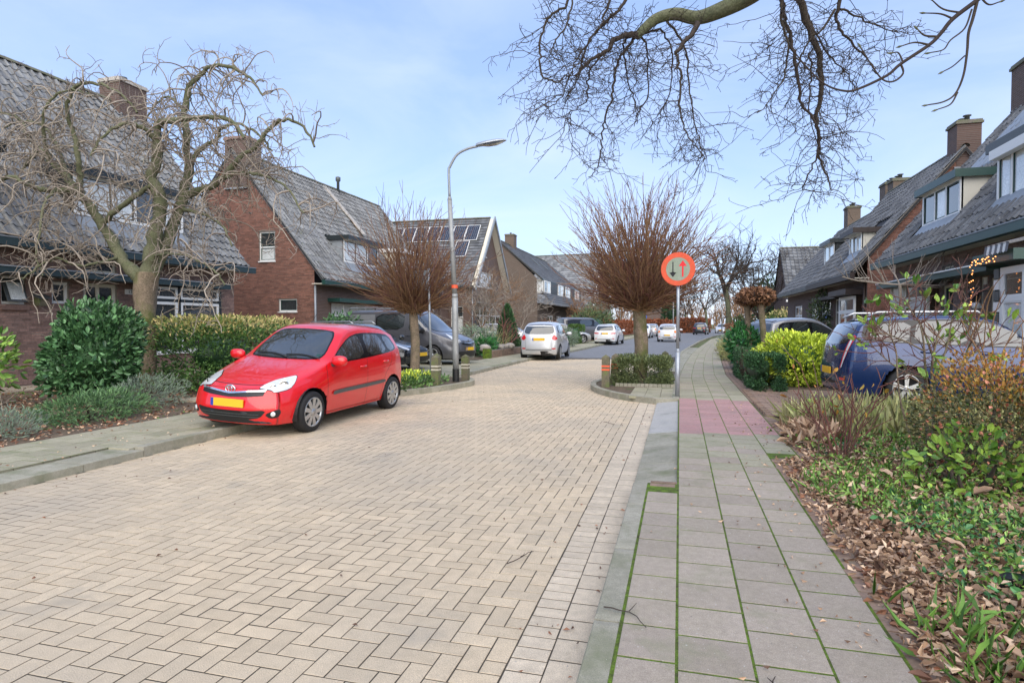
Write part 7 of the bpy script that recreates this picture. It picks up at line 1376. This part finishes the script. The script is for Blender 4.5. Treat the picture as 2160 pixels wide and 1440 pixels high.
def brush(name, label, c, spread, h, n, mt, cat='plant', rr=(.006, .003), lean=.6, leafy=None, jit=.12, sub=3):
    e = empty(name, (c[0], c[1], .1), label, cat); P = []; lp = []; ld = []
    for _ in range(n):
        b = np.array((c[0]+rng.normal()*spread*.25, c[1]+rng.normal()*spread*.25, .08)); a, r_ = grow(b, (rng.normal()*lean, rng.normal()*lean, 1), h*rng.uniform(.5, 1.05), 7, rr[0], rr[1], jit, .02); P.append((a, r_))
        for __ in range(sub): p, T2 = along(a, rng.uniform(.3, 1)); a2, r2 = grow(p, T2+side_dir(T2)*.7, h*rng.uniform(.12, .35), 4, rr[0]*.6, rr[1]*.9, jit); P.append((a2, r2)); lp.append(a2[-1]); ld.append(a2[-1]-a2[-2])
    branch_obj('stems', P, mt, e, 4)
    if leafy:
        i = rng.choice(len(lp), leafy[2]); leaf_obj('foliage', [leaves(np.array(lp)[i]+rng.normal(size=(len(i), 3))*.02, np.array(ld)[i]+rng.normal(size=(len(i), 3))*.03, leafy[1], .5)], leafy[0], e)
    return e
brush('dried_flower_plant', 'pale dry flower stems in front of the big green shrub', (-10.6, 6.9), .8, 1.0, 16, 'twig_grey', rr=(.006, .003))
brush('thorny_shrub', 'tangle of bare twigs between pieris hedge and gable wall', (-12.6, 17.6), 1.2, 1.9, 40, 'twig_red', 'shrub', rr=(.012, .006), lean=.8)
# gardens further along on the left
bush('flower_shrub', 'pale green white flowering shrub on the low wall', 'shrub', (-8.8, 26.3, .85), (.9, .9, .6), 1900, .09, 'leaf_silver', 21, .4, .4, .3, .4, k=.6)
bush('fern_clump', 'bright green strappy plant behind the pale boulder', 'plant', (-8.25, 25.9, .55), (.45, .45, .35), 500, .25, 'leaf_laurel', 22, .15, .1, .2, .6, stems=0, k=.3)
brush('tall_dry_grass', 'tan dry grasses on the low walled bed', (-8.6, 27.8), 1.2, 1.6, 60, 'grass_dry', rr=(.008, .004), lean=.25)
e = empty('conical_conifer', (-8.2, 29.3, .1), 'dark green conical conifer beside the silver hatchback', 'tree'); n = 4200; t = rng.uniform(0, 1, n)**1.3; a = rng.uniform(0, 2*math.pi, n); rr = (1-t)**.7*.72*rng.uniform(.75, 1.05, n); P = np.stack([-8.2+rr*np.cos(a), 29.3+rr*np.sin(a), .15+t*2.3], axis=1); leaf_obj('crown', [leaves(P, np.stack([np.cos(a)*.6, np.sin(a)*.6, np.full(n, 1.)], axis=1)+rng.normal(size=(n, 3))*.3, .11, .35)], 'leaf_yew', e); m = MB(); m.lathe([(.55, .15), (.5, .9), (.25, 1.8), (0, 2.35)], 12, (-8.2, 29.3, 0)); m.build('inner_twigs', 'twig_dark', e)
brush('twisted_vine', 'thick twisted bare vine stems beside the conifer', (-7.9, 28.3), .5, 2.4, 6, 'twig_red', rr=(.035, .015), lean=.2)
bush('lavender_bush', 'large grey lavender bush right of the silver hatchback', 'shrub', (-6.95, 37.8, .62), (.85, 1.5, .62), 2600, .13, 'leaf_silver', 23, .2, .5, .2, .6, k=.75)
bush('clipped_hedge', 'clipped bright green hedge block left of the white estate car', 'hedge', (-7.3, 45.0, .75), (.45, 1.4, .72), 5200, .08, 'leaf_hedge', 24, .45, .8, .05, .3, box=.3, stems=0, k=.9)
bush('garden_shrub', 'reddish shrub behind the lavender bush', 'shrub', (-8.6, 40.5, .9), (1.0, 1.6, .8), 1500, .13, 'leaf_hydra', 25, .3, .5, .3, .4)
bush('garden_shrub', 'mixed green shrub beyond the white estate car on the left', 'shrub', (-8.2, 60, 1.3), (2.0, 4.5, 1.4), 2600, .22, 'leaf_far', 26, .4, .6, .3, .3)
bush('garden_shrub', 'pale leafed shrub below the white trimmed gable', 'shrub', (-10.5, 76, 2.0), (2.6, 3, 2.2), 2200, .28, 'leaf_silver', 27, .4, .6, .3, .3)
# beech hedges
for i, (x0, y0, x1, y1, h, lb) in enumerate([(-8.4, 72, -6.6, 88, 1.9, 'orange brown beech hedge left of the central pollard trunk'), (-5.8, 94, -1.2, 99.5, 2.1, 'orange brown beech hedge behind the parked cars, left of the sign post'), (-.6, 103, 4.6, 108, 2.4, 'tallest orange brown beech hedge right of the sign post')]):
    n = 5200; t = rng.uniform(0, 1, n); P = np.stack([x0+(x1-x0)*t+rng.uniform(-.5, .5, n), y0+(y1-y0)*t+rng.uniform(-.8, .8, n), rng.uniform(.05, h, n)+.12*np.sin(t*25)], axis=1); e = empty('beech_hedge', ((x0+x1)/2, (y0+y1)/2, 0), lb, 'hedge', 'beech hedges'); leaf_obj('foliage', [leaves(P, rng.normal(size=(n, 3)), .22, .7)], 'leaf_beech', e)
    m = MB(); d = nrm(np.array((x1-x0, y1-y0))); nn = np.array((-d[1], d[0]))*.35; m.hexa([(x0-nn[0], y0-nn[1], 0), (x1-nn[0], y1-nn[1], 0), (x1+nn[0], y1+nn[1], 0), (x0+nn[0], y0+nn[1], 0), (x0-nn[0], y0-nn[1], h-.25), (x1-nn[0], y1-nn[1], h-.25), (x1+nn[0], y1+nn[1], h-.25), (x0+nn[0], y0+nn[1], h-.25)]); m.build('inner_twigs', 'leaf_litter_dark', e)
bush('conifer', 'dark conifer behind the sign post down the street', 'tree', (-1.6, 110, 3.4), (1.3, 1.3, 3.4), 1500, .4, 'leaf_yew', 31, .4, .5, .2, .3)
bush('conifer', 'dark conifer at the far right next to the tiled house', 'tree', (9.9, 72, 3.2), (2.2, 2.2, 3.4), 2400, .35, 'leaf_yew', 32, .4, .5, .35, .3)
bush('garden_shrub', 'yellow green shrub on the far right below the conifer', 'shrub', (7.9, 50, 1.4), (1.7, 2.2, 1.2), 1900, .18, 'leaf_hedge', 33, .4, .5, .3, .3, top=('leaf_pieris_top', .5, 1))
bush('garden_shrub', 'dark green shrub far down the right kerb', 'shrub', (7.2, 80, 1.2), (1.6, 3, 1.2), 1500, .25, 'leaf_far', 34, .4, .5, .3, .3)
# ---------------- right side along the pavement
e = bush('yew_hedge', 'dark clipped low hedge along the pavement beside the lime shrub', 'hedge', (1.84, 16.4, .45), (.34, 2.75, .43), 17000, .06, 'leaf_yew', 41, .38, .8, .05, .35, box=.32, stems=0, k=.9)
e.rotation_euler = (0, 0, 0)
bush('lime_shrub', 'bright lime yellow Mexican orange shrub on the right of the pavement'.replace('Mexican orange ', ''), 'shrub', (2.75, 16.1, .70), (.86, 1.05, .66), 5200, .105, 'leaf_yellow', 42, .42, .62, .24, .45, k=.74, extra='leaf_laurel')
bush('laurel_shrub', 'dark glossy laurel behind the lime shrub by the pavement', 'shrub', (1.98, 21.0, .85), (.46, 1.0, .66), 1900, .16, 'leaf_laurel', 43, .34, .5, .25, .5, k=.7)
bush('ornamental_grass', 'tan and green grassy plant at the far pavement edge', 'plant', (1.95, 26.0, .45), (.45, 1.2, .5), 1500, .14, 'grass_dry', 44, .15, .1, .3, .9, stems=0, k=.3)
bush('flower_bed', 'pale leafy bed beyond the laurel on the pavement edge', 'plant', (2.4, 30.5, .5), (.6, 2.5, .6), 1500, .14, 'leaf_silver', 45, .3, .3, .3, .5, stems=0, k=.5)
bush('brown_hedge', 'low russet hedge by the far pavement, left of the laurel', 'hedge', (3.3, 37, .8), (.6, 3.5, .75), 1500, .15, 'leaf_hydra', 46, .5, .7, .1, .3, box=.5)
bush('climber', 'green climbing plant on the wall of the brown fascia house', 'shrub', (6.35, 31.5, 1.7), (.45, 1.2, 1.3), 1500, .12, 'leaf_far', 47, .4, .3, .3, .3, k=.5)
bush('dark_shrub', 'small dark leaved shrub between lime shrub and blue estate car', 'shrub', (3.9, 16.2, .6), (.5, .6, .6), 800, .11, 'leaf_laurel', 48, .4, .3, .3, .4, k=.4)
# ---------------- right front garden
def gpt(n, x0, x1, y0, y1):
    y = rng.uniform(y0, y1, n); e = np.array([path_off(PR1, v) for v in y]); x1_ = np.minimum(x1, .475*y+.55); x = e+.03+(np.maximum(x1_-e, .3))*rng.uniform(0, 1, n); ok = rng.uniform(size=n) < np.clip((x-e-.02)/.22, .30, 1); x, y, e = x[ok], y[ok], e[ok]
    t = np.clip((x-e-.15)/.8, 0, 1); return x, y, .095+.06*t+.02*np.sin(x*3.1+y)*t+.015*np.sin(y*4.3)*t
def cover(name, n, size, mt, reg, hz, width=.5, fold=.4, up=.2, flat=.8, mask=None, label='x', hmax=None):
    x, y, z = gpt(n, *reg)
    if mask is not None: k = mask(x, y); x, y, z = x[k], y[k], z[k]
    P = np.stack([x, y, z+rng.uniform(0, hz, len(x))], axis=1); D = rng.normal(size=P.shape)*np.array((1, 1, flat))+np.array((0, 0, up)); o = leaf_obj(name, [leaves(P, D, size, width, fold)], mt); o['kind'] = 'stuff'; return o
nzv = lambda x, y, s, p: np.sin(x*s+p)*np.cos(y*s*.8+p*1.7)+.5*np.sin(x*s*2.3+y*s*1.9+p)
green = lambda x, y: (nzv(x, y, 3.1, .7)*.9+1.9*np.clip((x-1.45)/.5, -1, 1)+1.1*np.clip((y-4.0)/.6, -2.3, .8)-.25+rng.normal(size=len(x))*.35) > .0
cover('leaf_litter', 15000, .055, 'leaf_litter', (.95, 5.2, .9, 9.6), .035, .36, .9, .1, .25)
cover('top_leaf_litter', 3500, .05, 'leaf_litter', (.95, 5.2, 2.0, 7.5), .12, .3, 1.1, .2, .4)
cover('fine_leaf_litter', 16000, .034, 'leaf_litter', (.95, 4.6, .9, 9.6), .02, .4, .8, .1, .3)
cover('dark_leaf_litter', 8000, .06, 'leaf_litter_dark', (1.0, 5.2, .9, 9.6), .02, .5, .7, 0, .2)
cover('periwinkle_cover', 11000, .042, 'leaf_cover', (1.15, 5.4, 1.6, 8.2), .13, .5, .3, .5, .6, green)
cover('ivy_cover', 7000, .045, 'leaf_cover_dark', (1.2, 5.4, 1.5, 8.0), .10, .6, .3, .5, .6, lambda x, y: (nzv(x, y, 1.7, 2.2) > .1) & green(x, y))
cover('grass', 2600, .16, 'grass_green', (1.1, 5.2, 1.6, 8.4), .03, .07, .2, 1.4, .5, lambda x, y: nzv(x, y, 2.6, 4) > .15)
x, y, z = gpt(5200, 1.75, 4.6, 8.2, 10.9); k = (np.hypot((x-2.9)/1.5, (y-9.3)/.95) < 1); P = np.stack([x, y, z], axis=1)[k]; o = leaf_obj('dry_grass', [leaves(P, rng.normal(size=P.shape)*np.array((.5, .5, .2))+np.array((0, 0, 1)), .34, .05, .2)], 'grass_dry'); o['kind'] = 'stuff'
x, y, z = gpt(1900, 1.0, 2.2, 7.6, 8.8); k = np.hypot(x-1.45, y-8.2) < .42; P = np.stack([x, y, z+rng.uniform(0, .12, len(x))], axis=1)[k]; o = leaf_obj('withered_clump', [leaves(P, rng.normal(size=P.shape)+np.array((0, 0, .6)), .17, .12, .6)], 'leaf_litter'); o['kind'] = 'stuff'
# a few big curled leaves one can point at
for i, (x, y, s_, yaw, lb) in enumerate([(2.25, 5.45, .12, .4, 'largest curled tan leaf under the orange berried shrub'), (1.72, 5.9, .09, 2.1, 'curled brown leaf at the foot of the twiggy shrub'), (1.55, 4.1, .085, 2.8, 'brown curled leaf among the ground cover near the pavement')]):
    m = MB(); K = 5; V = []
    for a in range(K+1):
        for b in range(K+1): u_, v_ = a/K-.5, b/K-.5; w_ = .42*(1-abs(u_*2)**2.4)+.05; V.append((x+s_*(u_*math.cos(yaw)*1.3-v_*w_*2*math.sin(yaw)), y+s_*(u_*math.sin(yaw)*1.3+v_*w_*2*math.cos(yaw)), .27+s_*(.75*(v_*2*w_)**2*1.4+.3*u_+.1*math.sin(a*2+b))))
    m.add(V, [(a*(K+1)+b, a*(K+1)+b+1, (a+1)*(K+1)+b+1, (a+1)*(K+1)+b) for a in range(K) for b in range(K)], True); tag(m.build('dead_leaf', 'leaf_litter'), lb, 'leaf')
def magnolia():
    x0, y0 = 2.78, 6.35; e = empty('leafless_shrub', (x0, y0, .1), 'tall many stemmed shrub with few bright green leaves in front of the blue car', 'shrub'); D = 6.55; st = []; sb = []; lp = []; ld = []
    q = lambda pts: catmull([GD(x, y, D+d) for x, y, d in pts], 5)
    for pts, r0, r1 in [([(1975, 985, 0), (1980, 930, 0), (1985, 880, 0), (1998, 830, 0), (2010, 800, 0), (1985, 770, 0), (1965, 740, .1)], .026, .012), ([(1960, 980, .1), (1955, 900, .1), (1958, 840, .1), (1952, 780, .1), (1948, 720, .1), (1940, 680, .1)], .018, .008), ([(1968, 985, -.1), (1968, 900, -.1), (1972, 840, -.1), (1965, 780, 0), (1975, 720, 0), (1985, 690, 0)], .018, .008), ([(1930, 960, 0), (1915, 900, 0), (1900, 850, 0), (1893, 790, 0), (1890, 740, 0), (1875, 690, 0), (1890, 640, 0)], .012, .006), ([(2000, 825, 0), (2025, 780, 0), (2040, 740, 0), (2060, 700, -.1), (2085, 660, -.1)], .014, .006), ([(2010, 800, 0), (2030, 770, .1), (2055, 745, .1), (2090, 725, .2)], .012, .005), ([(1965, 745, .1), (1945, 690, .2), (1925, 660, .2), (1905, 625, .2)], .011, .005), ([(1985, 770, 0), (2000, 720, 0), (2010, 670, 0), (2040, 630, 0)], .010, .005), ([(1950, 740, 0), (1910, 720, -.1), (1870, 705, -.2), (1830, 700, -.2)], .010, .005), ([(1958, 800, 0), (1900, 780, .2), (1850, 740, .3), (1820, 700, .3)], .009, .004)]:
        P = q(pts); st.append((P, np.linspace(r0, r1, len(P))))
        for _ in range(9 if r0 > .013 else 12):
            p, T2 = along(P, rng.uniform(.35, 1)); a, b = grow(p, T2*.5+side_dir(T2, .3), rng.uniform(.15, .5), 5, .006, .003, .16, -.04); sb.append((a, b))
            for __ in range(3): p2, T3 = along(a, rng.uniform(.3, 1)); a2, b2 = grow(p2, T3+side_dir(T3)*.6, rng.uniform(.08, .2), 3, .0035, .0024, .15); sb.append((a2, b2))
            if rng.uniform() < .36:
                for __ in range(4): lp.append(a[-1]+rng.normal(size=3)*.02); ld.append(nrm(a[-1]-a[-2])+rng.normal(size=3)*.6)
    branch_obj('stem', st, 'bark_brown', e, 7); branch_obj('twigs', sb, 'twig_red', e, 4); leaf_obj('foliage', [leaves(np.array(lp), np.array(ld), .095, .48)], 'leaf_magnolia', e)
magnolia()
brush('twiggy_shrub', 'thin dark stemmed bare shrub left of the dry grass', (1.62, 7.0), .3, 1.15, 16, 'twig_red', 'shrub', rr=(.009, .0035), lean=.26, leafy=('leaf_orange', .06, 26))
brush('twiggy_shrub', 'bare red brown shrub cut by the right picture edge, before the bay window', (3.35, 7.6), .5, 1.9, 14, 'twig_brown', 'shrub', rr=(.013, .004), lean=.35)
brush('rose_stems', 'short bare rose stems at the pavement by the withered clump', (1.75, 8.6), .3, .75, 14, 'twig_red', 'shrub', rr=(.008, .004), lean=.5, leafy=('leaf_cover', .06, 30))
e = bush('cotoneaster', 'dense shrub speckled with orange berries at the right edge', 'shrub', (2.72, 6.35, .66), (.62, .75, .58), 9500, .036, 'leaf_coton', 51, .55, .35, .3, .3, k=.6, zmin=.12, top=('leaf_orange', .55, 1.0))
P, u = bush_pts((2.72, 6.35, .64), (.64, .77, .59), 1500, 51, .8, .3, .15); k = P[:, 1] < 6.4; leaf_obj('berry_tips', [leaves(P[k], u[k]+rng.normal(size=u[k].shape)*.5, .03, .7)], 'berry_red', e)['kind'] = 'stuff'
bush('leafy_shrub', 'round leaved green shrub in front of the berried shrub', 'shrub', (2.3, 5.75, .38), (.4, .4, .32), 260, .075, 'leaf_magnolia', 52, .6, .2, .3, .3, k=.2)
m = MB(); m.hexa([(1.62, 3.75, .16), (1.95, 3.67, .16), (1.97, 3.77, .16), (1.64, 3.85, .16), (1.62, 3.75, .22), (1.95, 3.67, .24), (1.97, 3.77, .24), (1.64, 3.85, .22)]); tag(m.build('cable_duct', 'black_plastic'), 'piece of black plastic lying in the leaves at the right edge', 'plastic scrap')
# left garden litter and small grass
def cover_left(name, n, size, mt, mask=None, hz=.03, width=.5):
    x = rng.uniform(-14.4, -7.66, n); y = rng.uniform(2.5, 16.5, n); w_ = np.clip((y-2)/6, 0, 1)
    P = np.stack([x, y, .09+rng.uniform(0, hz, n)], axis=1)
    if mask is not None: P = P[mask(x, y)]
    o = leaf_obj(name, [leaves(P, rng.normal(size=P.shape)*np.array((1, 1, .3)), size, width, .7)], mt); o['kind'] = 'stuff'
cover_left('left_leaf_litter', 5000, .05, 'leaf_litter', lambda x, y: (nzv(x, y, 1.7, 1) > .15) | (x > -8.2)); cover_left('left_dark_litter', 5000, .06, 'leaf_litter_dark'); cover_left('left_grass', 2500, .07, 'grass_green', lambda x, y: nzv(x, y, 1.1, 3) > .35, .02, .12)

for i, (x, y, z, a, L_, lb) in enumerate([(-.36, 3.1, .115, .1, .34, 'dark crooked twig lying across the right kerb'), (-1.05, 3.75, .02, .6, .28, 'small forked twig on the paving near the right kerb'), (.35, 2.55, .115, 1.1, .12, 'tiny curved twig on the second column of slabs'), (-.95, 9.4, .02, 2.4, .3, 'dead twig on the paving below the right island')]):
    P, rr = grow((x, y, z), (math.cos(a), math.sin(a), 0), L_, 6, .0038, .002, .25); P[:, 2] = z+.004*np.abs(np.sin(np.arange(7))); P2, r2 = grow(P[3], (math.cos(a+.8), math.sin(a+.8), 0), L_*.3, 3, .0028, .0015, .2); P2[:, 2] = z+.006
    tag(branch_obj('fallen_twig', [(P, rr), (P2, r2)], 'twig_dark', None, 5), lb, 'twig', 'twigs fallen on the paving')
x = rng.uniform(-5.9, -.3, 420); y = rng.uniform(1.5, 24, 420); e = np.where(rng.uniform(size=420) < .6, 1, 0); x = np.where(e == 1, np.where(rng.uniform(size=420) < .5, -5.95+np.abs(rng.normal(size=420))*.12, -.42-np.abs(rng.normal(size=420))*.18), x); k = np.hypot(x+5.9, y-9) > .2
P = np.stack([x, y, np.full(420, .012)], axis=1)[k]; o = leaf_obj('road_litter', [leaves(P, rng.normal(size=P.shape)*np.array((1, 1, .1)), .028, .35, .7)], 'leaf_litter_dark'); o['kind'] = 'stuff'
x = rng.uniform(-7.5, -6.2, 260); y = rng.uniform(3, 16, 260); P = np.stack([x, y, np.full(260, .125)], axis=1); P2 = np.stack([np.abs(rng.normal(size=240))*-.35+1.2, rng.uniform(1.5, 12, 240), np.full(240, .112)], axis=1); P2[:, 0] -= np.where(P2[:, 1] < 7.1, .3, 0); P = np.concatenate([P, P2]); o = leaf_obj('pavement_litter', [leaves(P, rng.normal(size=P.shape)*np.array((1, 1, .1)), .03, .35, .7)], 'leaf_litter'); o['kind'] = 'stuff'
